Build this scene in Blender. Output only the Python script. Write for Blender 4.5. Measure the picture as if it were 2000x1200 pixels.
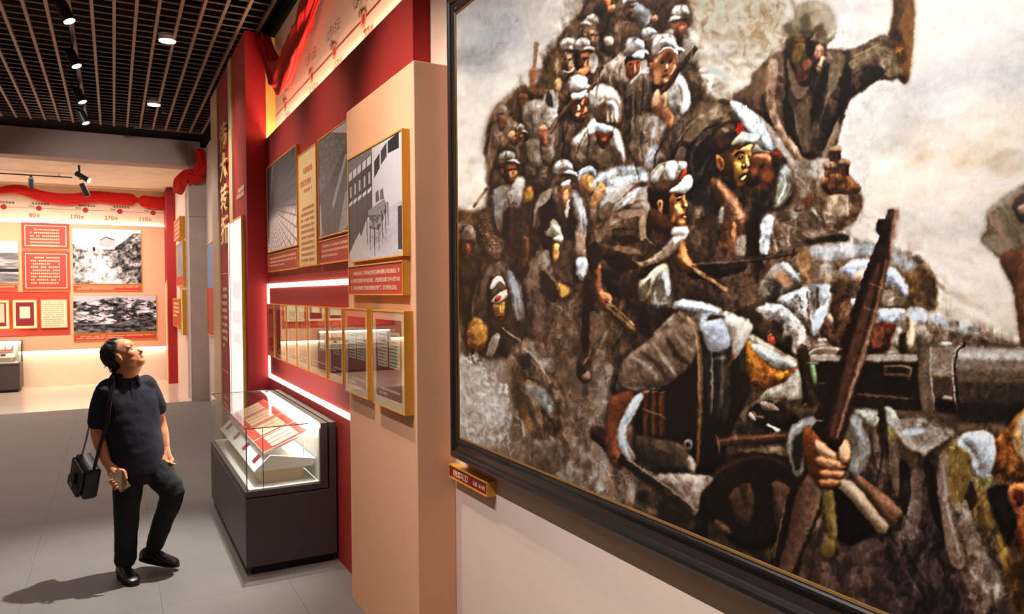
import bpy, bmesh, math, random
import numpy as np
from mathutils import Vector, Matrix, Quaternion

for _o in list(bpy.data.objects):
    bpy.data.objects.remove(_o)
SC = bpy.context.scene
COL = SC.collection

# ------------------------------------------------------------------ camera
FPX = 1435.0                                   # focal length in pixels of the 2000 px wide frame
cam_d = bpy.data.cameras.new('camera')
cam_d.sensor_width = 36.0
cam_d.lens = 36.0 * FPX / 2000.0
cam_d.clip_start = 0.02
cam_d.dof.use_dof = True
cam_d.dof.focus_distance = 2.6
cam_d.dof.aperture_fstop = 10.0
cam = bpy.data.objects.new('camera', cam_d)
COL.objects.link(cam)
# rows: world axes written in camera coordinates (x right, y down, z forward)
_R = ((0.87911024, -0.01659304, 0.47632957), (-0.47656273, -0.01531371, 0.87900709), (-0.00729102, -0.99974505, -0.02137006))
_m = Matrix([(r[0], -r[1], -r[2], 0) for r in _R] + [(0, 0, 0, 1)])
_m.translation = (0.0, 0.0, 2.0)
cam.matrix_world = _m
SC.camera = cam
SC.cycles.max_bounces = 7; SC.cycles.diffuse_bounces = 4; SC.cycles.glossy_bounces = 3; SC.cycles.transparent_max_bounces = 14

# ------------------------------------------------------------------ world, exposure
SC.view_settings.view_transform = 'Standard'
SC.view_settings.look = 'None'
SC.view_settings.exposure = 0.0
SC.view_settings.gamma = 1.0
SC.view_settings.use_curve_mapping = False
W = bpy.data.worlds.new('world')
SC.world = W
W.use_nodes = True
W.node_tree.nodes['Background'].inputs[0].default_value = (1.0, 0.86, 0.74, 1)
W.node_tree.nodes['Background'].inputs[1].default_value = 0.02

WARM = (1.0, 0.82, 0.66)
NEUT = (1.0, 0.95, 0.89)

def spot(loc, aim, watts, angle=50, blend=0.5, color=WARM, size=0.05):
    d = bpy.data.lights.new('spot_light', 'SPOT')
    d.energy = watts; d.color = color; d.spot_size = math.radians(angle); d.spot_blend = blend; d.shadow_soft_size = size
    o = bpy.data.objects.new('spot_light', d); COL.objects.link(o)
    o.location = loc
    o.rotation_euler = (Vector(aim) - Vector(loc)).to_track_quat('-Z', 'Y').to_euler()
    return o

def area(loc, aim, watts, sx, sy, color=WARM):
    d = bpy.data.lights.new('area_light', 'AREA')
    d.energy = watts; d.color = color; d.shape = 'RECTANGLE'; d.size = sx; d.size_y = sy
    o = bpy.data.objects.new('area_light', d); COL.objects.link(o)
    o.location = loc
    o.rotation_euler = (Vector(aim) - Vector(loc)).to_track_quat('-Z', 'Y').to_euler()
    return o

PAINTC = (1.0, 0.965, 0.93)
# spots on the painting wall (track above the aisle)
for _y, _w in ((0.5, 320), (1.6, 330), (2.8, 330)):
    spot((-1.0, _y, 4.62), (1.5, _y - 0.1, 2.0), _w, 66, 0.9, PAINTC, 0.02)
spot((0.35, 3.6, 4.62), (1.45, 2.6, 1.2), 90, 64, 0.8, PAINTC, 0.02)
# spots on the pillar and the red wall
spot((0.15, 3.9, 4.62), (1.34, 4.1, 2.2), 300, 64, 1.0, WARM, 0.03)
spot((0.25, 5.6, 4.62), (1.45, 5.7, 2.1), 170, 66, 1.0, WARM, 0.03)
spot((0.15, 7.2, 4.62), (1.45, 7.0, 2.2), 170, 66, 1.0, WARM, 0.03)
spot((0.10, 9.3, 4.62), (1.25, 9.2, 2.5), 180, 66, 1.0, WARM, 0.03)
# the spot that throws the visitor's shadow on the floor
spot((1.02, 6.1, 4.66), (-0.10, 5.75, 0.0), 1300, 44, 0.9, NEUT, 0.03)
# general downlight over the aisle; the farthest is added fill without a fixture
for _y, _w in ((1.5, 40), (8.8, 90), (11.86, 110), (13.4, 80)):
    spot((0.55, _y, 4.70), (0.45, _y, 0), _w, 120, 0.9, NEUT, 0.06)
for _y in (3.0, 7.0, 11.0):
    spot((-2.6, _y, 4.70), (-2.6, _y, 0), 60, 130, 0.9, NEUT, 0.08)
# added spot without a fixture, brightens the beam and column at the opening
spot((-1.4, 10.8, 4.55), (0.2, 14.85, 2.9), 230, 62, 0.7, NEUT, 0.05)
# back room
for _x in (-2.4, -1.1, 0.2):
    spot((_x, 16.1, 4.1), (_x + 0.1, 18.7, 2.1), 165, 85, 0.9, WARM, 0.05)
area((-1.6, 16.6, 4.25), (-1.6, 16.6, 0), 150, 3.6, 2.0, NEUT)  # unseen fill panel added to brighten the back room

# ------------------------------------------------------------------ helpers
def srgb(r, g, b):
    f = lambda c: (c / 255 / 12.92) if c <= 10.3 else ((c / 255 + 0.055) / 1.055) ** 2.4
    return (f(r), f(g), f(b), 1.0)

_MATS = {}
def mat(name, rgb, rough=0.6, metal=0.0, var=0.06, scale=12.0, bump=0.0, bscale=200.0, spec=0.5, coat=0.0):
    """principled material: colour with a little noise variation and optional fine bump"""
    if name in _MATS: return _MATS[name]
    m = bpy.data.materials.new(name); m.use_nodes = True
    nt = m.node_tree; p = nt.nodes['Principled BSDF']
    c = srgb(*rgb)
    p.inputs['Roughness'].default_value = rough
    p.inputs['Metallic'].default_value = metal
    p.inputs['Specular IOR Level'].default_value = spec
    p.inputs['Coat Weight'].default_value = coat
    tc = nt.nodes.new('ShaderNodeTexCoord')
    n = nt.nodes.new('ShaderNodeTexNoise'); n.inputs['Scale'].default_value = scale; n.inputs['Detail'].default_value = 6
    nt.links.new(tc.outputs['Object'], n.inputs['Vector'])
    mx = nt.nodes.new('ShaderNodeMix'); mx.data_type = 'RGBA'
    lo = tuple(max(0, v * (1 - var * 2)) for v in c[:3]) + (1,); hi = tuple(min(1, v * (1 + var * 2)) for v in c[:3]) + (1,)
    mx.inputs[6].default_value = lo; mx.inputs[7].default_value = hi
    nt.links.new(n.outputs['Fac'], mx.inputs[0]); nt.links.new(mx.outputs[2], p.inputs['Base Color'])
    if bump > 0:
        b = nt.nodes.new('ShaderNodeTexNoise'); b.inputs['Scale'].default_value = bscale; b.inputs['Detail'].default_value = 3
        nt.links.new(tc.outputs['Object'], b.inputs['Vector'])
        bp = nt.nodes.new('ShaderNodeBump'); bp.inputs['Strength'].default_value = bump; bp.inputs['Distance'].default_value = 0.002
        nt.links.new(b.outputs['Fac'], bp.inputs['Height']); nt.links.new(bp.outputs['Normal'], p.inputs['Normal'])
    _MATS[name] = m
    return m

def emat(name, rgb, strength):
    if name in _MATS: return _MATS[name]
    m = bpy.data.materials.new(name); m.use_nodes = True
    nt = m.node_tree; nt.nodes.remove(nt.nodes['Principled BSDF'])
    e = nt.nodes.new('ShaderNodeEmission'); e.inputs[0].default_value = srgb(*rgb); e.inputs[1].default_value = strength
    nt.links.new(e.outputs[0], nt.nodes['Material Output'].inputs[0])
    _MATS[name] = m
    return m

def glassmat(name, tint=(1, 1, 1), refl=1.0, rough=0.02):
    """thin clear pane: transparent, with a reflection that grows towards grazing angles"""
    if name in _MATS: return _MATS[name]
    m = bpy.data.materials.new(name); m.use_nodes = True
    nt = m.node_tree; nt.nodes.remove(nt.nodes['Principled BSDF'])
    t = nt.nodes.new('ShaderNodeBsdfTransparent'); t.inputs[0].default_value = tuple(tint) + (1,)
    g = nt.nodes.new('ShaderNodeBsdfGlossy'); g.inputs['Roughness'].default_value = rough
    lw = nt.nodes.new('ShaderNodeLayerWeight'); lw.inputs[0].default_value = 0.5
    pw = nt.nodes.new('ShaderNodeMath'); pw.operation = 'POWER'; pw.inputs[1].default_value = 4.0
    nt.links.new(lw.outputs['Facing'], pw.inputs[0])
    mu = nt.nodes.new('ShaderNodeMath'); mu.operation = 'MULTIPLY_ADD'; mu.inputs[1].default_value = 0.55 * refl; mu.inputs[2].default_value = 0.03 * refl; mu.use_clamp = True
    nt.links.new(pw.outputs[0], mu.inputs[0])
    mx = nt.nodes.new('ShaderNodeMixShader')
    nt.links.new(mu.outputs[0], mx.inputs[0]); nt.links.new(t.outputs[0], mx.inputs[1]); nt.links.new(g.outputs[0], mx.inputs[2])
    nt.links.new(mx.outputs[0], nt.nodes['Material Output'].inputs[0])
    _MATS[name] = m
    return m

class MB:
    """collects geometry in world metres; build() links it as one mesh object"""
    def __init__(s): s.v = []; s.f = []
    def quad(s, a, b, c, d):
        i = len(s.v); s.v += [a, b, c, d]; s.f.append((i, i + 1, i + 2, i + 3)); return s
    def poly(s, pts):
        i = len(s.v); s.v += list(pts); s.f.append(tuple(range(i, i + len(pts)))); return s
    def box(s, x0, x1, y0, y1, z0, z1):
        x0, x1 = min(x0, x1), max(x0, x1); y0, y1 = min(y0, y1), max(y0, y1); z0, z1 = min(z0, z1), max(z0, z1)
        i = len(s.v)
        s.v += [(x0, y0, z0), (x1, y0, z0), (x1, y1, z0), (x0, y1, z0), (x0, y0, z1), (x1, y0, z1), (x1, y1, z1), (x0, y1, z1)]
        s.f += [(i, i + 3, i + 2, i + 1), (i + 4, i + 5, i + 6, i + 7), (i, i + 1, i + 5, i + 4), (i + 1, i + 2, i + 6, i + 5), (i + 2, i + 3, i + 7, i + 6), (i + 3, i, i + 4, i + 7)]
        return s
    def hexa(s, p):
        """box from 8 points: bottom ring 0-3, top ring 4-7"""
        i = len(s.v); s.v += [tuple(q) for q in p]
        s.f += [(i, i + 3, i + 2, i + 1), (i + 4, i + 5, i + 6, i + 7), (i, i + 1, i + 5, i + 4), (i + 1, i + 2, i + 6, i + 5), (i + 2, i + 3, i + 7, i + 6), (i + 3, i, i + 4, i + 7)]
        return s
    def tube(s, pts, r, n=10, cap=True, r1=None):
        pts = [Vector(p) for p in pts]; rs = r if isinstance(r, (list, tuple)) else [r] * len(pts)
        base = len(s.v); prev = None
        for k, p in enumerate(pts):
            t = (pts[min(k + 1, len(pts) - 1)] - pts[max(k - 1, 0)]).normalized()
            if prev is None:
                a = t.orthogonal().normalized()
            else:
                a = (prev - t * prev.dot(t)).normalized()
            prev = a; b = t.cross(a)
            for j in range(n):
                an = 2 * math.pi * j / n
                q = p + (a * math.cos(an) + b * math.sin(an)) * rs[k]
                s.v.append(tuple(q))
        for k in range(len(pts) - 1):
            for j in range(n):
                a0 = base + k * n + j; a1 = base + k * n + (j + 1) % n
                s.f.append((a0, a1, a1 + n, a0 + n))
        if cap:
            s.f.append(tuple(base + j for j in range(n))[::-1]); e = base + (len(pts) - 1) * n
            s.f.append(tuple(e + j for j in range(n)))
        return s
    def add(s, verts, faces):
        i = len(s.v); s.v += [tuple(v) for v in verts]; s.f += [tuple(k + i for k in f) for f in faces]; return s
    def build(s, name, material, parent=None, origin=None, smooth=False, bevel=0.0):
        me = bpy.data.meshes.new(name)
        o = bpy.data.objects.new(name, me); COL.objects.link(o)
        if parent is not None:
            off = wloc(parent); o.parent = parent
        else:
            if origin is None:
                a = np.array(s.v, float); origin = ((a[:, 0].min() + a[:, 0].max()) / 2, (a[:, 1].min() + a[:, 1].max()) / 2, a[:, 2].min())
            off = Vector(origin); o.location = off
        me.from_pydata([(v[0] - off[0], v[1] - off[1], v[2] - off[2]) for v in s.v], [], s.f)
        me.materials.append(material)
        if smooth: me.shade_smooth()
        if bevel > 0:
            md = o.modifiers.new('bevel', 'BEVEL'); md.width = bevel; md.segments = 2; md.limit_method = 'ANGLE'; md.angle_limit = 0.7
        me.update()
        return o

def wloc(o):
    v = Vector((0, 0, 0))
    while o is not None:
        v += o.location; o = o.parent
    return v

def tag(o, label=None, cat=None, group=None, kind=None):
    if label: o['label'] = label
    if cat: o['category'] = cat
    if group: o['group'] = group
    if kind: o['kind'] = kind
    return o

def thing(name, loc, label, cat, group=None, kind=None):
    o = bpy.data.objects.new(name, None); COL.objects.link(o); o.location = loc; o.empty_display_size = 0.1
    return tag(o, label, cat, group, kind)

class Fr:
    """a wall frame: local u (viewer's right), v (up), w (out of the wall) to world"""
    def __init__(s, kind, d): s.k = kind; s.d = d
    def p(s, u, v, w=0.0):
        if s.k == 'R': return (s.d - w, -u, v)          # right wall, faces -X; u = -Y
        if s.k == 'B': return (u, s.d - w, v)           # back wall, faces -Y; u = X
    def box(s, mb, u0, u1, v0, v1, w0, w1):
        a = s.p(u0, v0, w0); b = s.p(u1, v1, w1)
        return mb.box(a[0], b[0], a[1], b[1], a[2], b[2])
    def rot(s):
        if s.k == 'R': return Matrix(((0, 0, -1), (-1, 0, 0), (0, 1, 0)))
        return Matrix(((1, 0, 0), (0, 0, -1), (0, 1, 0)))

def border(F, mb, u0, u1, v0, v1, w0, w1, t):
    F.box(mb, u0, u1, v0, v0 + t, w0, w1); F.box(mb, u0, u1, v1 - t, v1, w0, w1)
    F.box(mb, u0, u0 + t, v0 + t, v1 - t, w0, w1); F.box(mb, u1 - t, u1, v0 + t, v1 - t, w0, w1)
    return mb

def text(F, s, u, v, w, size, material, parent, name='lettering', align='LEFT', depth=0.0, spacing=1.0, line=1.0, sx=1.0, bold=0.0):
    """flat or raised lettering set on a wall frame, as a mesh part"""
    cu = bpy.data.curves.new('t', 'FONT'); cu.body = s; cu.size = size; cu.align_x = align; cu.align_y = 'BOTTOM_BASELINE' if '\n' not in s else 'TOP_BASELINE'
    cu.space_character = spacing; cu.space_line = line; cu.resolution_u = 2; cu.extrude = depth; cu.offset = bold
    to = bpy.data.objects.new('t', cu); COL.objects.link(to)
    bpy.context.view_layer.update()
    me = bpy.data.meshes.new_from_object(to.evaluated_get(bpy.context.evaluated_depsgraph_get()))
    bpy.data.objects.remove(to); bpy.data.curves.remove(cu)
    off = wloc(parent); pos = Vector(F.p(u, v, w + depth)) - off
    M = Matrix.Translation(pos) @ F.rot().to_4x4() @ Matrix.Diagonal((sx, 1, 1, 1))
    me.transform(M)
    me.name = name; me.materials.clear(); me.materials.append(material)
    o = bpy.data.objects.new(name, me); COL.objects.link(o); o.parent = parent
    if len(s) > 1: o['kind'] = 'stuff'
    return o

def scribble(F, u0, u1, v1, rows, h, gap, w, material, parent, seed, name='printed_text', last=0.6, lasts=None):
    """rows of small print too fine to read: each character a handful of short strokes"""
    rnd = random.Random(seed); mb = MB()
    for r in range(rows):
        vt = v1 - r * (h + gap); ue = u1 if r < rows - 1 else u0 + (u1 - u0) * last
        if lasts: ue = u0 + (u1 - u0) * lasts[r]
        u = u0 + (h * 2 if r == 0 else 0)
        while u + h * 0.9 <= ue:
            cw = h * 0.86
            if rnd.random() < 0.93:
                for k in range(3):
                    y = vt - h * (0.08 + 0.84 * (k + 0.3 * rnd.random()) / 3.0)
                    a = rnd.random() * 0.25
                    F.box(mb, u + cw * a, u + cw * (1 - rnd.random() * 0.2), y - h * 0.16, y, w, w + 0.0006)
                for q in (0.1, 0.55):
                    x = u + cw * (q + 0.3 * rnd.random())
                    F.box(mb, x, x + cw * 0.14, vt - h, vt - h * rnd.random() * 0.2, w, w + 0.0007)
            u += h
    if not mb.v: return None
    return tag(mb.build(name, material, parent), kind='stuff')

def picture(F, u0, u1, v0, v1, w, img, name, parent):
    """a printed photograph: a fine sheet whose vertices carry the printed tones (img: rows x cols x 3, sRGB 0-1, row 0 on top)"""
    H_, W_ = img.shape[:2]
    us = np.linspace(u0, u1, W_); vs = np.linspace(v1, v0, H_)
    U, V = np.meshgrid(us, vs)
    off = wloc(parent)
    if F.k == 'R': P = np.stack([np.full_like(U, F.d - w) - off[0], -U - off[1], V - off[2]], -1)
    else: P = np.stack([U - off[0], np.full_like(U, F.d - w) - off[1], V - off[2]], -1)
    return gridmesh(name, P, img, printmat('photo_print', 0.45, 0.0), parent)

def gridmesh(name, P, img, material, parent):
    H_, W_ = P.shape[:2]
    idx = np.arange(H_ * W_).reshape(H_, W_)
    q = np.stack([idx[1:, :-1], idx[1:, 1:], idx[:-1, 1:], idx[:-1, :-1]], -1).reshape(-1)
    me = bpy.data.meshes.new(name)
    n = (H_ - 1) * (W_ - 1)
    me.vertices.add(H_ * W_); me.vertices.foreach_set('co', P.reshape(-1).astype(np.float32))
    me.loops.add(n * 4); me.loops.foreach_set('vertex_index', q.astype(np.int32))
    me.polygons.add(n); me.polygons.foreach_set('loop_start', np.arange(0, n * 4, 4, dtype=np.int32))
    me.update(calc_edges=True)
    lin = np.where(img <= 0.04045, img / 12.92, ((np.clip(img, 0, 1) + 0.055) / 1.055) ** 2.4)
    ca = me.color_attributes.new('paint', 'FLOAT_COLOR', 'POINT')
    rgba = np.ones((H_ * W_, 4), np.float32); rgba[:, :3] = lin.reshape(-1, 3)
    ca.data.foreach_set('color', rgba.reshape(-1))
    me.materials.append(material)
    o = bpy.data.objects.new(name, me); COL.objects.link(o); o.parent = parent
    return o

def printmat(name, rough, bump):
    if name in _MATS: return _MATS[name]
    m = bpy.data.materials.new(name); m.use_nodes = True
    nt = m.node_tree; p = nt.nodes['Principled BSDF']
    a = nt.nodes.new('ShaderNodeVertexColor'); a.layer_name = 'paint'
    tc = nt.nodes.new('ShaderNodeTexCoord')
    n = nt.nodes.new('ShaderNodeTexNoise'); n.inputs['Scale'].default_value = 420; n.inputs['Detail'].default_value = 2
    nt.links.new(tc.outputs['Object'], n.inputs['Vector'])
    mr = nt.nodes.new('ShaderNodeMapRange'); mr.inputs['To Min'].default_value = 0.82; mr.inputs['To Max'].default_value = 1.18
    nt.links.new(n.outputs['Fac'], mr.inputs['Value'])
    vm = nt.nodes.new('ShaderNodeVectorMath'); vm.operation = 'SCALE'
    nt.links.new(a.outputs['Color'], vm.inputs[0]); nt.links.new(mr.outputs[0], vm.inputs['Scale'])
    nt.links.new(vm.outputs[0], p.inputs['Base Color'])
    p.inputs['Roughness'].default_value = rough
    p.inputs['Specular IOR Level'].default_value = 0.25
    if bump:
        b1 = nt.nodes.new('ShaderNodeTexNoise'); b1.inputs['Scale'].default_value = 55; b1.inputs['Detail'].default_value = 8; b1.inputs['Roughness'].default_value = 0.65
        nt.links.new(tc.outputs['Object'], b1.inputs['Vector'])
        bp = nt.nodes.new('ShaderNodeBump'); bp.inputs['Strength'].default_value = bump; bp.inputs['Distance'].default_value = 0.004
        nt.links.new(b1.outputs['Fac'], bp.inputs['Height']); nt.links.new(bp.outputs['Normal'], p.inputs['Normal'])
    _MATS[name] = m
    return m

# ------------------------------------------------------------------ numpy picture tools (fractal noise, soft shapes)
def _vnoise(H_, W_, cy, cx, rng):
    """smooth value noise with cells of cy x cx samples"""
    gy = int(H_ / cy) + 3; gx = int(W_ / cx) + 3
    g = rng.random((gy, gx))
    y = np.arange(H_) / cy; x = np.arange(W_) / cx
    yi = y.astype(int); xi = x.astype(int); fy = y - yi; fx = x - xi
    fy = fy * fy * (3 - 2 * fy); fx = fx * fx * (3 - 2 * fx)
    a = g[yi][:, xi]; b = g[yi][:, xi + 1]; c = g[yi + 1][:, xi]; d = g[yi + 1][:, xi + 1]
    fy = fy[:, None]; fx = fx[None]
    return (a * (1 - fx) + b * fx) * (1 - fy) + (c * (1 - fx) + d * fx) * fy

def fnoise(H_, W_, cy, cx, rng, octs=5, gain=0.55):
    o = np.zeros((H_, W_)); a = 1.0; t = 0.0
    for k in range(octs):
        o += a * _vnoise(H_, W_, max(cy, 1.01), max(cx, 1.01), rng); t += a; a *= gain; cy /= 2; cx /= 2
        if min(cy, cx) < 1: break
    return o / t

def smooth01(x, a, b):
    t = np.clip((x - a) / (b - a), 0, 1); return t * t * (3 - 2 * t)
# ------------------------------------------------------------------ materials
M_RED = mat('red_wall_fabric', (172, 42, 38), 0.75, var=0.05, scale=40, bump=0.25, bscale=600)
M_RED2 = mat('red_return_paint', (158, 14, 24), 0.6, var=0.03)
M_PINK = mat('pink_wall_fabric', (238, 180, 142), 0.85, var=0.03, scale=60, bump=0.3, bscale=700)
M_WHITE = mat('white_wall_paint', (232, 206, 190), 0.85, var=0.02, scale=8, bump=0.15, bscale=500)
M_CREAM = mat('cream_wall_print', (238, 214, 188), 0.8, var=0.05, scale=3)
M_BLACK = mat('black_ceiling', (9, 8, 8), 0.9, spec=0.1)
M_BARS = mat('grid_bar_metal', (122, 98, 86), 0.5, var=0.08, scale=6)
M_BEAM = mat('grey_beam_plaster', (176, 156, 148), 0.85, var=0.03)
M_CONC = mat('concrete_column', (190, 172, 162), 0.8, var=0.12, scale=3.5, bump=0.2, bscale=60)
M_TILE = mat('dark_floor_tile', (122, 117, 114), 0.62, var=0.07, scale=2.5, bump=0.06, bscale=300, spec=0.22)
M_GROUT = mat('floor_grout', (84, 83, 84), 0.8)
M_TILE2 = mat('pale_floor_tile', (222, 200, 178), 0.2, var=0.04, scale=2.0)
M_GOLD = mat('gold_frame_metal', (226, 162, 50), 0.4, metal=0.1, var=0.04, scale=20)
M_GOLDL = mat('gilt_lettering', (232, 196, 128), 0.4, metal=0.2, var=0.05)
M_WOOD = mat('pale_wood_strip', (214, 184, 142), 0.5, var=0.08, scale=15)
M_DARK = mat('grey_case_metal', (78, 70, 70), 0.5, var=0.04, scale=80)
M_DARKER = mat('black_plinth', (26, 24, 24), 0.6)
M_LAMP = mat('black_lamp_metal', (18, 17, 17), 0.45)
M_WBOARD = mat('white_board', (240, 236, 230), 0.6, var=0.02)
M_CREAMB = mat('cream_block_fabric', (225, 208, 180), 0.85, var=0.05, scale=90, bump=0.2)
M_CAPTION = mat('red_caption_print', (196, 62, 46), 0.6, var=0.03)
M_PAPER = mat('cream_paper', (238, 222, 184), 0.75, var=0.05, scale=30)
M_OLDPAPER = mat('aged_paper', (206, 192, 160), 0.8, var=0.12, scale=60)
M_CREAMPANEL = mat('cream_text_panel', (246, 214, 156), 0.7, var=0.03)
M_INK_R = mat('red_ink', (196, 84, 48), 0.7, var=0.0)
M_INK_C = mat('cream_ink', (250, 222, 180), 0.7, var=0.0)
M_INK_G = mat('grey_ink', (92, 70, 60), 0.7, var=0.0)
M_DOTR = mat('red_dot_print', (176, 42, 30), 0.7, var=0.0)
M_DOTH = mat('pink_dot_ring', (232, 152, 122), 0.7, var=0.0)
M_MATBOARD = mat('cream_mat_board', (244, 220, 176), 0.7, var=0.02)
M_MAROON = mat('maroon_backing', (138, 22, 34), 0.6, var=0.05)
M_RULE = mat('brown_ink_rule', (120, 104, 80), 0.8)
M_SILK = mat('red_silk', (200, 26, 16), 0.7, var=0.12, scale=9, bump=0.3, bscale=30, spec=0.25)
M_GLASS = glassmat('clear_glass', (0.97, 0.99, 0.98), 1.0, 0.015)
M_FGLASS = glassmat('picture_glass', (0.98, 0.98, 0.98), 1.6, 0.02)
M_GEDGE = mat('glass_edge', (40, 74, 74), 0.2)
M_LED = emat('led_warm', (255, 230, 198), 15.0)
M_LEDC = emat('cove_led', (255, 230, 190), 130.0)
M_LEDW = emat('led_white', (255, 238, 212), 6.0)
M_LENS = emat('lamp_lens', (255, 232, 196), 18.0)

# ------------------------------------------------------------------ floor
floor = MB().box(-6, 1.9, -4, 14.85, -0.15, -0.006).build('floor', M_GROUT)
tag(floor, 'dark grey stone tile floor of the main gallery', None, kind='structure')
_t = MB().box(-0.3993, 0.3993, -0.3993, 0.3993, -0.006, 0.0).build('tile', M_TILE, floor, None)
_tm = _t.data
_tm.transform(Matrix.Translation(Vector(floor.location)))
_first = True
for i in range(10):
    for j in range(24):
        x = -6.16 + 0.4 + 0.8 * i; y = -4.03 + 0.8 * j
        if y + 0.4 > 14.85 or x + 0.4 > 1.9: continue
        o = _t if _first else _t.copy()
        if not _first: COL.objects.link(o); o.parent = floor
        _first = False
        o.location = Vector((x, y, 0)) - floor.location
MB().box(-6, 1.9, 14.77, 14.849, -0.006, 0).build('edge_tile', M_TILE, floor)
floor2 = MB().box(-6, 1.9, 14.85, 19.2, -0.15, -0.006).build('floor_back_room', M_GROUT)
tag(floor2, 'pale polished stone floor of the room beyond the opening', None, kind='structure')
_t2 = MB().box(-0.399, 0.399, -0.399, 0.399, -0.006, 0.0).build('tile', M_TILE2, floor2)
_t2.data.transform(Matrix.Translation(Vector(floor2.location)))
_first = True
for i in range(10):
    for j in range(5):
        o = _t2 if _first else _t2.copy()
        if not _first: COL.objects.link(o); o.parent = floor2
        _first = False
        o.location = Vector((-5.6 + 0.8 * i - 0.16, 15.25 + 0.8 * j, 0)) - floor2.location

# ------------------------------------------------------------------ shell
def struct(name, mb, m, label, bevel=0.0):
    o = mb.build(name, m, bevel=bevel); return tag(o, label, None, kind='structure')
struct('wall_right', MB().box(1.55, 1.9, -4, 14.85, 0, 4.84), M_WHITE, 'white painted wall that carries the large painting')
struct('wall_left', MB().box(-6.2, -6, -4, 19.2, 0, 4.84), M_WHITE, 'white side wall of the gallery out of view')
struct('wall_rear', MB().box(-6, 1.9, -4.2, -4, 0, 4.84), M_PINK, 'pink wall behind the viewer')
struct('wall_pillar', MB().box(1.34, 1.55, 3.49, 4.70, 0, 3.163), M_PINK, 'pink fabric-covered pier beside the large painting', 0.004)
redw = struct('wall_red', MB().box(1.45, 1.55, 3.783, 8.136, 0, 3.57).box(1.45, 1.464, 3.783, 8.136, 3.57, 3.64), M_RED, 'red fabric wall panel carrying photographs above the display case')
MB().box(1.4495, 1.55, 3.7795, 3.783, 3.16, 4.9).build('return_panel', M_RED2, redw)
intro = struct('wall_intro', MB().box(1.247, 1.55, 8.136, 11.02, 0, 4.75), M_RED, 'tall red title block with gilt characters')
MB().box(1.2465, 1.452, 8.132, 8.136, 0, 4.75).build('return_panel', M_RED2, intro)
MB().box(1.452, 1.55, 8.128, 8.136, 3.64, 4.75).build('niche_return', mat('warm_lit_return', (226, 178, 92), 0.7), intro)  # warm cove light is put into the yellow of this return
MB().box(1.225, 1.247, 10.33, 11.02, 0, 4.70).build('wood_strip', M_WOOD, intro)
MB().box(1.225, 1.247, 9.02, 9.28, 0, 4.72).build('wood_strip', M_WOOD, intro)
# portal to the back room
struct('trim_1', MB().box(-6, 1.247, 14.85, 15.3, 4.36, 4.84), M_BEAM, 'grey lintel beam over the opening to the back room')
col = struct('wall_column', MB().box(1.25, 1.9, 14.85, 15.35, 0, 4.84), M_CONC, 'grey concrete column beside the opening')
MB().box(1.248, 1.9, 14.848, 14.852, 3.43, 3.437).build('joint_line', M_GROUT, col)
# back room
struct('ceiling_back_room', MB().box(-6, 1.9, 15.3, 19.2, 4.36, 4.5), mat('pale_ceiling_board', (240, 222, 198), 0.6, var=0.14, scale=2.2), 'pale mottled ceiling of the back room')
bw = struct('wall_back', MB().box(-6, 1.9, 18.8, 19.2, 0, 4.36), M_CREAM, 'cream back wall with printed timeline')
bp_ = struct('wall_back_panel', MB().box(-6, 1.05, 18.7225, 18.8, 0.79, 3.55), M_PINK, 'pink raised panel covering the middle of the back wall')
MB().box(-6, 1.05, 18.77, 18.795, 3.555, 3.575).build('led_strip', M_LED, bp_)
MB().box(-6, 1.04, 18.73, 18.78, 0.745, 0.785).build('led_strip', M_LED, bp_)
struct('wall_back_side', MB().box(1.235, 1.9, 15.35, 18.8, 0, 4.36), M_WHITE, 'white side wall of the back room')
pil = struct('wall_pilaster', MB().box(1.05, 1.257, 17.95, 18.8, 0, 4.33), M_RED2, 'red pilaster at the corner of the back room')
MB().box(1.035, 1.05, 17.96, 18.1, 0, 2.3).build('gold_strip', M_GOLD, pil)
MB().box(1.03, 1.05, 18.3, 18.36, 0, 2.25).build('white_strip', M_WBOARD, pil)

# ------------------------------------------------------------------ ceiling: dark void above an open grid
ceil = struct('ceiling', MB().box(-6.2, 1.9, -4.2, 15.3, 5.7, 5.8), M_BLACK, 'black void above the open grid ceiling')
MB().box(-6.0, 1.9, 13.72, 14.85, 4.83, 5.7).build('black_border', M_BLACK, ceil)
MB().box(1.46, 1.55, -4, 14.85, 4.72, 5.7).build('black_border', M_BLACK, ceil)
MB().box(1.40, 1.43, -4, 14.0, 4.74, 5.0).build('black_border', M_BLACK, ceil)
_rx = [0.05 + 0.19 * k for k in range(-31, 8)]
for k, x in enumerate(_rx):
    if x < -5.9: continue
    MB().box(x - 0.015, x + 0.015, -3.9, 13.72, 4.75, 4.79).build('grid_runner', M_BARS, ceil)
_cb = None
for k in range(0, 93):
    y = 13.60 - 0.19 * k
    if _cb is None:
        _cb = MB().box(-5.9, 1.39, y - 0.005, y + 0.005, 4.755, 4.766).build('grid_cross_bar', M_BARS, ceil)
        y00 = y
    else:
        o = _cb.copy(); COL.objects.link(o); o.parent = ceil; o.location = _cb.location + Vector((0, y - y00, 0))
MB().box(0.35, 1.39, 13.70, 13.73, 4.75, 4.79).build('grid_end_bar', M_BARS, ceil)

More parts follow.
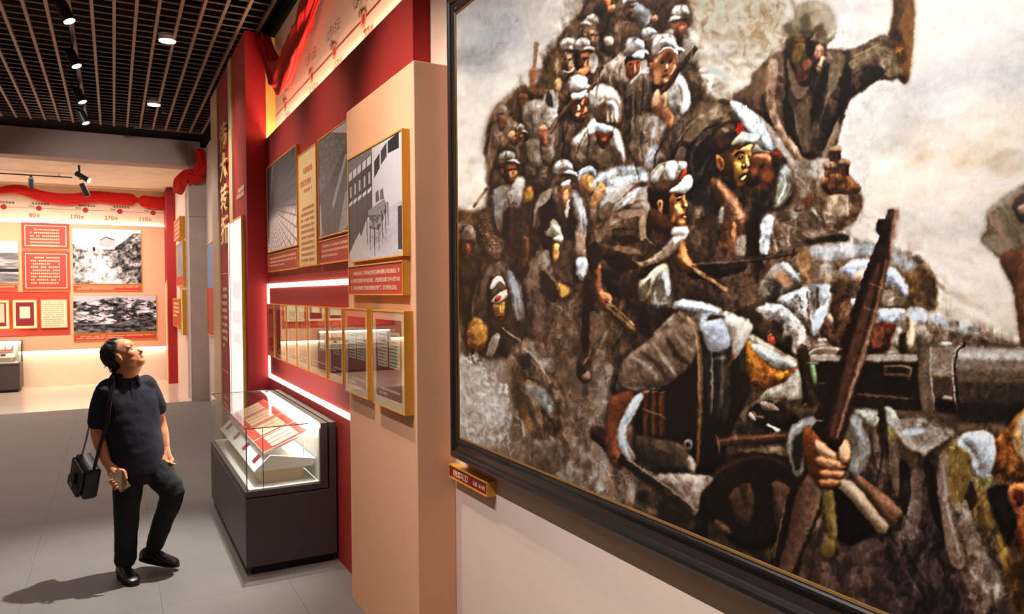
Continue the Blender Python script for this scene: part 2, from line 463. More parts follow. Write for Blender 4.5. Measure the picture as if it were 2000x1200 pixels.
# ------------------------------------------------------------------ lamps
def track_spot(loc, aim, label, group, lens=True, r=0.045, L=0.19, m=M_LAMP):
    t = thing('track_spotlight', loc, label, 'spotlight', group)
    p = Vector(loc); d = (Vector(aim) - p).normalized()
    MB().tube([p + Vector((0, 0, 0.10)), p + Vector((0, 0, 0.0))], 0.012, 8).build('stem', m, t)
    MB().box(p[0] - 0.02, p[0] + 0.02, p[1] - 0.08, p[1] + 0.08, p[2] + 0.085, p[2] + 0.103).build('adapter', m, t)
    MB().tube([p - d * 0.07, p - d * 0.05, p + d * (L - 0.07)], [r * 0.8, r, r], 18).build('can', m, t, smooth=False)
    if lens:
        e = p + d * (L - 0.069)
        MB().tube([e, e + d * 0.003], r * 0.86, 18).build('lens', M_LENS, t)
    return t
tr = thing('lighting_track', (-0.33, 10.4, 4.72), 'long black lighting track under the grid ceiling', 'lighting track')
MB().box(-0.352, -0.308, 6.8, 13.45, 4.715, 4.748).build('rail', M_BARS, tr)
MB().box(-0.346, -0.314, 6.8, 13.45, 4.705, 4.715).build('channel', M_LAMP, tr)
for k, (y, nm) in enumerate(((7.86, 'nearest and largest of the four lit track spotlights on the ceiling'), (9.36, 'second nearest of the four lit track spotlights on the ceiling'), (11.06, 'third nearest of the four lit track spotlights on the ceiling'), (12.40, 'farthest of the four lit track spotlights, just before the grey beam'))):
    track_spot((-0.36, y, 4.60), (-0.06, y - 0.10, 3.9), nm, 'track spotlights over the aisle', True, 0.055, 0.19)
for y, nm in ((8.80, 'nearer of two round recessed downlights in the grid ceiling'), (11.84, 'farther of two round recessed downlights in the grid ceiling')):
    t = thing('recessed_downlight', (0.555, y, 4.74), nm, 'downlight', 'downlights in the grid ceiling')
    MB().tube([(0.555, y, 4.735), (0.555, y, 4.80)], 0.088, 28).build('trim_ring', M_WBOARD, t)
    MB().tube([(0.555, y, 4.728), (0.555, y, 4.735)], 0.080, 28).build('diffuser', M_LENS, t)
t = thing('sprinkler_head', (0.70, 12.1, 4.70), 'small dark sprinkler head beside the farther downlight', 'sprinkler')
MB().tube([(0.70, 12.1, 4.69), (0.70, 12.1, 4.78)], 0.016, 10).build('pipe', M_LAMP, t)
MB().tube([(0.70, 12.1, 4.683), (0.70, 12.1, 4.69)], 0.035, 14).build('deflector', M_LAMP, t)
# back room track
t = thing('lighting_track', (-1.6, 16.86, 4.28), 'thin black lighting track on the back room ceiling', 'lighting track')
MB().box(-4.0, -0.68, 16.845, 16.875, 4.29, 4.312).build('rail', M_LAMP, t)
for x in (-3.4, -2.1, -0.9): MB().tube([(x, 16.86, 4.31), (x, 16.86, 4.37)], 0.008, 6).build('hanger', M_LAMP, t)
track_spot((-1.36, 16.86, 4.19), (-1.36, 17.2, 3.0), 'black spotlight pointing down from the back room track', 'back room spotlights', False, 0.05, 0.2)
t = thing('ceiling_spotlight_pair', (-0.52, 15.6, 4.36), 'two black spotlights hung on one stem in the back room', 'spotlight')
MB().tube([(-0.52, 15.6, 4.36), (-0.50, 15.6, 4.10)], 0.018, 8).build('stem', M_LAMP, t)
for a, b, ln in (((-0.56, 15.6, 4.21), (-0.36, 15.5, 4.08), True), ((-0.48, 15.6, 4.03), (-0.39, 15.6, 3.80), False)):
    a = Vector(a); b = Vector(b); d = (b - a).normalized()
    q = MB().tube([a, b], 0.05, 16).build('can', M_LAMP, t)
    if ln: MB().tube([b, b + d * 0.004], 0.043, 16).build('lens', M_LENS, q)
# ------------------------------------------------------------------ right wall: LED lines, timeline, frames
FR = Fr('R', 1.45); FP = Fr('R', 1.34); FW = Fr('R', 1.55); FI = Fr('R', 1.247); FB = Fr('B', 18.722); FBW = Fr('B', 18.8); FS = Fr('R', 1.235)
MB().box(1.485, 1.505, 3.80, 8.11, 3.572, 3.584).build('led_strip', M_LEDC, redw)      # hidden behind the top edge of the red wall
# lit rectangle around the row of documents
led = thing('led_light_frame', (1.44, 6.5, 1.1), 'glowing white strip light framing the row of document frames', 'strip light')
FR.box(MB(), -8.12, -4.70, 2.056, 2.096, 0.0, 0.012).build('light_bar', M_LEDW, led)
FR.box(MB(), -8.12, -4.70, 1.105, 1.145, 0.0, 0.012).build('light_bar', M_LEDW, led)
FR.box(MB(), -8.12, -8.06, 1.145, 2.056, 0.0, 0.012).build('light_bar', M_LEDW, led)

# timeline on the cream wall above
tl = thing('wall_timeline', (1.549, 6.0, 3.6), 'printed timeline with red dots on the cream wall above the red panel', 'wall graphic')
FW.box(MB(), -8.12, -2.0, 3.882, 3.890, 0.0, 0.002).build('line', M_DOTR, tl)
def disc(F, u, v, r0, r1, w, n=24):
    mb = MB(); i = 0
    pts0 = [F.p(u + r0 * math.cos(2 * math.pi * k / n), v + r0 * math.sin(2 * math.pi * k / n), w) for k in range(n)]
    pts1 = [F.p(u + r1 * math.cos(2 * math.pi * k / n), v + r1 * math.sin(2 * math.pi * k / n), w) for k in range(n)]
    for k in range(n):
        j = (k + 1) % n
        if r0 <= 0: mb.poly([F.p(u, v, w), pts1[k], pts1[j]])
        else: mb.quad(pts0[k], pts1[k], pts1[j], pts0[j])
    return mb
for u, date, num in ((-7.6, None, '50'), (-6.474, '12月12日', '515'), (-5.732, '12月13日', '60'), (-4.972, '12月14日', '70'), (-4.1, '12月15日', '80')):
    d = disc(FW, u, 3.886, 0.0, 0.034, 0.0042).build('dot', M_DOTR, tl)
    disc(FW, u, 3.886, 0.034, 0.062, 0.0038).build('ring', M_DOTH, d)
    if date:
        text(FW, date, u - 0.04, 4.02, 0.003, 0.105, M_INK_G, tl, 'date', 'CENTER')
    else:
        scribble(FW, u - 0.2, u + 0.2, 4.10, 1, 0.09, 0.02, 0.003, M_INK_G, tl, 4, 'date', 1.0)
    scribble(FW, u - 0.22, u - 0.02, 3.975, 1, 0.05, 0.02, 0.003, M_INK_G, tl, 7, 'place', 1.0)
    text(FW, num, u + 0.13, 3.70, 0.003, 0.15, M_INK_R, tl, 'number', 'RIGHT')
    text(FW, '里', u + 0.14, 3.73, 0.003, 0.07, M_INK_R, tl, 'unit', 'LEFT')

GI = 0
def gray(H_, W_): return np.zeros((H_, W_))
def toned(g, tint=(1.0, 0.965, 0.97)):
    g = np.clip(g, 0, 1)
    return np.stack([g * tint[0], g * tint[1], g * tint[2]], -1)

def poly_mask(H_, W_, pts):
    """even-odd mask of a polygon given in 0-1 picture coordinates (x right, y down)"""
    X, Y = np.meshgrid((np.arange(W_) + 0.5) / W_, (np.arange(H_) + 0.5) / H_)
    m = np.zeros((H_, W_), bool); n = len(pts)
    for i in range(n):
        x0, y0 = pts[i]; x1, y1 = pts[(i + 1) % n]
        if y0 == y1: continue
        c = ((Y >= min(y0, y1)) & (Y < max(y0, y1)))
        m ^= c & (X < x0 + (Y - y0) * (x1 - x0) / (y1 - y0))
    return m

def ph_brick():      # a lane between tall brick walls
    rng = np.random.default_rng(3); H_, W_ = 190, 150; g = gray(H_, W_)
    X, Y = np.meshgrid(np.linspace(0, 1, W_), np.linspace(0, 1, H_))
    g[:] = 0.15 + 0.1 * fnoise(H_, W_, 12, 12, rng)
    vx, vy = 0.08, 0.48
    ang = np.arctan2(Y - vy, X - vx); r = np.hypot(X - vx, Y - vy)
    rows = np.abs(np.sin(ang * 26)) ; cols = np.abs(np.sin(np.log(r + 0.05) * 26 + (np.floor(ang * 26 / np.pi) % 2) * 1.57))
    brick = 0.36 + 0.50 * smooth01(rows, 0.15, 0.4) * smooth01(cols, 0.1, 0.35)
    low = smooth01(Y - vy, -0.02, 0.25)
    g = g * 0.9 + rows * 0.10 + low * brick * (0.75 + 0.5 * fnoise(H_, W_, 30, 20, rng))
    g *= 1 - 0.65 * smooth01(0.13 - X, 0, 0.13) * (1 - smooth01(Y, 0.75, 1))
    edge = np.exp(-((X - 0.10 - 0.28 * (0.48 - Y)) / 0.035) ** 2) * (Y < 0.45)
    g += 0.45 * edge * fnoise(H_, W_, 6, 6, rng)
    return toned(g, (1.0, 0.95, 0.96))

def ph_shed():       # timber houses under a tiled roof
    rng = np.random.default_rng(5); H_, W_ = 190, 150
    X, Y = np.meshgrid(np.linspace(0, 1, W_), np.linspace(0, 1, H_))
    n = fnoise(H_, W_, 4, 4, rng, 3); g = 0.42 + 0.30 * (n - 0.5)
    sky = poly_mask(H_, W_, [(0.05, 0.0), (1, 0), (1, 0.14), (0.85, 0.10), (0.6, 0.0)]); g = np.where(poly_mask(H_, W_, [(0.35, 0), (1, 0), (1, 0.2), (0.8, 0.12)]), 0.62 + 0.25 * X, g)
    wall = poly_mask(H_, W_, [(0.0, 0.55), (0.15, 0.54), (0.85, 0.18), (1, 0.22), (1, 0.55), (0.72, 0.66), (0.55, 0.98), (0.2, 1), (0, 0.8)])
    g = np.where(wall, 0.20 + 0.16 * n + 0.07 * (np.sin(X * 90) > 0.4), g)
    g = np.where(poly_mask(H_, W_, [(0.38, 0.70), (0.74, 0.30), (0.80, 0.31), (0.42, 0.76)]), 0.62, g)
    g = np.where(poly_mask(H_, W_, [(0.55, 0.98), (0.72, 0.66), (1, 0.52), (1, 0.78), (0.7, 1.0)]), 0.58 + 0.3 * (n - 0.5), g)
    g = np.where(poly_mask(H_, W_, [(0.02, 0.68), (0.05, 0.66), (0.09, 0.98), (0.02, 1)]), 0.72, g)
    g = np.where(poly_mask(H_, W_, [(0.7, 1.0), (1, 0.80), (1, 1)]), 0.22, g)
    return toned(g, (1.0, 0.955, 0.96))

def ph_hall():       # inside a hall: panelled wall, pale end wall, tables and chairs
    rng = np.random.default_rng(9); H_, W_ = 260, 200
    X, Y = np.meshgrid(np.linspace(0, 1, W_), np.linspace(0, 1, H_))
    n = fnoise(H_, W_, 8, 4, rng, 4)
    g = 0.23 + 0.10 * (n - 0.5) + 0.03 * (np.sin(X * 60) > 0.6)
    pm = lambda p: poly_mask(H_, W_, p)
    g = np.where(pm([(0.49, 0), (1, 0), (1, 0.62), (0.49, 0.60)]), 0.76 + 0.08 * X - 0.05 * Y, g)          # end wall
    g = np.where(pm([(0, 0.0), (0.49, 0.0), (0.49, 0.05), (0, 0.14)]), 0.45, g)
    for i in range(5):
        x0 = 0.01 + 0.096 * i; y0 = 0.14 - 0.015 * i
        g = np.where(pm([(x0, y0), (x0 + 0.075, y0 - 0.015), (x0 + 0.075, y0 + 0.06), (x0, y0 + 0.075)]), 0.80, g)
        g = np.where(pm([(x0 + 0.01, y0 + 0.12), (x0 + 0.07, y0 + 0.11), (x0 + 0.07, y0 + 0.26), (x0 + 0.01, y0 + 0.275)]), 0.12, g)
        g = np.where(pm([(x0 + 0.025, y0 + 0.135), (x0 + 0.06, y0 + 0.13), (x0 + 0.06, y0 + 0.235), (x0 + 0.025, y0 + 0.24)]), 0.70, g)
        g = np.where(pm([(x0 + 0.005, y0 + 0.29), (x0 + 0.075, y0 + 0.27), (x0 + 0.075, y0 + 0.30), (x0 + 0.005, y0 + 0.325)]), 0.86, g)
    for p, c in (([(0.53, 0.14), (0.63, 0.09), (0.63, 0.22), (0.53, 0.29)], 0.15), ([(0.65, 0.08), (0.75, 0.03), (0.75, 0.15), (0.65, 0.20)], 0.22), ([(0.77, 0.03), (0.95, 0.0), (0.95, 0.13), (0.77, 0.13)], 0.14)):
        g = np.where(pm(p), c, g)
    g = np.where(pm([(0, 0.92), (0.36, 0.62), (0.62, 0.60), (1, 0.56), (1, 1), (0, 1)]), 0.66 + 0.16 * (n - 0.5) + 0.12 * Y, g)   # floor
    g = np.where(pm([(0.40, 0.56), (0.70, 0.50), (0.74, 0.54), (0.60, 0.62), (0.42, 0.60)]), 0.50, g)                      # table top
    g = np.where(pm([(0.42, 0.60), (0.60, 0.62), (0.74, 0.54), (0.74, 0.62), (0.60, 0.76), (0.42, 0.72)]), 0.28 + 0.3 * (fnoise(H_, W_, 5, 5, rng, 2) > 0.55), g)
    g = np.where(pm([(0.55, 0.42), (0.60, 0.40), (0.62, 0.50), (0.55, 0.51)]), 0.30, g)
    g = np.where(pm([(0.63, 0.42), (0.68, 0.40), (0.70, 0.50), (0.63, 0.50)]), 0.34, g)
    for x, y0, y1 in ((0.38, 0.62, 0.86), (0.44, 0.7, 0.92), (0.52, 0.72, 0.98), (0.60, 0.70, 0.94), (0.66, 0.62, 0.84), (0.72, 0.58, 0.80), (0.76, 0.54, 0.74)):
        g = np.where(pm([(x - 0.008, y0), (x + 0.008, y0), (x + 0.012, y1), (x, y1)]), 0.16, g)
    g = np.where(pm([(0.22, 0.72), (0.38, 0.56), (0.41, 0.58), (0.26, 0.78)]), 0.20, g)
    g = np.where(pm([(0.92, 0.60), (1, 0.60), (1, 0.96), (0.92, 0.95)]), 0.18, g)
    g = g - 0.25 * np.exp(-(((X - 0.6) / 0.2) ** 2 + ((Y - 0.82) / 0.08) ** 2)) * (n > 0.45)
    return toned(g, (0.99, 0.965, 1.0))

def ph_hill():       # a hillside track under a bright sky with a house
    rng = np.random.default_rng(12); H_, W_ = 120, 150
    X, Y = np.meshgrid(np.linspace(0, 1, W_), np.linspace(0, 1, H_))
    n = fnoise(H_, W_, 7, 9, rng, 4, 0.75)
    ridge = 0.34 - 0.03 * np.sin(X * 9)
    ridge = np.where(X > 0.6, 0.34 - 0.95 * (X - 0.6), ridge); ridge = np.where(X > 0.85, np.maximum(ridge, 0.06), ridge)
    ridge = np.where(X < 0.2, 0.28 + 0.6 * X, np.maximum(ridge, 0.05))
    g = np.where(Y < ridge, 1.0, 0.50 + 1.5 * (n - 0.48) - 0.18 * smooth01(X, 0.45, 0.8))
    path = np.exp(-((X - 0.28 - 0.42 * (Y - 0.35)) / (0.06 + 0.22 * Y)) ** 2)
    g = np.where(Y >= ridge, g + 0.42 * path, g)
    pm = lambda p: poly_mask(H_, W_, p)
    g = np.where(pm([(0.36, 0.30), (0.40, 0.20), (0.48, 0.15), (0.60, 0.20), (0.61, 0.28), (0.5, 0.34)]), 0.72, g)
    g = np.where(pm([(0.35, 0.26), (0.40, 0.19), (0.48, 0.135), (0.61, 0.19), (0.60, 0.21), (0.48, 0.16), (0.40, 0.21)]), 0.30, g)
    g = np.where(pm([(0.28, 0.33), (0.32, 0.33), (0.32, 0.41), (0.28, 0.41)]), 0.15, g)
    return toned(g, (1.0, 0.98, 0.99))

def ph_roofs(seed=21):     # an old town seen over its roofs
    rng = np.random.default_rng(seed); H_, W_ = 100, 200
    X, Y = np.meshgrid(np.linspace(0, 1, W_), np.linspace(0, 1, H_))
    n = fnoise(H_, W_, 9, 22, rng, 4, 0.7); m = fnoise(H_, W_, 5, 14, rng, 3, 0.6)
    g = 0.62 + 2.2 * (n - 0.5); g = np.where(m > 0.57, g * 0.3, g)
    g = np.where(Y < 0.10 + 0.05 * np.sin(X * 7 + 1), 0.80, g)
    g = np.where((Y > 0.70 + 0.08 * np.sin(X * 5)) & (Y > 0.6), 0.30 + 0.9 * (m - 0.48), g)
    return toned(g, (0.98, 0.95, 1.0))

def ph_river():
    rng = np.random.default_rng(8); H_, W_ = 90, 90
    X, Y = np.meshgrid(np.linspace(0, 1, W_), np.linspace(0, 1, H_))
    n = fnoise(H_, W_, 6, 26, rng, 4)
    g = np.where(Y < 0.28, 0.97, 0.62 + 1.3 * (n - 0.5)); g = np.where((Y > 0.28) & (Y < 0.42), 0.55 + 0.6 * (n - 0.5), g); g = np.where((Y > 0.66) & (Y < 0.74), 0.15, g)
    return toned(g)

def photo_frame(F, u0, u1, v0, v1, w1, img, label, group, w0=0.0, t=0.008):
    c = F.p((u0 + u1) / 2, v0, w0)
    o = thing('framed_photograph', c, label, 'photograph', group)
    border(F, MB(), u0, u1, v0, v1, w0, w1, t).build('frame', M_GOLD, o)
    picture(F, u0 + t, u1 - t, v0 + t, v1 - t, w1 - 0.004, img, 'print', o)
    F.box(MB(), u0 + t, u1 - t, v0 + t, v1 - t, w0, w1 - 0.008).build('backing_board', M_DARKER, o)
    return o

def caption(F, u0, u1, v0, v1, w1, label, group, seed, rows=3, t=0.007, words=None, w0=0.0, m=None, ink=None):
    c = F.p((u0 + u1) / 2, v0, w0)
    o = thing('caption_plate', c, label, 'caption', group)
    border(F, MB(), u0, u1, v0, v1, w0, w1, t).build('frame', M_GOLD, o)
    F.box(MB(), u0 + t, u1 - t, v0 + t, v1 - t, w0, w1 - 0.005).build('red_panel', m or M_CAPTION, o)
    H_ = v1 - v0; pad = 0.05
    if words:
        for k, s in enumerate(words):
            text(F, s, u0 + 0.045 + (0.05 if k == 0 else 0), v1 - H_ * (0.33 + 0.245 * k), w1 - 0.0045, 0.0270, ink or M_INK_C, o, 'lettering', 'LEFT', 0.0, 1.0, bold=0.0004)
    else:
        h = H_ * 0.62 / rows * 0.55; g = H_ * 0.62 / rows * 0.45
        scribble(F, u0 + 0.06, u1 - 0.06, v1 - H_ * 0.2, rows, h, g, w1 - 0.005, ink or M_INK_C, o, seed)
    return o

# photographs and captions on the red wall
gP = 'framed photographs on the red wall'; gC = 'red caption plates under the wall photographs'
photo_frame(FR, -7.97, -6.56, 2.416, 3.30, 0.03, ph_brick(), 'gold framed photograph of a narrow brick lane, farthest on the red wall', gP)
caption(FR, -7.97, -6.56, 2.218, 2.396, 0.03, 'red caption plate under the brick lane photograph', gC, 31, 3)
photo_frame(FR, -5.79, -4.76, 2.423, 3.19, 0.03, ph_shed(), 'gold framed photograph of timber houses, half hidden by the pink pier', gP)
caption(FR, -5.79, -4.76, 2.222, 2.402, 0.03, 'red caption plate under the timber house photograph', gC, 32, 3)
o = thing('text_panel', FR.p(-6.18, 2.222), 'tall cream text panel with red print between two wall photographs', 'text panel')
border(FR, MB(), -6.50, -5.86, 2.223, 3.185, 0, 0.03, 0.010).build('frame', M_GOLD, o)
FR.box(MB(), -6.49, -5.87, 2.233, 3.175, 0, 0.026).build('cream_sheet', M_CREAMPANEL, o)
scribble(FR, -6.42, -5.95, 3.05, 2, 0.055, 0.045, 0.026, M_INK_R, o, 41, 'heading', 0.8, (0.95, 0.85))
scribble(FR, -6.36, -5.96, 2.87, 1, 0.032, 0.02, 0.026, M_INK_R, o, 42, 'subheading', 0.9)
scribble(FR, -6.42, -5.93, 2.72, 11, 0.028, 0.020, 0.026, M_INK_R, o, 43, 'printed_text', 0.3)
# the pair on the pink pier
photo_frame(FP, -4.545, -3.555, 2.185, 2.832, 0.042, ph_hall(), 'large gold framed photograph of a hall interior hung on the pink pier', gP)
caption(FP, -4.555, -3.565, 1.984, 2.164, 0.042, 'large red caption plate with cream lettering on the pink pier', gC, 33, 3, words=(
    '1934年12月31日，中共中央在贵州乌江南岸的猴场召开政治局会议，作',
    '出《关于渡江后新的行动方针的决定》，提出首先在以遵义为中心的黔北地',
    '区，然后向川南创建川黔边新的根据地的战略任务，图为猴场会议旧址。'))

# glazed document frames in a row
def doc_frame(F, u0, u1, v0, v1, w1, label, docs, seed, t=0.007):
    c = F.p((u0 + u1) / 2, v0, 0)
    o = thing('framed_document', c, label, 'picture frame', 'glazed document frames in a row')
    border(F, MB(), u0, u1, v0, v1, 0, w1, t).build('frame', M_GOLD, o)
    border(F, MB(), u0 + t, u1 - t, v0 + t, v1 - t, 0, w1 - 0.005, min(0.045, (u1 - u0) * 0.13)).build('mat_board', M_MATBOARD, o)
    F.box(MB(), u0 + t, u1 - t, v0 + t, v1 - t, 0, w1 - 0.009).build('backing', M_MAROON, o)
    for (a, b, q, r) in docs:
        U0 = u0 + (u1 - u0) * a; U1 = u0 + (u1 - u0) * b; V0 = v0 + (v1 - v0) * q; V1 = v0 + (v1 - v0) * r
        d = F.box(MB(), U0, U1, V0, V1, w1 - 0.009, w1 - 0.006).build('document', M_OLDPAPER, o)
        scribble(F, U0 + 0.008, U1 - 0.008, V1 - 0.012, max(4, int((V1 - V0) / 0.018)), 0.010, 0.008, w1 - 0.006, M_RULE, d, seed + int(a * 10), 'handwriting', 1.0)
    scribble(F, u0 + (u1 - u0) * 0.2, u0 + (u1 - u0) * 0.85, v0 + (v1 - v0) * 0.2, 2, 0.014, 0.01, w1 - 0.009, M_INK_C, o, seed, 'caption_print', 0.4)
    F.box(MB(), u0 + t, u1 - t, v0 + t, v1 - t, w1 - 0.003, w1 - 0.001).build('glass', M_FGLASS, o)
    return o
two = ((0.16, 0.47, 0.42, 0.78), (0.53, 0.84, 0.42, 0.78)); one = ((0.30, 0.72, 0.36, 0.80),); rgt = ((0.55, 0.85, 0.36, 0.80),)
for (u0, u1, F, w1, nm, dc) in (
    (-7.98, -7.61, FR, 0.045, 'farthest document frame of the row, beside the glowing vertical strip', one),
    (-7.56, -7.02, FR, 0.045, 'second document frame of the row from the glowing vertical strip', rgt),
    (-6.98, -6.585, FR, 0.045, 'third document frame of the row from the glowing vertical strip', one),
    (-6.555, -6.155, FR, 0.045, 'fourth document frame of the row from the glowing vertical strip', one),
    (-6.13, -5.545, FR, 0.045, 'widest document frame on the red wall, with a letter on its right half', rgt),
    (-5.485, -5.10, FR, 0.045, 'document frame on the red wall next to the pink pier', one),
    (-4.65, -4.165, FP, 0.045, 'document frame at the left edge of the pink pier with two pages', two),
    (-4.06, -3.53, FP, 0.05, 'nearest and largest document frame of the row, with two pages', two)):
    doc_frame(F, u0, u1, 1.352 if F is FR else 1.37, 1.89 if F is FR else 1.903, w1, nm, dc, int(-u0 * 10))

# title block
ti = thing('title_lettering', FI.p(-9.65, 2.5, 0), 'large raised gilt characters running down the red title block', 'lettering')
for s, v in (('伟', 3.80), ('大', 3.42), ('转', 3.03), ('折', 2.64)):
    text(FI, s, -9.64, v, 0.02, 0.36, M_GOLDL, ti, 'character', 'CENTER', 0.012, sx=1.6, bold=0.003)
st = thing('subtitle_plate', FI.p(-8.5, 3.0, 0), 'small gilt raised subtitle to the right of the large title', 'lettering')
scribble(FI, -8.80, -8.24, 3.165, 2, 0.055, 0.006, 0.008, M_GOLDL, st, 77, 'small_characters', 1.0, (1, 1))
bt = thing('wall_text', FI.p(-10.0, 1.2, 0), 'cream body text printed low on the red title block', 'wall text')
scribble(FI, -10.28, -9.75, 2.08, 9, 0.05, 0.04, 0.0, M_INK_C, bt, 78, 'printed_text', 0.4)
FI.box(MB(), -10.3, -9.72, 2.25, 2.256, 0, 0.002).build('rule_line', M_INK_C, bt)
FI.box(MB(), -10.3, -9.72, 1.0, 1.006, 0, 0.002).build('rule_line', M_INK_C, bt)
# light box
lb = thing('light_box', (1.23, 8.78, 0.5), 'tall glowing white light box in a gold frame on the title block', 'light box')
border(FI, MB(), -9.27, -8.288, 0.5, 2.835, 0, 0.038, 0.022).build('frame', M_GOLD, lb)
FI.box(MB(), -9.248, -8.31, 0.522, 2.813, 0, 0.03).build('glowing_panel', emat('light_box_panel', (255, 240, 226), 1.25), lb)
for k, (a, b, q, r) in enumerate(((0.25, 0.85, 0.62, 0.70), (0.2, 0.9, 0.50, 0.56), (0.3, 0.8, 0.40, 0.45))):
    FI.box(MB(), -9.248 + 0.94 * a, -9.248 + 0.94 * b, 0.52 + 2.29 * q, 0.52 + 2.29 * r, 0.03, 0.031).build('pale_picture', emat('light_box_print', (246, 226, 222), 1.1), lb)
FI.box(MB(), -9.30, -9.27, 0.5, 2.835, 0, 0.038).build('edge_light', emat('light_box_edge', (255, 250, 244), 5.0), lb)

# painting plaque
pq = thing('painting_plaque', FW.p(-3.24, 1.045, 0), 'small red and gold title plaque under the large painting', 'plaque')
border(FW, MB(), -3.466, -3.024, 1.048, 1.117, 0, 0.05, 0.007).build('frame', M_GOLD, pq)
FW.box(MB(), -3.459, -3.031, 1.055, 1.110, 0, 0.046).build('red_panel', mat('plaque_red', (142, 14, 30), 0.5), pq)
text(FW, '《抢渡乌江》', -3.435, 1.068, 0.0465, 0.036, M_INK_C, pq, 'title', 'LEFT', 0.0, 0.98, bold=0.0006)
text(FW, '马骏  2018年', -3.185, 1.071, 0.0465, 0.024, M_INK_C, pq, 'credit', 'LEFT', bold=0.0003)

# ------------------------------------------------------------------ display case (local: l along, d from front to back, h up), then turned into place
def display_case(loc, rotz, L, label, docs=True, tagp=''):
    t = thing('display_case', (0, 0, 0), label, 'display case', 'glass display cases')
    B = lambda l0, l1, d0, d1, h0, h1: MB().box(d0, d1, l0, l1, h0, h1)
    B(0.04, L - 0.04, 0.04, 0.60, 0, 0.065).build('plinth', M_DARKER, t)
    B(0, L, 0, 0.645, 0.06, 0.545).build('body', M_DARK, t, bevel=0.004)
    B(0.006, L - 0.006, 0.006, 0.585, 0.545, 0.557).build('shadow_gap', M_DARKER, t)
    B(0, L, 0, 0.585, 0.557, 0.60).build('rim', M_DARK, t, bevel=0.003)
    B(0, L, 0.53, 0.583, 0.60, 1.04).build('back_frame', M_DARK, t, bevel=0.003)
    B(0, L, 0.595, 0.645, 0.545, 1.04).build('back_board', M_DARK, t, bevel=0.003)
    B(0.03, L - 0.03, 0.03, 0.53, 0.60, 0.606).build('deck', M_WBOARD, t)
    B(0.02, L - 0.02, 0.522, 0.53, 0.606, 1.0).build('back_lining', M_WBOARD, t)
    B(0.03, L - 0.03, 0.505, 0.52, 1.005, 1.02).build('led_strip', emat('case_led', (255, 250, 240), 95.0), t)
    g = 0.008
    for nm, q in (('glass_front', (0.012, L - 0.012, 0.012, 0.012 + g, 0.60, 1.036)), ('glass_side', (0.012, 0.012 + g, 0.012 + g, 0.53, 0.60, 1.036)), ('glass_side', (L - 0.012 - g, L - 0.012, 0.012 + g, 0.53, 0.60, 1.036)), ('glass_top', (0.012, L - 0.012, 0.012, 0.53, 1.036, 1.036 + g))):
        p = B(*q).build(nm, M_GLASS, t)
    for q in ((0.010, 0.016, 0.010, 0.016, 0.60, 1.046), (0.010, L - 0.01, 0.010, 0.014, 1.040, 1.046), (0.010, 0.014, 0.012, 0.53, 1.040, 1.046), (L - 0.014, L - 0.01, 0.012, 0.53, 1.040, 1.046)):
        B(*q).build('glass_edge', M_GEDGE, t)
    B(0.055, 0.060, 0.13, 0.135, 0.606, 1.036).build('support_rod', M_GEDGE, t)
    # plinth block and sloping tray
    B(0.16, L - 0.16, 0.13, 0.44, 0.606, 0.715).build('fabric_block', M_CREAMB, t)
    prof = [(0.10, 0.715), (0.50, 0.725), (0.50, 0.775), (0.19, 0.80), (0.175, 0.805)]
    tr_ = MB(); n = len(prof)
    prof = [(0.075, 0.715), (0.49, 0.715), (0.515, 0.765), (0.19, 0.822)]
    i = 0; n = len(prof)
    tr_.v = [(d, 0.09, h) for d, h in prof] + [(d, L - 0.09, h) for d, h in prof]
    tr_.f = [tuple(range(n)), tuple(range(2 * n - 1, n - 1, -1))] + [(k, k + n, (k + 1) % n + n, (k + 1) % n) for k in range(n)]
    tr_.build('sloping_tray', M_WBOARD, t)
    kids = []
    if docs:
        for k in range(4):
            l = 0.30 + k * (L - 0.6) / 3.0
            # card on the front slope
            c = MB(); e = 0.003
            sl = lambda d: 0.715 + (d - 0.075) / (0.19 - 0.075) * 0.107
            d0, d1 = 0.105, 0.155
            c.hexa([(d0 - e, l - 0.05, sl(d0)), (d1 - e, l - 0.05, sl(d1)), (d1 - e, l + 0.04, sl(d1)), (d0 - e, l + 0.04, sl(d0)), (d0 - 2 * e, l - 0.05, sl(d0) + e), (d1 - 2 * e, l - 0.05, sl(d1) + e), (d1 - 2 * e, l + 0.04, sl(d1) + e), (d0 - 2 * e, l + 0.04, sl(d0) + e)])
            cc = c.build('label_card', M_MAROON, t)
    t.location = loc; t.rotation_euler = (0, 0, rotz)
    return t

CASE_L = 2.10
display_case((0.79, 5.41, 0), 0, CASE_L, 'grey display case with glass top holding red documents, beside the pink pier')
display_case((-1.72, 18.07, 0), math.radians(90), 2.1, 'grey display case against the back wall at the left edge')

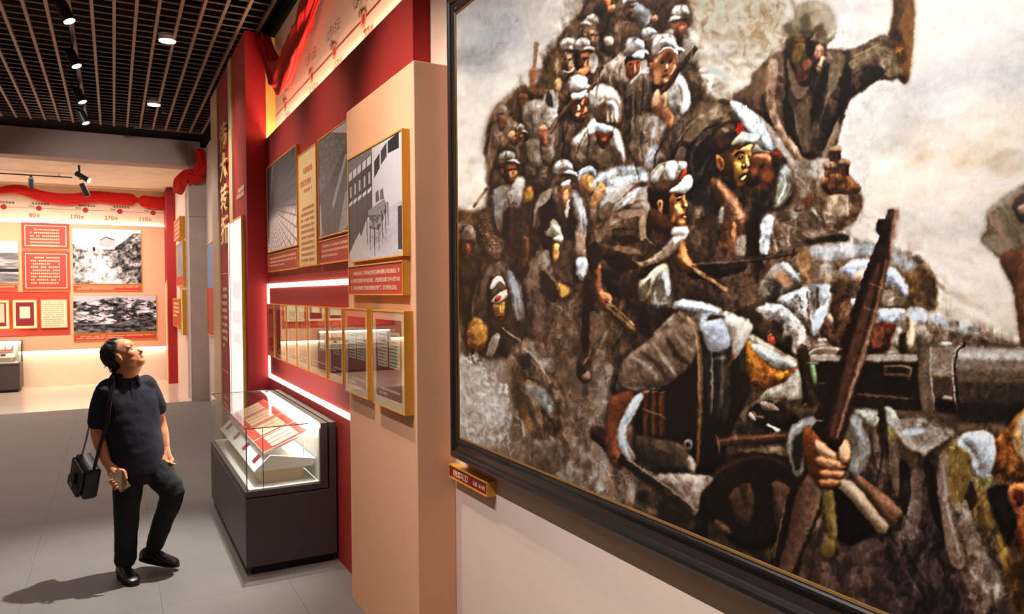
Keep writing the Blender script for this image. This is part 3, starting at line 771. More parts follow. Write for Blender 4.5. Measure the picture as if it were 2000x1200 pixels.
def album(loc, rotz, label, l0, l1, seed):
    """a tilted open document board lying on the tray"""
    t = thing('document_board', (0, 0, 0), label, 'document', 'documents inside the display cases')
    a = (0.155, 0.822); b = (0.475, 0.955)       # front and back edge (d, h)
    nx = -(b[1] - a[1]); nh = (b[0] - a[0]); ln = math.hypot(nx, nh); nx /= ln; nh /= ln
    def slab(s0, s1, m0, m1, e0, e1, nm, m, par):
        P = lambda s, l, e: (a[0] + (b[0] - a[0]) * s + nx * e, l, a[1] + (b[1] - a[1]) * s + nh * e)
        mb = MB().hexa([P(s0, m0, e0), P(s1, m0, e0), P(s1, m1, e0), P(s0, m1, e0), P(s0, m0, e1), P(s1, m0, e1), P(s1, m1, e1), P(s0, m1, e1)])
        return mb.build(nm, m, par)
    slab(0, 1, l0 - 0.012, l1 + 0.012, 0, 0.020, 'white_base', M_WBOARD, t)
    red = slab(0.01, 0.99, l0, l1, 0.020, 0.023, 'red_cover', mat('document_red', (206, 58, 40), 0.55), t)
    w = (l1 - l0)
    for q0, q1 in ((0.08, 0.30), (0.36, 0.58), (0.64, 0.92)):
        slab(0.22, 0.82, l0 + w * q0, l0 + w * q1, 0.023, 0.0245, 'cream_page', M_PAPER, red)
    P = lambda s, l: (a[0] + (b[0] - a[0]) * s, l, a[1] + (b[1] - a[1]) * s)
    for l in (l0 + 0.04, l1 - 0.04):
        MB().tube([P(0.9, l), (P(0.9, l)[0], l, 0.775)], 0.004, 6).build('prop', M_WBOARD, t)
    t.location = loc; t.rotation_euler = (0, 0, rotz)
    return t
for k, nm in enumerate(('nearest', 'second nearest', 'third nearest', 'farthest')):
    l0 = 0.13 + k * 0.465
    album((0.79, 5.41, 0), 0, nm + ' red and cream document board inside the near display case', l0, l0 + 0.43, k)
album((-1.72, 18.07, 0), math.radians(90), 'red and cream document board inside the far display case at the left edge', 0.13, 0.56, 9)

# ------------------------------------------------------------------ back wall
tb = thing('wall_timeline', FBW.p(0, 3.6, 0), 'printed timeline with red dots on the far back wall', 'wall graphic')
FBW.box(MB(), -4.0, 1.05, 3.860, 3.868, 0, 0.002).build('line', M_DOTR, tb)
for x, num, ux in ((-2.014, '90', -2.25), (-1.385, '80', -1.52), (-0.516, '170', -0.70), (0.153, '270', -0.04), (0.827, '110', 0.64)):
    d = disc(FBW, x, 3.864, 0, 0.034, 0.004).build('dot', M_DOTR, tb)
    disc(FBW, x, 3.864, 0.034, 0.056, 0.0035).build('ring', M_DOTR, d)
    text(FBW, num, ux + 0.08, 3.665, 0.003, 0.13, M_INK_R, tb, 'number', 'RIGHT', bold=0.002)
    text(FBW, '里', ux + 0.085, 3.675, 0.003, 0.07, M_INK_R, tb, 'unit', 'LEFT', bold=0.001)
    scribble(FBW, x - 0.24, x + 0.2, 3.99, 1, 0.055, 0.02, 0.003, M_INK_G, tb, 3, 'date', 1.0)
    scribble(FBW, x - 0.26, x - 0.08, 3.92, 1, 0.035, 0.02, 0.003, M_INK_G, tb, 5, 'place', 1.0)
gB = 'panels on the back wall'
o = photo_frame(FB, -0.774, 0.572, 2.229, 3.455, 0.03, ph_hill(), 'large photograph of a hillside track with a house on the back wall', gP, t=0.006)
caption(FB, -0.774, 0.572, 2.066, 2.20, 0.03, 'red caption strip under the hillside photograph', gC, 51, 2, 0.008)
photo_frame(FB, -0.786, 0.858, 1.14, 1.977, 0.03, ph_roofs(), 'wide photograph of crowded rooftops low on the back wall', gP, t=0.006)
caption(FB, -0.786, 0.853, 0.975, 1.11, 0.03, 'red caption strip under the rooftops photograph', gC, 52, 2, 0.008)
photo_frame(FB, -2.9, -1.757, 2.243, 3.147, 0.03, ph_river(), 'photograph of a pale river bank at the left edge of the back wall', gP, t=0.006)
caption(FB, -2.9, -1.776, 2.075, 2.211, 0.03, 'red caption strip under the river photograph at the left edge', gC, 53, 2, 0.008)
for v0, v1, rows, nm in ((2.985, 3.545, 6, 'upper red text panel with a thin cream border on the back wall'), (2.08, 2.945, 9, 'lower and taller red text panel with a thin cream border on the back wall')):
    o = thing('red_text_panel', FB.p(-1.26, v0, 0), nm, 'text panel', gB)
    FB.box(MB(), -1.70, -0.83, v0, v1, 0, 0.025).build('panel', M_CAPTION, o)
    border(FB, MB(), -1.645, -0.885, v0 + 0.06, v1 - 0.06, 0.025, 0.027, 0.012).build('border_line', M_INK_C, o)
    FB.box(MB(), -1.70, -0.83, v0 - 0.012, v0, 0, 0.03).build('gold_edge', M_GOLD, o)
    scribble(FB, -1.55, -0.98, v1 - 0.13, rows, 0.036, 0.032, 0.025, M_INK_C, o, rows, 'printed_text', 0.9)
rf = MB(); FB.box(rf, -4.0, -0.845, 1.125, 2.06, 0, 0.012)
o = tag(rf.build('red_backing_panel', M_CAPTION), 'red panel behind the small frames low on the back wall', 'panel')
FB2 = Fr('B', 18.71)
for u0, u1, kind, nm in ((-2.43, -1.94, 'b', 'small cream framed document cut by the left edge on the back wall'), (-1.886, -1.447, 'a', 'small cream frame with a tiny square paper on red, back wall'), (-1.382, -0.891, 'p', 'small frame filled by a handwritten cream letter, back wall')):
    o = thing('small_framed_document', FB2.p((u0 + u1) / 2, 1.28), nm, 'picture frame', 'small frames on the back wall')
    border(FB2, MB(), u0, u1, 1.28, 1.90, 0, 0.04, 0.012).build('frame', M_GOLD, o)
    if kind == 'p':
        FB2.box(MB(), u0 + 0.012, u1 - 0.012, 1.292, 1.888, 0, 0.03).build('document', M_PAPER, o)
        scribble(FB2, u0 + 0.04, u1 - 0.04, 1.85, 12, 0.026, 0.02, 0.03, M_RULE, o, 61, 'handwriting', 0.8)
    else:
        border(FB2, MB(), u0 + 0.012, u1 - 0.012, 1.292, 1.888, 0, 0.034, 0.045).build('mat_board', M_MATBOARD, o)
        FB2.box(MB(), u0 + 0.05, u1 - 0.05, 1.33, 1.85, 0, 0.026).build('backing', M_MAROON, o)
        if kind == 'a': FB2.box(MB(), -1.76, -1.575, 1.50, 1.75, 0.026, 0.03).build('document', M_PAPER, o)
        else: FB2.box(MB(), u0 + 0.12, u1 - 0.09, 1.42, 1.82, 0.026, 0.03).build('document', M_OLDPAPER, o)

# panels on the side wall of the back room and on the wall beyond the title block
gS = 'small panels on the side wall of the back room'
for u0, u1, v0, v1, w, kind, nm in (
    (-17.0, -15.5, 3.10, 3.50, 0.10, 'r', 'tilted red panel high on the side wall of the back room'),
    (-17.1, -15.42, 2.15, 3.02, 0.06, 'p', 'grey photograph panel on the side wall of the back room'),
    (-17.9, -16.1, 1.30, 1.90, 0.09, 'd', 'red document frame low on the side wall of the back room'),
    (-15.8, -15.42, 1.2, 2.08, 0.08, 'g', 'gold edged panel beside the concrete column')):
    o = thing('side_panel', FS.p((u0 + u1) / 2, v0), nm, 'panel', gS)
    border(FS, MB(), u0, u1, v0, v1, 0, w, 0.02).build('frame', M_GOLD, o)
    FS.box(MB(), u0 + 0.02, u1 - 0.02, v0 + 0.02, v1 - 0.02, 0, w - 0.01).build('sheet', M_CAPTION if kind in 'rd' else (mat('grey_print', (150, 142, 144), 0.6, var=0.25, scale=3) if kind == 'p' else M_CREAMPANEL), o)
    if kind in 'rd': scribble(FS, u0 + 0.15, u1 - 0.15, v1 - 0.08, 4, 0.05, 0.035, w - 0.01, M_INK_C, o, 5)
    if kind == 'p': FS.box(MB(), u0 + 0.02, u1 - 0.02, v0 + 0.02, v0 + 0.2, w - 0.01, w - 0.006).build('red_caption', M_CAPTION, o)
FW2 = Fr('R', 1.55)
o = thing('wall_picture', FW2.p(-13.9, 1.3), 'narrow sliver of a blue and red framed picture behind the title block', 'picture')
border(FW2, MB(), -14.5, -13.3, 1.25, 2.9, 0, 0.05, 0.02).build('frame', M_GOLD, o)
FW2.box(MB(), -14.48, -13.32, 2.1, 2.88, 0, 0.04).build('blue_sheet', mat('blue_print', (120, 150, 184), 0.6), o)
FW2.box(MB(), -14.48, -13.32, 1.27, 2.1, 0, 0.04).build('red_sheet', M_CAPTION, o)

# ------------------------------------------------------------------ red silk swags
def swag(name, pts, widths, nrm, label, seed, folds=5, depth=0.05, n=70, m=16, gather=()):
    """a gathered length of cloth along a path: nrm is the outward wall normal"""
    rnd = random.Random(seed); nrm = Vector(nrm)
    P = [Vector(p) for p in pts]
    def cr(k, t):
        p0 = P[max(k - 1, 0)]; p1 = P[k]; p2 = P[min(k + 1, len(P) - 1)]; p3 = P[min(k + 2, len(P) - 1)]
        return 0.5 * ((2 * p1) + (p2 - p0) * t + (2 * p0 - 5 * p1 + 4 * p2 - p3) * t * t + (3 * p1 - p0 - 3 * p2 + p3) * t ** 3)
    S = len(P) - 1; path = []; wd = []
    for i in range(n + 1):
        s = i / n * S; k = min(int(s), S - 1); t = s - k
        path.append(cr(k, t)); wd.append(widths[k] * (1 - t) + widths[k + 1] * t)
    ph = [rnd.random() * 6.28 for _ in range(6)]
    v = []; f = []
    M2 = 2 * m
    for i, p in enumerate(path):
        t = (path[min(i + 1, n)] - path[max(i - 1, 0)]).normalized()
        a = t.cross(nrm); a = a.normalized() if a.length > 1e-4 else Vector((0, 0, 1))
        g = 1.0
        for gp in gather: g -= 0.62 * math.exp(-((i / n - gp) / 0.018) ** 2)
        for j in range(M2):
            an = 2 * math.pi * j / M2
            u = math.cos(an); w = math.sin(an)
            rip = 1 + 0.55 * (1 - 2 * abs(math.sin(0.5 * folds * an + ph[0] + 1.6 * math.sin(i / n * 9 + ph[1])))) + 0.25 * (1 - 2 * abs(math.sin((folds + 1.5) * an + ph[2] + 3 * math.sin(i / n * 6))))
            q = p + a * (u * wd[i] * 0.5 * g * (0.86 + 0.14 * rip)) + nrm * (depth * g * (1.05 + w * rip))
            v.append(tuple(q))
    for i in range(n):
        for j in range(M2):
            a0 = i * M2 + j; a1 = i * M2 + (j + 1) % M2
            f.append((a0, a1, a1 + M2, a0 + M2))
    f.append(tuple(range(M2))[::-1]); f.append(tuple(n * M2 + j for j in range(M2)))
    mb = MB(); mb.v = v; mb.f = f
    o = mb.build(name, M_SILK, smooth=True)
    return tag(o, label, 'drape', 'red silk swags')
swag('silk_swag', [(1.46, 8.10, 4.66), (1.49, 7.95, 4.50), (1.50, 7.70, 4.26), (1.50, 7.42, 4.11), (1.50, 7.05, 4.12), (1.50, 6.65, 4.22), (1.50, 6.2, 4.35), (1.50, 5.7, 4.50), (1.50, 5.4, 4.58)],
     [0.22, 0.30, 0.34, 0.34, 0.36, 0.34, 0.30, 0.28, 0.22], (-1, 0, 0), 'red silk swag looping in front of the cream wall above the red panel', 2, 5, 0.045, 110, 24)
swag('silk_swag', [(1.43, 14.70, 4.66), (1.45, 14.72, 4.45), (1.43, 14.74, 4.28), (1.36, 14.78, 4.17), (1.22, 14.80, 4.15), (1.12, 14.82, 4.06), (1.10, 15.0, 3.95), (1.08, 15.2, 3.88)],
     [0.14, 0.17, 0.22, 0.28, 0.24, 0.24, 0.2, 0.16], (0, -1, 0), 'red silk swag draped across the concrete column', 3, 4, 0.045, 90, 20)
swag('silk_swag', [(-3.4, 18.66, 4.10), (-2.6, 18.66, 4.05), (-2.1, 18.66, 4.17), (-1.7, 18.66, 4.22), (-1.25, 18.66, 4.10), (-0.8, 18.66, 4.08), (-0.35, 18.66, 4.14), (0.05, 18.66, 4.13), (0.45, 18.66, 4.13), (0.8, 18.66, 4.08), (1.04, 18.66, 4.06)],
     [0.2, 0.2, 0.14, 0.2, 0.24, 0.24, 0.26, 0.26, 0.26, 0.28, 0.30], (0, -1, 0), 'long red silk garland along the top of the far back wall', 4, 3, 0.05, 120, 12, (0.815,))
# ------------------------------------------------------------------ oil painting: a numpy brush kit
PX0, PX1, PY0, PY1 = 876, 2014, -70, 1322        # design sheet of the painting (units of the sheet)
class Sheet:
    def __init__(s):
        s.H = PY1 - PY0; s.W = PX1 - PX0
        s.a = np.zeros((s.H, s.W, 3)); s.rng = np.random.default_rng(11); s.o = (0, 0, 1.0)
    def base(s, ox, oy, k=0.3): s.o = (ox, oy, k)
    def pts(s, p):
        q = np.array(p, float).reshape(-1, 2) * s.o[2]; q[:, 0] += s.o[0] - PX0; q[:, 1] += s.o[1] - PY0
        return q
def hexc(c):
    if isinstance(c, str): return np.array([int(c[i:i + 2], 16) / 255 for i in (0, 2, 4)])
    return np.array(c, float)
def crom(q, closed=True, n=5):
    if len(q) < 3: return q
    if closed: p0 = np.roll(q, 1, 0); p2 = np.roll(q, -1, 0); p3 = np.roll(q, -2, 0); p1 = q
    else:
        p1 = q[:-1]; p2 = q[1:]; p0 = np.vstack([q[:1], q[:-2]]); p3 = np.vstack([q[2:], q[-1:]])
    out = []
    for t in np.arange(n) / n:
        out.append(0.5 * (2 * p1 + (p2 - p0) * t + (2 * p0 - 5 * p1 + 4 * p2 - p3) * t * t + (3 * p1 - p0 - 3 * p2 + p3) * t ** 3))
    r = np.stack(out, 1).reshape(-1, 2)
    if not closed: r = np.vstack([r, q[-1:]])
    return r
def fillmask(q, x0, y0, w, h):
    """anti-aliased coverage of a closed polygon on a small window"""
    d = np.zeros((h, w + 2))
    a = q - (x0, y0); b = np.roll(a, -1, 0)
    S = 2                                                   # sub-scanlines
    for (xa, ya), (xb, yb) in zip(a, b):
        if ya == yb: continue
        sg = 1.0
        if ya > yb: xa, ya, xb, yb, sg = xb, yb, xa, ya, -1.0
        k0 = max(0, int(math.ceil(ya * S - 0.5))); k1 = min(h * S - 1, int(math.ceil(yb * S - 0.5)) - 1)
        if k1 < k0: continue
        k = np.arange(k0, k1 + 1); x = xa + ((k + 0.5) / S - ya) * (xb - xa) / (yb - ya)
        x = np.clip(x, 0, w); xi = x.astype(int); fx = x - xi
        np.add.at(d, (k // S, xi), sg * (1 - fx) / S); np.add.at(d, (k // S, np.minimum(xi + 1, w + 1)), sg * fx / S)
    return np.clip(np.abs(np.cumsum(d, 1)[:, :w]), 0, 1)
def blur(m, r):
    r = int(round(r))
    if r < 1: return m
    for ax in (0, 1):
        for _ in range(2):
            pw = [(0, 0)] * m.ndim; pw[ax] = (r + 1, r)
            c = np.cumsum(np.pad(m, pw, mode='edge'), ax)
            if ax == 0: m = (c[2 * r + 1:] - c[:-2 * r - 1]) / (2 * r + 1)
            else: m = (c[:, 2 * r + 1:] - c[:, :-2 * r - 1]) / (2 * r + 1)
    return m
def shape(S, p, col, soft=1, g=None, op=1.0, raw=False, rough=0.10, cr=True, hatch=None):
    """filled soft-edged shape; g = (x0,y0,x1,y1,colour2) linear blend; hatch = (angle, strength): brushed streaks"""
    q = p if raw else S.pts(p)
    if cr: q = crom(q)
    pad = int(soft * 3) + 2
    x0 = max(0, int(q[:, 0].min()) - pad); x1 = min(S.W, int(q[:, 0].max()) + pad + 1)
    y0 = max(0, int(q[:, 1].min()) - pad); y1 = min(S.H, int(q[:, 1].max()) + pad + 1)
    if x1 - x0 < 2 or y1 - y0 < 2: return
    w = x1 - x0; h = y1 - y0
    m0 = fillmask(q, x0, y0, w, h)
    m = blur(m0, soft) * op
    c = np.broadcast_to(hexc(col), (h, w, 3)).copy()
    if g is not None:
        ga = S.pts([(g[0], g[1]), (g[2], g[3])]); dv = ga[1] - ga[0]
        X, Y = np.meshgrid(np.arange(w) + x0, np.arange(h) + y0)
        t = np.clip(((X - ga[0, 0]) * dv[0] + (Y - ga[0, 1]) * dv[1]) / (dv @ dv), 0, 1)[..., None]
        c = c * (1 - t) + hexc(g[4]) * t
    if rough:
        an, st = hatch if hatch else (70, 0.0)
        n = S.tex[y0:y1, x0:x1] - 0.5
        c = c * (1 + rough * 2.2 * n[..., None])
        if st:
            X, Y = np.meshgrid(np.arange(w) + x0, np.arange(h) + y0); a = math.radians(an)
            u = (X * math.sin(a) - Y * math.cos(a)) / 5.5 + 9 * (S.tex2[y0:y1, x0:x1] - 0.5)
            f = np.interp(u % 997, np.arange(998), S.line) - 0.5
            u2 = (X * math.sin(a + .35) - Y * math.cos(a + .35)) / 2.2 + 14 * (S.tex2[y0:y1, x0:x1] - 0.5)
            f2 = np.interp(u2 % 997, np.arange(998), S.line) - 0.5
            c = c * np.clip(1 + st * (3.6 * f + 1.6 * f2), .25, 1.9)[..., None]
    if soft <= 2 and op > .9 and min(w, h) > 9 and cr:
        R = float(np.clip(min(w, h) * .13, 2, 11)); mb = blur(np.pad(m0, 3), R)[3:-3, 3:-3]
        gy, gx = np.gradient(mb); sh = np.clip((-gx * .35 + gy * .95) * R * 1.1, -.34, .22)
        c = c * (1 + sh)[..., None]
        e = max(2, int(R * .6)); X0 = max(0, x0 - e); Y0 = max(0, y0 - e); X1 = min(S.W, x1 + e); Y1 = min(S.H, y1 + e)
        hm = np.zeros((Y1 - Y0, X1 - X0)); hm[y0 - Y0:y1 - Y0, x0 - X0:x1 - X0] = m0
        hm = blur(hm, e) * .42
        if raw is False: S.a[Y0:Y1, X0:X1] = S.a[Y0:Y1, X0:X1] * (1 - hm[..., None] * (1 - np.array([.30, .22, .17])))
    S.a[y0:y1, x0:x1] = S.a[y0:y1, x0:x1] * (1 - m[..., None]) + np.clip(c, 0, 1) * m[..., None]
def line(S, p, w, col, soft=1, op=1.0, g=None, cr=True):
    """tapered stroke; w = width or widths at start, (middle,) end in sheet units of the current base"""
    q = S.pts(p)
    if cr and len(q) > 2: q = crom(q, False, 4)
    ws = [w] if np.isscalar(w) else list(w)
    wd = np.interp(np.linspace(0, 1, len(q)), np.linspace(0, 1, len(ws)), ws) * S.o[2] * 0.5 if len(ws) > 1 else np.full(len(q), ws[0] * S.o[2] * 0.5)
    t = np.gradient(q, axis=0); t /= np.maximum(np.hypot(t[:, 0], t[:, 1]), 1e-6)[:, None]
    nrm = np.stack([-t[:, 1], t[:, 0]], 1) * wd[:, None]
    shape(S, np.vstack([q + nrm, (q - nrm)[::-1]]), col, soft, g, op, True, 0.10, False)
def dabs(S, box, n, ang, ln, wd, cols, op=0.5, spread=18, soft=1, clip=None):
    """scattered brush dabs inside a box, or inside a polygon clip"""
    x0, y0, x1, y1 = box; r = S.rng
    cl = None
    if clip is not None:
        q = S.pts(clip); cl = q
    for _ in range(n):
        x = x0 + (x1 - x0) * r.random(); y = y0 + (y1 - y0) * r.random()
        if cl is not None:
            P = S.pts([(x, y)])[0]; ins = False; j = len(cl) - 1
            for i in range(len(cl)):
                if (cl[i, 1] > P[1]) != (cl[j, 1] > P[1]) and P[0] < (cl[j, 0] - cl[i, 0]) * (P[1] - cl[i, 1]) / (cl[j, 1] - cl[i, 1]) + cl[i, 0]: ins = not ins
                j = i
            if not ins: continue
        a = math.radians(ang + spread * r.normal()); L = ln * (0.6 + 0.8 * r.random()) / 2
        b = 0.25 * L * r.normal()
        dx, dy = math.cos(a) * L, math.sin(a) * L
        c = hexc(cols[int(r.integers(len(cols)))])
        line(S, [(x - dx, y - dy), (x - dy / max(L, 1e-6) * b, y + dx / max(L, 1e-6) * b), (x + dx, y + dy)], (wd * 0.3, wd * (0.7 + 0.6 * r.random()), wd * 0.2), c, soft, op)

def brushpass(S, n, box, ln, wd, jit, seed, op=.75):
    """work over the sheet with strokes of the local colour laid along the forms"""
    r = np.random.default_rng(seed)
    L = blur(S.a.mean(-1), 4); gy, gx = np.gradient(L)
    src = blur(S.a, 1)
    o = S.o; S.o = (PX0, PY0, 1.0)
    xs = r.integers(box[0] - PX0, box[2] - PX0, n); ys = r.integers(box[1] - PY0, box[3] - PY0, n)
    for x, y in zip(xs, ys):
        a = math.atan2(gy[y, x], gx[y, x]) + 1.5708 + .35 * r.normal()
        g = math.hypot(gy[y, x], gx[y, x])
        if g > .022: continue
        l = ln * (.5 + r.random()) / (1 + g * 40); dx, dy = math.cos(a) * l / 2, math.sin(a) * l / 2
        c = src[y, x]; k = 1 + jit * (.25 if c.mean() > .62 else 1) * float(np.clip(r.normal(), -1.8, 1.8))
        c = np.clip(c * k + .012 * r.normal(size=3) * jit * 6, 0, 1)
        w = wd * (.5 + r.random()); b = .15 * l * r.normal()
        q = np.array([(x - dx, y - dy), (x - dy / max(l, 1) * b * 2, y + dx / max(l, 1) * b * 2), (x + dx, y + dy)], float)
        t = np.array([dx, dy]) / max(l / 2, 1e-6); nn = np.array([-t[1], t[0]]) * w / 2
        P = np.vstack([q[0], q[0] * .6 + q[1] * .4 + nn, q[1] + nn, q[2] * .7 + q[1] * .3 + nn * .7, q[2], q[2] * .7 + q[1] * .3 - nn * .7, q[1] - nn, q[0] * .6 + q[1] * .4 - nn])
        x0 = max(0, int(P[:, 0].min()) - 1); x1 = min(S.W, int(P[:, 0].max()) + 2); y0 = max(0, int(P[:, 1].min()) - 1); y1 = min(S.H, int(P[:, 1].max()) + 2)
        if x1 - x0 < 2 or y1 - y0 < 2: continue
        m = fillmask(P, x0, y0, x1 - x0, y1 - y0)[..., None] * op
        S.a[y0:y1, x0:x1] = S.a[y0:y1, x0:x1] * (1 - m) + c * m
    S.o = o
UNDER = """960,40,92969c 905,60,a3a3a2 985,70,878d96 930,110,8f9499 960,150,a9a6a5 1050,20,b4aba3 1000,110,bdb4ac 1020,160,c6bcb3 910,190,b9b1aa 900,270,d9cfc3 930,330,e0d6ca 905,380,d5ccbf 960,230,cfc5bb 1100,20,aba196 1080,70,b8ada3 985,200,c9bfb6
1650,30,cac5c1 1720,90,d6d1cd 1900,60,dcd8d5 1990,100,dad6d2 1850,180,e2dfde 1700,230,e2ddd9 1800,290,d8c6b0 1960,290,ccb89e 1900,340,ddd5cb 1990,360,d8d0c8 1750,330,dfdad5 1850,400,e6e0da 1750,450,dfd7cf 1800,540,d3c7bb 1900,610,b5a18f 1950,560,cdc0b2 1850,640,a89887 1980,450,e2dcd6 1920,480,dcd3ca 1640,150,c9c3bc 1560,10,c0bbb5
1400,60,9c9081 1450,20,9a9784 1500,60,b0a48e 1430,120,ada294 1480,130,d4ccc3 1380,150,8f7f70 1440,175,d2c8bb 1350,100,7c6d60 1470,60,8c7d63
905,740,b0aaa4 960,800,a6a09a 930,860,9c958e 1000,870,6b6058 1060,900,62554b 1120,940,7f7772 1180,975,766b62 1100,820,695c52 1190,740,6f6662 1230,1000,5f5248 1040,760,524439 897,700,948c86 1130,890,655a53
1050,300,54463b 1100,450,46382e 1000,550,524238 1080,640,5e4f46 910,560,483829 1250,200,655850 1300,600,382a22 1400,700,33271f 1450,500,43362e 1350,900,291f19 1500,1000,2e231b 1700,1000,453731 1800,1100,453a33 1990,1120,533a22 1600,1150,493a33 1400,1040,30251d 1900,900,5a4d3e 1850,780,4e423a 1150,60,6a5c50 1200,140,5c4d42 1300,1040,2f251e 1750,1150,44383a 1950,1180,4f3b24 2010,900,6a4a24 1560,560,6b5a4c"""
def underpaint(S):
    h, w = S.H // 6 + 1, S.W // 6 + 1
    X, Y = np.meshgrid(np.arange(w) * 6 + PX0, np.arange(h) * 6 + PY0)
    num = np.zeros((h, w, 3)); den = np.zeros((h, w))
    wx = 40 * (fnoise(h, w, 16, 16, S.rng, 4) - 0.5); wy = 40 * (fnoise(h, w, 16, 16, S.rng, 4) - 0.5)
    for t in UNDER.split():
        x, y, c = t.split(','); k = 1.0 / (((X + wx - float(x)) ** 2 + (Y + wy - float(y)) ** 2) + 180) ** 1.7
        num += k[..., None] * hexc(c); den += k
    a = num / den[..., None]
    yi = np.minimum(np.arange(S.H) / 6, h - 1.001); xi = np.minimum(np.arange(S.W) / 6, w - 1.001)
    y0 = yi.astype(int); x0 = xi.astype(int); fy = (yi - y0)[:, None, None]; fx = (xi - x0)[None, :, None]
    S.a = (a[y0][:, x0] * (1 - fx) + a[y0][:, x0 + 1] * fx) * (1 - fy) + (a[y0 + 1][:, x0] * (1 - fx) + a[y0 + 1][:, x0 + 1] * fx) * fy

def capR(S, x, y, s, f=1, rot=0, top='b7b2ae', sh='6b5f55', brim='c9c6c6', star=None):
    """soft peaked cap, side view; s = width, f = 1 peak to the right"""
    a = math.radians(rot)
    def T(p): return [(x + s * (f * u * math.cos(a) - v * math.sin(a)), y + s * (f * u * math.sin(a) + v * math.cos(a))) for u, v in p]
    shape(S, T([(-.5, .12), (-.52, -.2), (-.3, -.5), (.08, -.56), (.4, -.4), (.5, -.12), (.42, .12), (0, .2)]), sh, 1)
    shape(S, T([(-.42, .0), (-.42, -.22), (-.24, -.46), (.08, -.52), (.36, -.38), (.44, -.14), (.3, -.06), (.05, -.1), (-.2, .02)]), top, 1, rough=.2)
    shape(S, T([(-.15, -.5), (-.02, -.52), (.02, -.2), (-.08, -.02)]), sh, 1, op=.55)
    shape(S, T([(.2, -.46), (.28, -.44), (.26, -.15), (.2, -.1)]), sh, 1, op=.45)
    shape(S, T([(-.46, .02), (0, .02), (.44, -.08), (.47, .06), (0, .2), (-.44, .18)]), sh, 1, op=.8)
    shape(S, T([(.05, .1), (.42, -.04), (.72, .12), (.74, .24), (.5, .2), (.2, .22)]), brim, 1)
    shape(S, T([(.1, .2), (.5, .2), (.73, .25), (.5, .28), (.2, .28)]), '3a2c22', 1, op=.8)
    if star: shape(S, T([(.22, -.12), (.36, -.16), (.38, .0), (.24, .03)]), star, 1)

def faceR(S, x, y, s, f=1, rot=0, dark='6a4024', mid='9a6238', lit='d2a06c'):
    """head in three-quarter view under a cap; s = head height"""
    a = math.radians(rot)
    def T(p): return [(x + s * (f * u * math.cos(a) - v * math.sin(a)), y + s * (f * u * math.sin(a) + v * math.cos(a))) for u, v in p]
    shape(S, T([(-.34, -.3), (.3, -.34), (.36, -.05), (.42, .1), (.34, .2), (.32, .4), (.12, .52), (-.12, .42), (-.3, .15)]), dark, 1)
    shape(S, T([(-.1, -.25), (.28, -.28), (.34, -.04), (.4, .1), (.32, .16), (.3, .36), (.1, .46), (0, .2)]), mid, 1)
    shape(S, T([(.1, -.08), (.3, -.1), (.38, .1), (.28, .14), (.26, .3), (.12, .3), (.06, .1)]), lit, 1, op=.8)
    shape(S, T([(-.02, -.1), (.14, -.14), (.16, -.06), (.02, -.03)]), '24160e', 1, op=.9)
    shape(S, T([(.2, -.14), (.32, -.14), (.31, -.07), (.22, -.06)]), '24160e', 1, op=.9)
    shape(S, T([(.1, .24), (.3, .22), (.29, .27), (.12, .29)]), '4a2414', 1, op=.9)
    shape(S, T([(.16, -.02), (.22, -.04), (.26, .14), (.16, .15)]), dark, 1, op=.6)
    shape(S, T([(-.34, -.1), (-.22, -.12), (-.2, .1), (-.3, .12)]), mid, 1)

def rifle(S, p, w=14, c='4a3424', hi='8a6a4c'):
    line(S, p, (w * .7, w, w * 1.1), '241811', 1); line(S, p, (w * .5, w * .75, w * .8), c, 1)
    q = [(a - w * .18, b - w * .18) for a, b in p]; line(S, q, w * .22, hi, 1, .7)

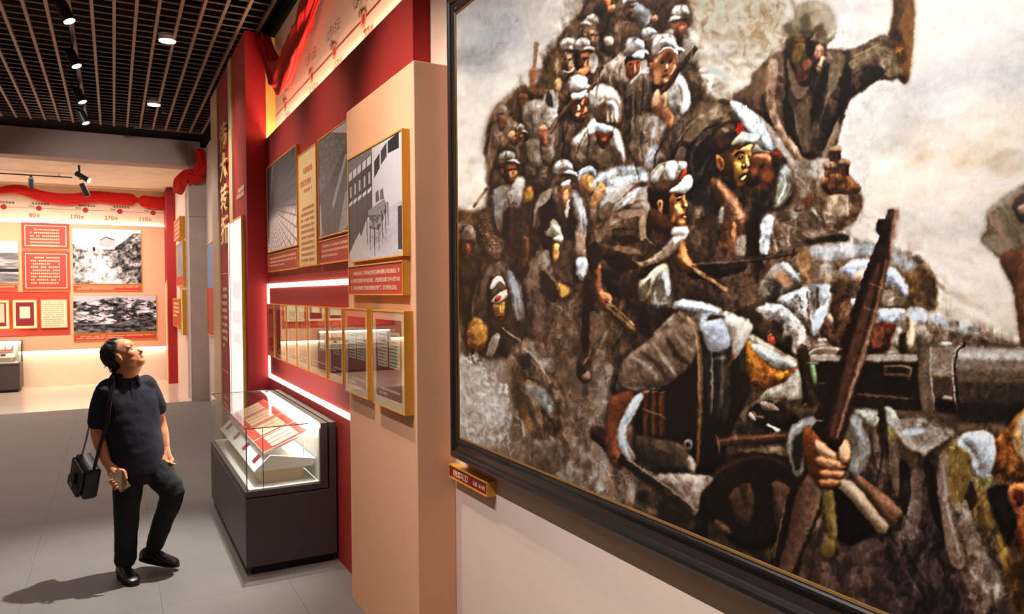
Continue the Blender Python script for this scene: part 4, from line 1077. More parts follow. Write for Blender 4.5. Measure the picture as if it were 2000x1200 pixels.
def make_painting():
    S = Sheet()
    S.tex = fnoise(S.H, S.W, 9, 7, S.rng, 3, .6); S.tex2 = fnoise(S.H, S.W, 40, 40, S.rng, 3)
    S.line = np.convolve(S.rng.random(1002), np.ones(3) / 3, 'same')[:998]
    S.line = (S.line - S.line.min()) / (S.line.max() - S.line.min())
    underpaint(S)
    # ---- sky and smoke, left
    S.base(0, 0, 1)
    dabs(S, (885, -60, 1130, 250), 260, 118, 60, 14, ['9c9ea2', 'b9b0a8', 'a5a4a4', 'c6bcb2', '8d939b'], .28, 14, 3)
    dabs(S, (885, 150, 1010, 420), 150, 120, 50, 14, ['e2d8cc', 'd2c8be', 'c7bdb6', 'ece3d8'], .35, 14, 3)
    shape(S, [(945, 0), (1000, -20), (1010, 30), (985, 90), (960, 130), (935, 110), (950, 60)], '7c848f', 9, op=.4)
    # ---- sky and river, right
    dabs(S, (1560, -60, 2012, 330), 380, 150, 60, 16, ['e6e3e1', 'dcd7d3', 'cfcac6', 'efecea', 'd9d0c8'], .32, 22, 3)
    dabs(S, (1700, 250, 2012, 420), 240, 160, 40, 11, ['d6c2a8', 'e6ded6', 'c9b393', 'ede8e4', 'd8d0c9'], .35, 20, 2)
    dabs(S, (1690, 400, 1990, 660), 420, 25, 46, 8, ['ece4dc', 'd8cabc', 'b7a390', 'e2d8ce', 'c9b8a6', 'f0eae4'], .4, 12, 2)
    for p, c in (([(1560, 500), (1640, 470), (1760, 520), (1880, 600), (1960, 660)], 'a08b77'), ([(1700, 500), (1800, 540), (1900, 610)], '9c8670'), ([(1740, 600), (1820, 640), (1900, 660)], '9a8674')):
        line(S, p, (8, 26, 10), c, 4, .5)
    for p in ([(1790, 500), (1860, 545), (1930, 580)], [(1830, 570), (1900, 610), (1960, 640)], [(1700, 480), (1780, 505), (1840, 540)]):
        line(S, p, (6, 16, 4), 'f2ede6', 2, .75)
    dabs(S, (1780, 300, 2000, 330), 20, 160, 60, 12, ['c4a884', 'bf9f78'], .4, 8, 3)
    brushpass(S, 700, (890, 10, 1160, 430), 50, 9, .03, 7, .5)
    brushpass(S, 1000, (1560, -40, 2000, 660), 46, 9, .035, 8, .5)
    # ---- broken timber and foliage, upper middle
    S.base(850, 0)
    dabs(S, (1500, 0, 2330, 640), 420, 60, 90, 26, ['8d8471', '6f6350', 'a89f8c', 'b7ad9d', '7a6c58', 'c9c0b2', '97997f'], .55, 40, 1)
    dabs(S, (1650, 300, 2000, 640), 120, 10, 120, 26, ['cfc7bd', 'e4ddd5', 'a39887', 'bdb3a6', '8a7c6a'], .6, 25, 1)
    for p, w, c in (([(1720, 60), (1800, -40)], 26, '8ea08c'), ([(1760, 200), (1900, 0)], 34, '9fa596'), ([(1900, 0), (2010, -60)], 30, 'a8a690'), ([(1660, 440), (1850, 360)], 24, 'b3a896'), ([(1650, 480), (1790, 470)], 20, '94897a'), ([(1780, 440), (1920, 520)], 44, '9fa9a6'), ([(1640, 620), (1760, 560), (1790, 640)], 40, 'c4c0ba'), ([(1660, 520), (1760, 620)], 40, 'aab0b0')):
        line(S, p, w, c, 1, .85)
    for p, w, c in (([(1990, 20), (1920, 100)], 18, 'e6dccf'), ([(2120, 30), (2200, 140)], 60, '85775c'), ([(2060, 160), (2160, 300)], 60, '8a7655'), ([(2250, 60), (2200, 230)], 50, '948a6c')):
        line(S, p, w, c, 3, .6)
    # ---- mass of the column behind everything
    S.base(0, 0, 1)
    shape(S, [(1135, 20), (1170, -30), (1330, -30), (1350, 60), (1370, 150), (1420, 230), (1480, 330), (1500, 500), (1400, 700), (1240, 720), (1140, 700), (1060, 700), (960, 700), (905, 690), (895, 460), (920, 430), (950, 400), (945, 300), (960, 230), (1000, 180), (1040, 170), (1070, 100), (1110, 60)], '54463b', 6, g=(1250, 0, 1000, 700, '43342a'), rough=.2)
    dabs(S, (950, 60, 1400, 420), 300, 75, 40, 12, ['6e6156', '45382e', '7d7168', '3a2d24', '5d5046', '8a7f77'], .45, 25, 1, [(1135, 40), (1330, 0), (1360, 150), (1460, 330), (1350, 420), (950, 420), (955, 240), (1060, 130)])
    # ---- figures at the top (zoom 1)
    S.base(850, 0)
    shape(S, [(1075, -40), (1150, -40), (1145, 20), (1125, 72), (1100, 40)], 'd8743a', 1, g=(1080, 0, 1130, 70, 'b8522a'))
    shape(S, [(940, 130), (960, 70), (1010, 10), (1090, -20), (1110, 60), (1060, 120), (980, 150)], '44392f', 2)
    capR(S, 1265, 20, 100, 1, 0, 'a6a29e', '5d5147', '8f8b87'); faceR(S, 1275, 90, 110, 1, 0, '54392a', '7c5a40', 'a07c58')
    shape(S, [(1190, 150), (1240, 130), (1330, 160), (1360, 260), (1340, 420), (1180, 420), (1150, 260)], '5a4b3f', 2, hatch=(80, .12))
    shape(S, [(1290, 60), (1330, 30), (1400, 70), (1420, 140), (1380, 190), (1320, 160)], '7d838a', 2)
    line(S, [(1490, 20), (1420, 130), (1340, 230)], (10, 14, 18), '3e3026'); shape(S, [(1410, 110), (1440, 95), (1455, 120), (1430, 150), (1405, 140)], '93745a', 1)
    line(S, [(1190, -20), (1140, 90), (1090, 220), (1010, 420)], (22, 26, 24), '3a2c22'); line(S, [(1184, -20), (1134, 90), (1084, 220)], 7, '7c6048', 1, .8)
    shape(S, [(1130, 40), (1175, 30), (1160, 80), (1120, 90)], '9a6a48', 1)
    # hooded/older figures left of the rifle
    shape(S, [(820, 260), (850, 190), (920, 130), (1010, 140), (1060, 200), (1060, 330), (980, 420), (860, 330)], '574a3f', 2, hatch=(60, .1))
    capR(S, 1025, 150, 100, -1, 10, '8c857c', '5b5046', '9a948a'); faceR(S, 1015, 240, 140, 1, 5, '5a4634', '7a624a', '94795a')
    capR(S, 865, 300, 110, 1, 0, 'a19a92', '6a5e53', 'b2aca4'); faceR(S, 865, 400, 150, 1, 8, '5a4838', '7b6650', '9b8164')
    line(S, [(830, 460), (880, 470), (905, 440)], 10, 'b8aa98', 1)
    shape(S, [(680, 560), (740, 380), (800, 320), (830, 360), (820, 520), (760, 620)], '6a563c', 3, hatch=(70, .15), op=.8)
    capR(S, 960, 305, 110, 1, 0, 'b4b0ac', '6d6259', 'a8a4a0'); faceR(S, 962, 400, 175, 1, 0, '4e2d1a', '8a5532', 'c78c54')
    shape(S, [(910, 330), (935, 340), (930, 440), (912, 420)], '1e1511', 1)
    shape(S, [(930, 460), (1000, 440), (980, 500), (950, 520)], 'a06a3e', 1)
    shape(S, [(1000, 380), (1040, 340), (1060, 420), (1020, 480)], 'b0aca8', 1, op=.7)
    shape(S, [(1100, 240), (1150, 215), (1185, 260), (1165, 340), (1120, 370), (1080, 320)], '3f3830', 2); shape(S, [(1100, 250), (1150, 240), (1160, 290), (1110, 300)], '9a8f80', 1)
    # arm raised with a wooden club, far left
    line(S, [(662, 280), (645, 440)], (28, 24), '6b5039'); line(S, [(656, 290), (642, 430)], 8, '94755a', 1, .8)
    shape(S, [(612, 470), (640, 430), (665, 450), (655, 520), (640, 600), (650, 660), (610, 640), (618, 540)], '84583a', 2)
    line(S, [(795, 380), (800, 700)], (10, 12), '8f7c60'); shape(S, [(780, 530), (815, 510), (825, 560), (810, 600), (782, 585)], 'a07b58', 1)
    shape(S, [(600, 590), (700, 570), (780, 610), (740, 660), (640, 680)], '5d4a33', 2)
    # bearded man and walkers at the left edge
    shape(S, [(515, 640), (530, 580), (580, 560), (610, 600), (605, 700), (640, 760), (620, 900), (540, 900), (490, 800)], '54453a', 2, hatch=(80, .15))
    shape(S, [(545, 620), (595, 610), (600, 680), (560, 720), (540, 680)], '6f4e36', 1)
    shape(S, [(345, 860), (350, 780), (400, 690), (440, 680), (470, 740), (560, 830), (580, 900), (520, 1000), (430, 1010), (380, 1100), (330, 1200), (315, 1080), (330, 960)], '67584b', 2, hatch=(75, .15))
    shape(S, [(400, 760), (410, 700), (440, 675), (470, 700), (470, 745)], '6d655c', 1); shape(S, [(410, 760), (465, 750), (460, 820), (430, 860), (412, 820)], '644a36', 1)
    shape(S, [(590, 670), (700, 650), (790, 720), (800, 830), (700, 900), (600, 900), (570, 760)], '7d766f', 2, hatch=(60, .15))
    capR(S, 545, 850, 80, 1, 0, 'a39c95', '6a5f55', 'aaa49d'); faceR(S, 530, 890, 110, -1, 0, '573a28', '7c573b', '9b7350')
    line(S, [(540, 800), (480, 930), (350, 1150)], (10, 13, 12), '4b382a'); line(S, [(536, 800), (476, 930)], 4, '9a8468', 1, .8)
    shape(S, [(475, 880), (500, 850), (520, 870), (500, 910), (480, 910)], 'a88563', 1)
    shape(S, [(590, 930), (650, 900), (700, 900), (720, 980), (700, 1080), (620, 1080)], '6f665d', 2)
    shape(S, [(700, 640), (760, 590), (790, 620), (800, 720), (760, 720)], 'a9abae', 1, op=.8); shape(S, [(720, 620), (750, 600), (770, 700), (730, 690)], '1f1916', 1, op=.7)
    # man with rifle on the shoulder, cap pale
    shape(S, [(700, 960), (740, 880), (860, 780), (900, 700), (1000, 700), (1060, 820), (1040, 1080), (760, 1090), (700, 1040)], '594c43', 2, hatch=(70, .12))
    shape(S, [(1000, 600), (1060, 555), (1140, 550), (1195, 620), (1210, 700), (1200, 800), (1080, 760), (1000, 720)], 'b9b2ab', 2, g=(1080, 560, 1050, 760, '857b72'), rough=.2)
    capR(S, 935, 560, 130, 1, -5, 'c6c4c4', '7a7069', 'd8d5d2'); faceR(S, 925, 700, 190, 1, 6, '4e2c1c', '8a5434', 'c68b58')
    shape(S, [(890, 610), (990, 600), (985, 640), (920, 645)], 'd4d0cc', 1)
    rifle(S, [(1050, 540), (960, 620), (860, 700), (740, 870)], 26, '5b4a3c', 'b0a392')
    shape(S, [(675, 850), (720, 820), (735, 860), (730, 910), (745, 950), (710, 955), (680, 910)], '86573a', 1); shape(S, [(680, 830), (715, 815), (730, 840), (690, 860)], 'cfa078', 1)
    shape(S, [(690, 970), (740, 950), (760, 920), (780, 1000), (740, 1080), (700, 1050)], '6b615b', 2)
    # soldier looking down, pale cap and jacket
    shape(S, [(890, 940), (930, 870), (1040, 780), (1060, 860), (1100, 960), (1180, 830), (1220, 920), (1240, 1080), (1100, 1100), (900, 1090)], '8f8379', 2, g=(1000, 800, 960, 1100, '6c5d50'), hatch=(65, .14))
    shape(S, [(900, 920), (990, 830), (1040, 780), (1050, 850), (980, 900), (940, 960)], 'cfcac4', 2, rough=.25); shape(S, [(1170, 830), (1200, 880), (1235, 1020), (1215, 1080), (1180, 980), (1160, 880)], 'd6d0c8', 2, rough=.2)
    shape(S, [(1060, 860), (1160, 840), (1140, 920), (1100, 975), (1065, 930)], '6a3a22', 1); shape(S, [(1090, 880), (1140, 860), (1125, 930), (1100, 960)], 'a2663c', 1)
    shape(S, [(1050, 800), (1055, 700), (1090, 650), (1150, 645), (1200, 680), (1210, 770), (1190, 820), (1120, 820)], '857a70', 1)
    for x in (1080, 1120, 1160): shape(S, [(x, 655), (x + 30, 650), (x + 35, 790), (x + 5, 800)], 'bfbab4', 2, op=.75)
    shape(S, [(1040, 810), (1120, 815), (1190, 810), (1150, 850), (1080, 870), (1045, 850)], 'b9c4d4', 1, g=(1050, 820, 1180, 840, '7d7f84'))
    shape(S, [(1070, 1010), (1150, 960), (1210, 1000), (1230, 1080), (1080, 1090)], '4a4131', 3, op=.8)
    # tall soldiers upper right with rifle
    capR(S, 1605, 100, 130, -1, -10, 'b8b4b0', '6d645c', 'a8a39e'); shape(S, [(1550, 160), (1650, 140), (1640, 220), (1600, 280), (1555, 240)], '5f3c28', 1); shape(S, [(1590, 180), (1640, 165), (1625, 230), (1598, 250)], '8d5f40', 1)
    shape(S, [(1470, 240), (1550, 190), (1560, 300), (1600, 400), (1500, 430)], '8a8078', 2, hatch=(60, .1)); shape(S, [(1640, 190), (1700, 200), (1720, 280), (1690, 420), (1600, 420), (1600, 320)], '9a9288', 2, hatch=(70, .14))
    capR(S, 1395, 240, 110, 1, -10, 'b5b9c2', '80786f', 'c2c4ca')
    capR(S, 1300, 315, 135, 1, 8, '9fa3aa', '5d5550', 'c5cad4'); faceR(S, 1285, 430, 185, 1, 0, '4d2b1a', '8a5636', 'bb8254')
    shape(S, [(1235, 380), (1260, 370), (1340, 380), (1330, 400), (1250, 410)], '191210', 1)
    shape(S, [(1100, 470), (1160, 400), (1240, 350), (1250, 420), (1280, 510), (1240, 560), (1130, 560)], '7d7166', 2, hatch=(60, .15))
    line(S, [(1225, 340), (1110, 440), (1060, 560)], 16, 'a0968a', 1, .7)
    shape(S, [(1250, 540), (1330, 450), (1400, 410), (1430, 560), (1480, 700), (1440, 900), (1330, 960), (1250, 900), (1230, 700)], '6f645b', 2, g=(1420, 420, 1270, 900, '4d4037'), hatch=(75, .16))
    shape(S, [(1330, 400), (1400, 400), (1400, 470), (1340, 470)], 'c2bcb6', 2, op=.8)
    shape(S, [(1520, 470), (1590, 470), (1640, 560), (1660, 680), (1600, 740), (1500, 720), (1470, 620), (1500, 520)], 'a8a29c', 2, hatch=(80, .16)); shape(S, [(1610, 520), (1650, 580), (1662, 690), (1600, 740), (1620, 620)], 'cfd2d8', 2, rough=.25)
    shape(S, [(1410, 540), (1510, 520), (1480, 600), (1420, 620)], '2b211c', 2)
    faceR(S, 1480, 440, 250, 1, 0, '6a4028', '9a6a46', 'c49468'); capR(S, 1495, 310, 170, 1, -5, 'c4c0bc', '877d74', 'd6d3ce'); shape(S, [(1420, 400), (1490, 330), (1560, 330), (1575, 350), (1500, 350), (1430, 410)], '5a3c2c', 1, op=.8)
    shape(S, [(1455, 400), (1490, 395), (1492, 415), (1460, 420)], '20150f', 1); shape(S, [(1512, 395), (1542, 390), (1542, 408), (1515, 412)], '20150f', 1)
    rifle(S, [(1705, 310), (1600, 440), (1480, 600), (1360, 740), (1240, 930)], 36, '4c2f22', '7d5a44')
    shape(S, [(1405, 680), (1420, 610), (1460, 580), (1475, 620), (1505, 600), (1510, 680), (1555, 770), (1520, 850), (1450, 780), (1420, 740)], 'a0714e', 1, g=(1400, 650, 1540, 820, '8a5d40')); shape(S, [(1415, 640), (1450, 590), (1465, 640), (1440, 700), (1415, 700)], 'd0a47e', 1); shape(S, [(1480, 620), (1505, 605), (1508, 690), (1485, 710)], 'c2946e', 1)
    shape(S, [(1290, 780), (1400, 740), (1500, 800), (1480, 900), (1440, 980), (1450, 1080), (1330, 1100), (1260, 980)], '77706b', 3, g=(1420, 760, 1300, 1050, '5a4d44'), hatch=(80, .14))
    shape(S, [(1390, 970), (1460, 960), (1440, 1090), (1370, 1090)], 'a6b0c0', 3, op=.6)
    # ---- big standing officer (zoom 2), back turned with raised arm
    S.base(1400, 0)
    body = [(100, 640), (210, 560), (240, 480), (330, 390), (440, 330), (640, 350), (720, 320), (860, 330), (1060, 240), (1120, 260), (1220, 440), (1150, 520), (1050, 520), (960, 590), (880, 640), (830, 760), (800, 900), (760, 980), (740, 1040), (560, 1040), (480, 900), (420, 880), (330, 800), (230, 720)]
    shape(S, body, '4f443a', 2, g=(300, 400, 800, 800, '3f342d'), hatch=(70, .16))
    shape(S, [(340, 400), (440, 350), (470, 470), (430, 640), (450, 820), (380, 780), (320, 620)], '665449', 3, op=.8); shape(S, [(110, 640), (230, 560), (300, 560), (310, 720), (220, 710)], '56443a', 3)
    shape(S, [(720, 330), (860, 340), (850, 420), (760, 560), (700, 640), (720, 450)], '5b5348', 4, op=.8); shape(S, [(840, 360), (1060, 250), (1100, 300), (1020, 400), (900, 460), (850, 450)], '6a6152', 4, op=.8, hatch=(20, .15))
    shape(S, [(880, 560), (960, 480), (1060, 430), (1130, 510), (1040, 520), (940, 590)], '3e3429', 3, op=.8); shape(S, [(740, 760), (800, 700), (820, 760), (770, 900), (700, 1000), (690, 900)], '2e2620', 4, op=.7)
    shape(S, [(620, 640), (700, 560), (720, 620), (640, 800), (600, 780)], '302721', 4, op=.6)
    shape(S, [(770, 820), (800, 800), (790, 900), (720, 1020), (690, 1010)], '8c7f70', 3, op=.7)
    shape(S, [(1160, -30), (1280, -30), (1285, 200), (1265, 420), (1240, 540), (1190, 520), (1150, 420), (1120, 250), (1150, 120)], '5c4122', 2, g=(1170, 0, 1240, 500, '7a5218'), hatch=(88, .2)); shape(S, [(1230, 60), (1275, 80), (1265, 400), (1240, 460), (1220, 250)], '7d5a2c', 3, op=.7); shape(S, [(1150, 120), (1180, 40), (1185, 250), (1150, 380), (1125, 260)], '4a3516', 3, op=.7)
    shape(S, [(1060, 260), (1110, 240), (1180, 420), (1220, 460), (1140, 520), (1070, 420)], '6c6350', 3, hatch=(60, .15)); shape(S, [(1110, 300), (1200, 450), (1150, 500), (1080, 380)], '8a8060', 4, op=.5)
    # strap across the back
    shape(S, [(340, 400), (400, 420), (380, 640), (400, 760), (480, 900), (580, 1040), (680, 1120), (660, 1160), (560, 1100), (440, 940), (360, 800), (310, 640)], '8d7461', 2, g=(340, 400, 620, 1120, '9a7c66'), hatch=(75, .1))
    # head and cap
    shape(S, [(460, 250), (600, 230), (710, 270), (710, 340), (660, 470), (560, 560), (470, 540), (440, 420)], '3c2c1a', 2, rough=.3); shape(S, [(500, 290), (580, 280), (600, 380), (560, 440), (490, 420)], '50441e', 4, op=.8)
    shape(S, [(640, 310), (680, 290), (690, 350), (650, 400), (630, 380)], '9a6a52', 2); shape(S, [(560, 400), (620, 380), (610, 440), (570, 460)], '7d4c38', 3); shape(S, [(650, 440), (690, 370), (705, 390), (670, 470)], 'd8b890', 2); shape(S, [(470, 480), (560, 460), (570, 540), (500, 560)], '5a2c22', 4, op=.8)
    shape(S, [(600, 260), (640, 280), (620, 350), (595, 330)], '15100d', 2)
    shape(S, [(440, 180), (460, 150), (500, 140), (505, 90), (540, 30), (640, 8), (720, 40), (765, 110), (780, 200), (730, 280), (640, 270), (580, 230), (470, 235)], '6d6a5a', 2, g=(520, 60, 740, 230, '857d70'))
    for p, c in (([(510, 90), (560, 30), (620, 20), (560, 110), (540, 170)], '7c7c68'), ([(620, 110), (680, 60), (720, 80), (690, 150), (640, 180)], '9a917e'), ([(700, 110), (750, 100), (770, 190), (740, 250), (720, 190)], '9b9384'), ([(640, 180), (690, 150), (700, 240), (640, 250)], '4a3c2e'), ([(540, 140), (590, 90), (610, 170), (570, 200)], '4a4438'), ([(470, 200), (560, 190), (620, 230), (500, 235)], '5a5a3e'), ([(440, 170), (490, 145), (495, 200), (460, 220)], '4e4a42'), ([(640, 30), (700, 40), (690, 60), (640, 50)], 'b4a88c')):
        shape(S, p, c, 2, op=.8)
    # belt pouch and grenades
    shape(S, [(480, 1060), (600, 1040), (740, 1030), (720, 1130), (700, 1220), (500, 1230)], '8f877d', 3); shape(S, [(560, 1100), (660, 1090), (640, 1230), (540, 1230)], 'a49c90', 4, op=.6)
    for x, y in ((750, 1060), (740, 960)): pass
    for x, y, c in ((775, 985, '6a4c34'), (740, 1090, '7c5132'), (830, 1070, '85583a')):
        shape(S, [(x - 36, y), (x + 36, y), (x + 34, y + 150), (x - 34, y + 150)], c, 1, g=(x - 34, y, x + 34, y, '4a3020'), cr=False); shape(S, [(x - 38, y - 26), (x, y - 34), (x + 38, y - 26), (x + 36, y + 12), (x - 36, y + 12)], '8a6a50', 1); shape(S, [(x - 28, y - 22), (x + 10, y - 26), (x + 20, y - 10), (x - 20, y - 8)], 'a88a6c', 1, op=.8)
    S.base(1400, 340)
    shape(S, [(500, 40), (700, 40), (760, 120), (700, 400), (420, 420), (380, 300), (460, 180)], '6c5d50', 3, hatch=(60, .15)); shape(S, [(560, 160), (640, 130), (630, 200), (580, 210)], '6f3a1e', 3, op=.7); shape(S, [(520, 20), (620, 20), (610, 120), (560, 150)], '938b80', 4, op=.8)
    shape(S, [(700, 100), (880, 110), (940, 140), (950, 220), (920, 290), (860, 340), (740, 390), (690, 300)], '7b6552', 2, hatch=(20, .1)); shape(S, [(720, 140), (860, 130), (860, 280), (740, 320)], '97826c', 2); shape(S, [(880, 120), (930, 140), (935, 230), (890, 280)], '6a5442', 2); line(S, [(710, 130), (860, 125), (935, 110)], 10, '4a382a'); line(S, [(865, 130), (868, 300)], 8, '4f3c2e')
    shape(S, [(690, 20), (850, 10), (910, 60), (930, 110), (720, 130)], '7a5236', 1, hatch=(85, .2)); line(S, [(775, -10), (780, 110)], 8, '3f2a1c'); line(S, [(840, 0), (845, 100)], 6, '4a3020')
    dabs(S, (380, 260, 860, 440), 50, 20, 90, 18, ['8a847c', '4f463e', 'a39d95', '6c625a'], .5, 25, 1)
    shape(S, [(560, 440), (760, 390), (860, 400), (840, 450), (650, 465)], '2f2823', 3)
    # ---- bent soldier behind the leader: dark back, blue light, red star cap (zoom 2/4 left, zoom1 right)
    S.base(1400, 0)
    shape(S, [(-330, 1100), (-300, 900), (-220, 760), (-100, 680), (60, 650), (180, 690), (300, 800), (380, 960), (480, 1080), (500, 1300), (380, 1380), (0, 1400), (-250, 1250)], '4a4139', 3, g=(-50, 680, 0, 1300, '332a23'), hatch=(130, .2))
    shape(S, [(80, 660), (180, 690), (300, 800), (380, 960), (360, 990), (250, 960), (200, 850), (130, 760)], 'b5bcc6', 2, rough=.35, g=(120, 680, 360, 980, '9aa2ac'))
    shape(S, [(-150, 700), (0, 660), (90, 680), (100, 760), (0, 780), (-120, 860)], '6d604c', 4, op=.8); shape(S, [(-60, 720), (40, 700), (20, 760), (-80, 790)], '8a7d66', 3, op=.6); shape(S, [(-280, 980), (-200, 860), (-120, 830), (-160, 1000), (-260, 1120)], '241e1a', 4, op=.7)
    shape(S, [(0, 900), (20, 800), (80, 760), (140, 780), (180, 840), (250, 930), (200, 950), (100, 940), (40, 1000)], '55493a', 2); shape(S, [(30, 830), (80, 790), (100, 860), (50, 900)], '7d7466', 3, op=.7); shape(S, [(100, 880), (170, 860), (260, 930), (150, 945), (90, 950)], 'a3a48c', 2); shape(S, [(120, 830), (140, 800), (180, 815), (165, 860), (130, 880)], 'a52a22', 1, cr=False)
    shape(S, [(0, 1020), (40, 960), (120, 940), (230, 940), (225, 1000), (215, 1060), (200, 1100), (210, 1130), (180, 1180), (130, 1200), (60, 1160), (20, 1100)], '6a4a1c', 1, g=(40, 960, 210, 1100, '8c6424'))
    shape(S, [(110, 990), (150, 960), (200, 960), (185, 1060), (160, 1130), (125, 1100), (105, 1050)], 'c99e4a', 2); shape(S, [(190, 980), (222, 990), (212, 1070), (195, 1060)], 'd9b26a', 1); shape(S, [(130, 1000), (180, 985), (185, 1005), (140, 1025)], '241a0e', 1); shape(S, [(135, 1130), (190, 1120), (180, 1150), (145, 1160)], 'caa060', 1); shape(S, [(140, 1112), (200, 1104), (200, 1118), (150, 1126)], '3a2210', 1); shape(S, [(165, 1060), (190, 1050), (205, 1090), (170, 1100)], 'e0bc78', 1); shape(S, [(0, 1020), (40, 1010), (50, 1110), (20, 1120)], '9a6a28', 1); shape(S, [(40, 960), (110, 950), (80, 1000), (60, 1110), (40, 1100)], '2c2010', 2)
    shape(S, [(230, 1010), (300, 990), (380, 1010), (400, 1100), (370, 1200), (250, 1220), (215, 1140)], '6e3c22', 2, g=(240, 1010, 380, 1180, '4e2a18')); shape(S, [(260, 1020), (350, 1010), (360, 1060), (290, 1080)], 'a06040', 2); shape(S, [(350, 990), (410, 985), (425, 1030), (390, 1060)], '8a4a30', 1); shape(S, [(390, 1040), (430, 1060), (410, 1160), (380, 1200)], '4a4034', 1)
    shape(S, [(400, 1180), (440, 1070), (490, 1130), (500, 1230), (440, 1320), (380, 1350)], '9aa0a0', 3, g=(420, 1080, 400, 1340, '6a6a58'))
    S.base(1400, 340)
    shape(S, [(-40, 30), (20, 40), (100, 110), (170, 220), (190, 320), (150, 440), (120, 520), (30, 500), (40, 300), (0, 180)], '7a5438', 2, g=(0, 60, 140, 480, '6a4630')); shape(S, [(0, 60), (60, 90), (150, 220), (180, 310), (120, 300), (60, 200)], 'a87a56', 2); shape(S, [(100, 330), (130, 330), (120, 440), (100, 440)], 'a06a48', 1); shape(S, [(150, 320), (185, 300), (170, 350), (155, 420)], '8a5c40', 1); shape(S, [(50, 340), (90, 320), (80, 470), (50, 490)], '5c3a26', 1)
    shape(S, [(190, 40), (300, 60), (330, 180), (270, 240), (300, 400), (310, 580), (240, 640), (190, 500), (200, 250)], '3a2a1e', 3, hatch=(88, .2)); shape(S, [(110, 0), (200, 0), (200, 50), (150, 90), (100, 70)], '6b4616', 2, rough=.3); shape(S, [(230, 0), (390, 0), (360, 60), (280, 100), (240, 60)], '5a3218', 3, rough=.3)
    shape(S, [(290, 300), (370, 280), (350, 420), (320, 590), (290, 560), (280, 460)], 'a9aeb4', 2, rough=.3); line(S, [(365, 370), (400, 540)], 14, '8f8270'); shape(S, [(20, 230), (50, 220), (40, 320), (10, 330)], '9a928a', 2); shape(S, [(140, 420), (190, 400), (185, 530), (125, 530)], '8f857c', 2)
    # gun barrel crossing behind
    shape(S, [(-250, 575), (0, 560), (160, 540), (330, 525), (520, 505), (525, 525), (340, 555), (170, 580), (0, 610), (-200, 640), (-250, 610)], '3a2e26', 1); line(S, [(-200, 588), (160, 568), (510, 512)], 8, '6d6156', 1, .8); shape(S, [(500, 480), (545, 470), (550, 520), (505, 525)], '544636', 1); shape(S, [(-180, 640), (160, 580), (165, 640), (-100, 690)], '1f1915', 1)
    # ---- crowd, left middle (zoom 3)
    S.base(850, 340)
    shape(S, [(145, -40), (310, -120), (330, 60), (280, 200), (140, 240)], 'ddd4c8', 4, hatch=(100, .06))
    line(S, [(340, 90), (250, 220)], 14, '6a4a34'); shape(S, [(145, 230), (250, 240), (350, 230), (340, 330), (150, 320)], '5d4e38', 4)
    shape(S, [(290, 300), (320, 250), (370, 230), (420, 290), (445, 380), (450, 470), (420, 560), (340, 560), (290, 460)], '5b4836', 2, rough=.3); dabs(S, (290, 240, 450, 500), 120, 60, 22, 7, ['86725a', '3e3024', '9a876a', '6c5944'], .7, 60, 0)
    shape(S, [(160, 560), (170, 460), (200, 420), (270, 440), (310, 560), (320, 640), (230, 720), (150, 700)], '4b3e34', 2); shape(S, [(175, 440), (180, 370), (220, 335), (260, 370), (265, 440), (220, 460)], '74675c', 1); shape(S, [(180, 460), (250, 440), (240, 540), (215, 580), (185, 540)], '5a3822', 1, rough=.3); shape(S, [(200, 470), (230, 460), (228, 550), (212, 570)], '8a5c38', 1)
    shape(S, [(410, 90), (450, 70), (500, 120), (520, 240), (480, 400), (400, 400), (360, 250), (370, 140)], '5f625f', 2, g=(400, 100, 460, 380, '463b32'), hatch=(80, .14)); S.base(850, 0); capR(S, 470, 1040, 110, 1, 0, 'a8a6a4', '685e56', 'b4b1ae'); faceR(S, 478, 1120, 150, 1, 0, '4a2a1a', '7a4a30', 'b07a50'); S.base(850, 340)
    shape(S, [(490, 130), (530, 30), (580, 20), (585, 100), (550, 210), (530, 240)], '9a938a', 2); shape(S, [(590, 100), (630, 80), (640, 160), (610, 190), (575, 180)], 'a87c34', 2)
    line(S, [(612, 190), (600, 400), (585, 560)], (10, 14, 20), '33261e'); shape(S, [(480, 260), (600, 240), (620, 600), (520, 640), (460, 460)], '443328', 3, op=.8)
    # figure with pale cap, hands behind (zoom1 1060-ish)
    shape(S, [(640, 200), (700, 120), (780, 80), (880, 90), (940, 140), (985, 280), (995, 400), (980, 560), (960, 700), (900, 660), (900, 460), (860, 420), (760, 420), (680, 420), (620, 380)], '54483e', 2, g=(900, 120, 700, 400, '3f3228'), hatch=(80, .15)); shape(S, [(890, 100), (940, 150), (985, 290), (990, 400), (920, 410), (930, 280), (900, 200)], '8d9298', 3, op=.8); shape(S, [(920, 380), (985, 400), (985, 540), (930, 540), (905, 460)], '7f6a58', 2); shape(S, [(930, 550), (1000, 560), (980, 660), (960, 700), (920, 640)], 'a9adb2', 2, hatch=(70, .2))
    shape(S, [(820, 100), (885, 70), (880, 180), (860, 280), (830, 220)], '8a5a34', 1); shape(S, [(840, 120), (870, 100), (860, 180), (840, 190)], 'cf9a64', 1); shape(S, [(860, 180), (880, 180), (862, 280), (846, 260)], 'c9c2b4', 1)
    S.base(850, 0); capR(S, 835, 1110, 130, 1, 5, 'c4c2c2', '7a7068', 'd0cecc'); S.base(850, 340); shape(S, [(820, 60), (885, 40), (870, 75), (830, 85)], 'cdc9c4', 1)
    shape(S, [(940, 80), (950, 20), (1000, -10), (1040, 20), (1030, 110), (990, 130)], '8a6038', 1); shape(S, [(990, 30), (1030, 10), (1020, 90), (1000, 100)], 'c08c50', 1); S.base(850, 0); shape(S, [(930, 1190), (940, 1120), (990, 1080), (1040, 1095), (1045, 1150), (980, 1130), (950, 1160)], '9aa2ac', 1); S.base(850, 340)
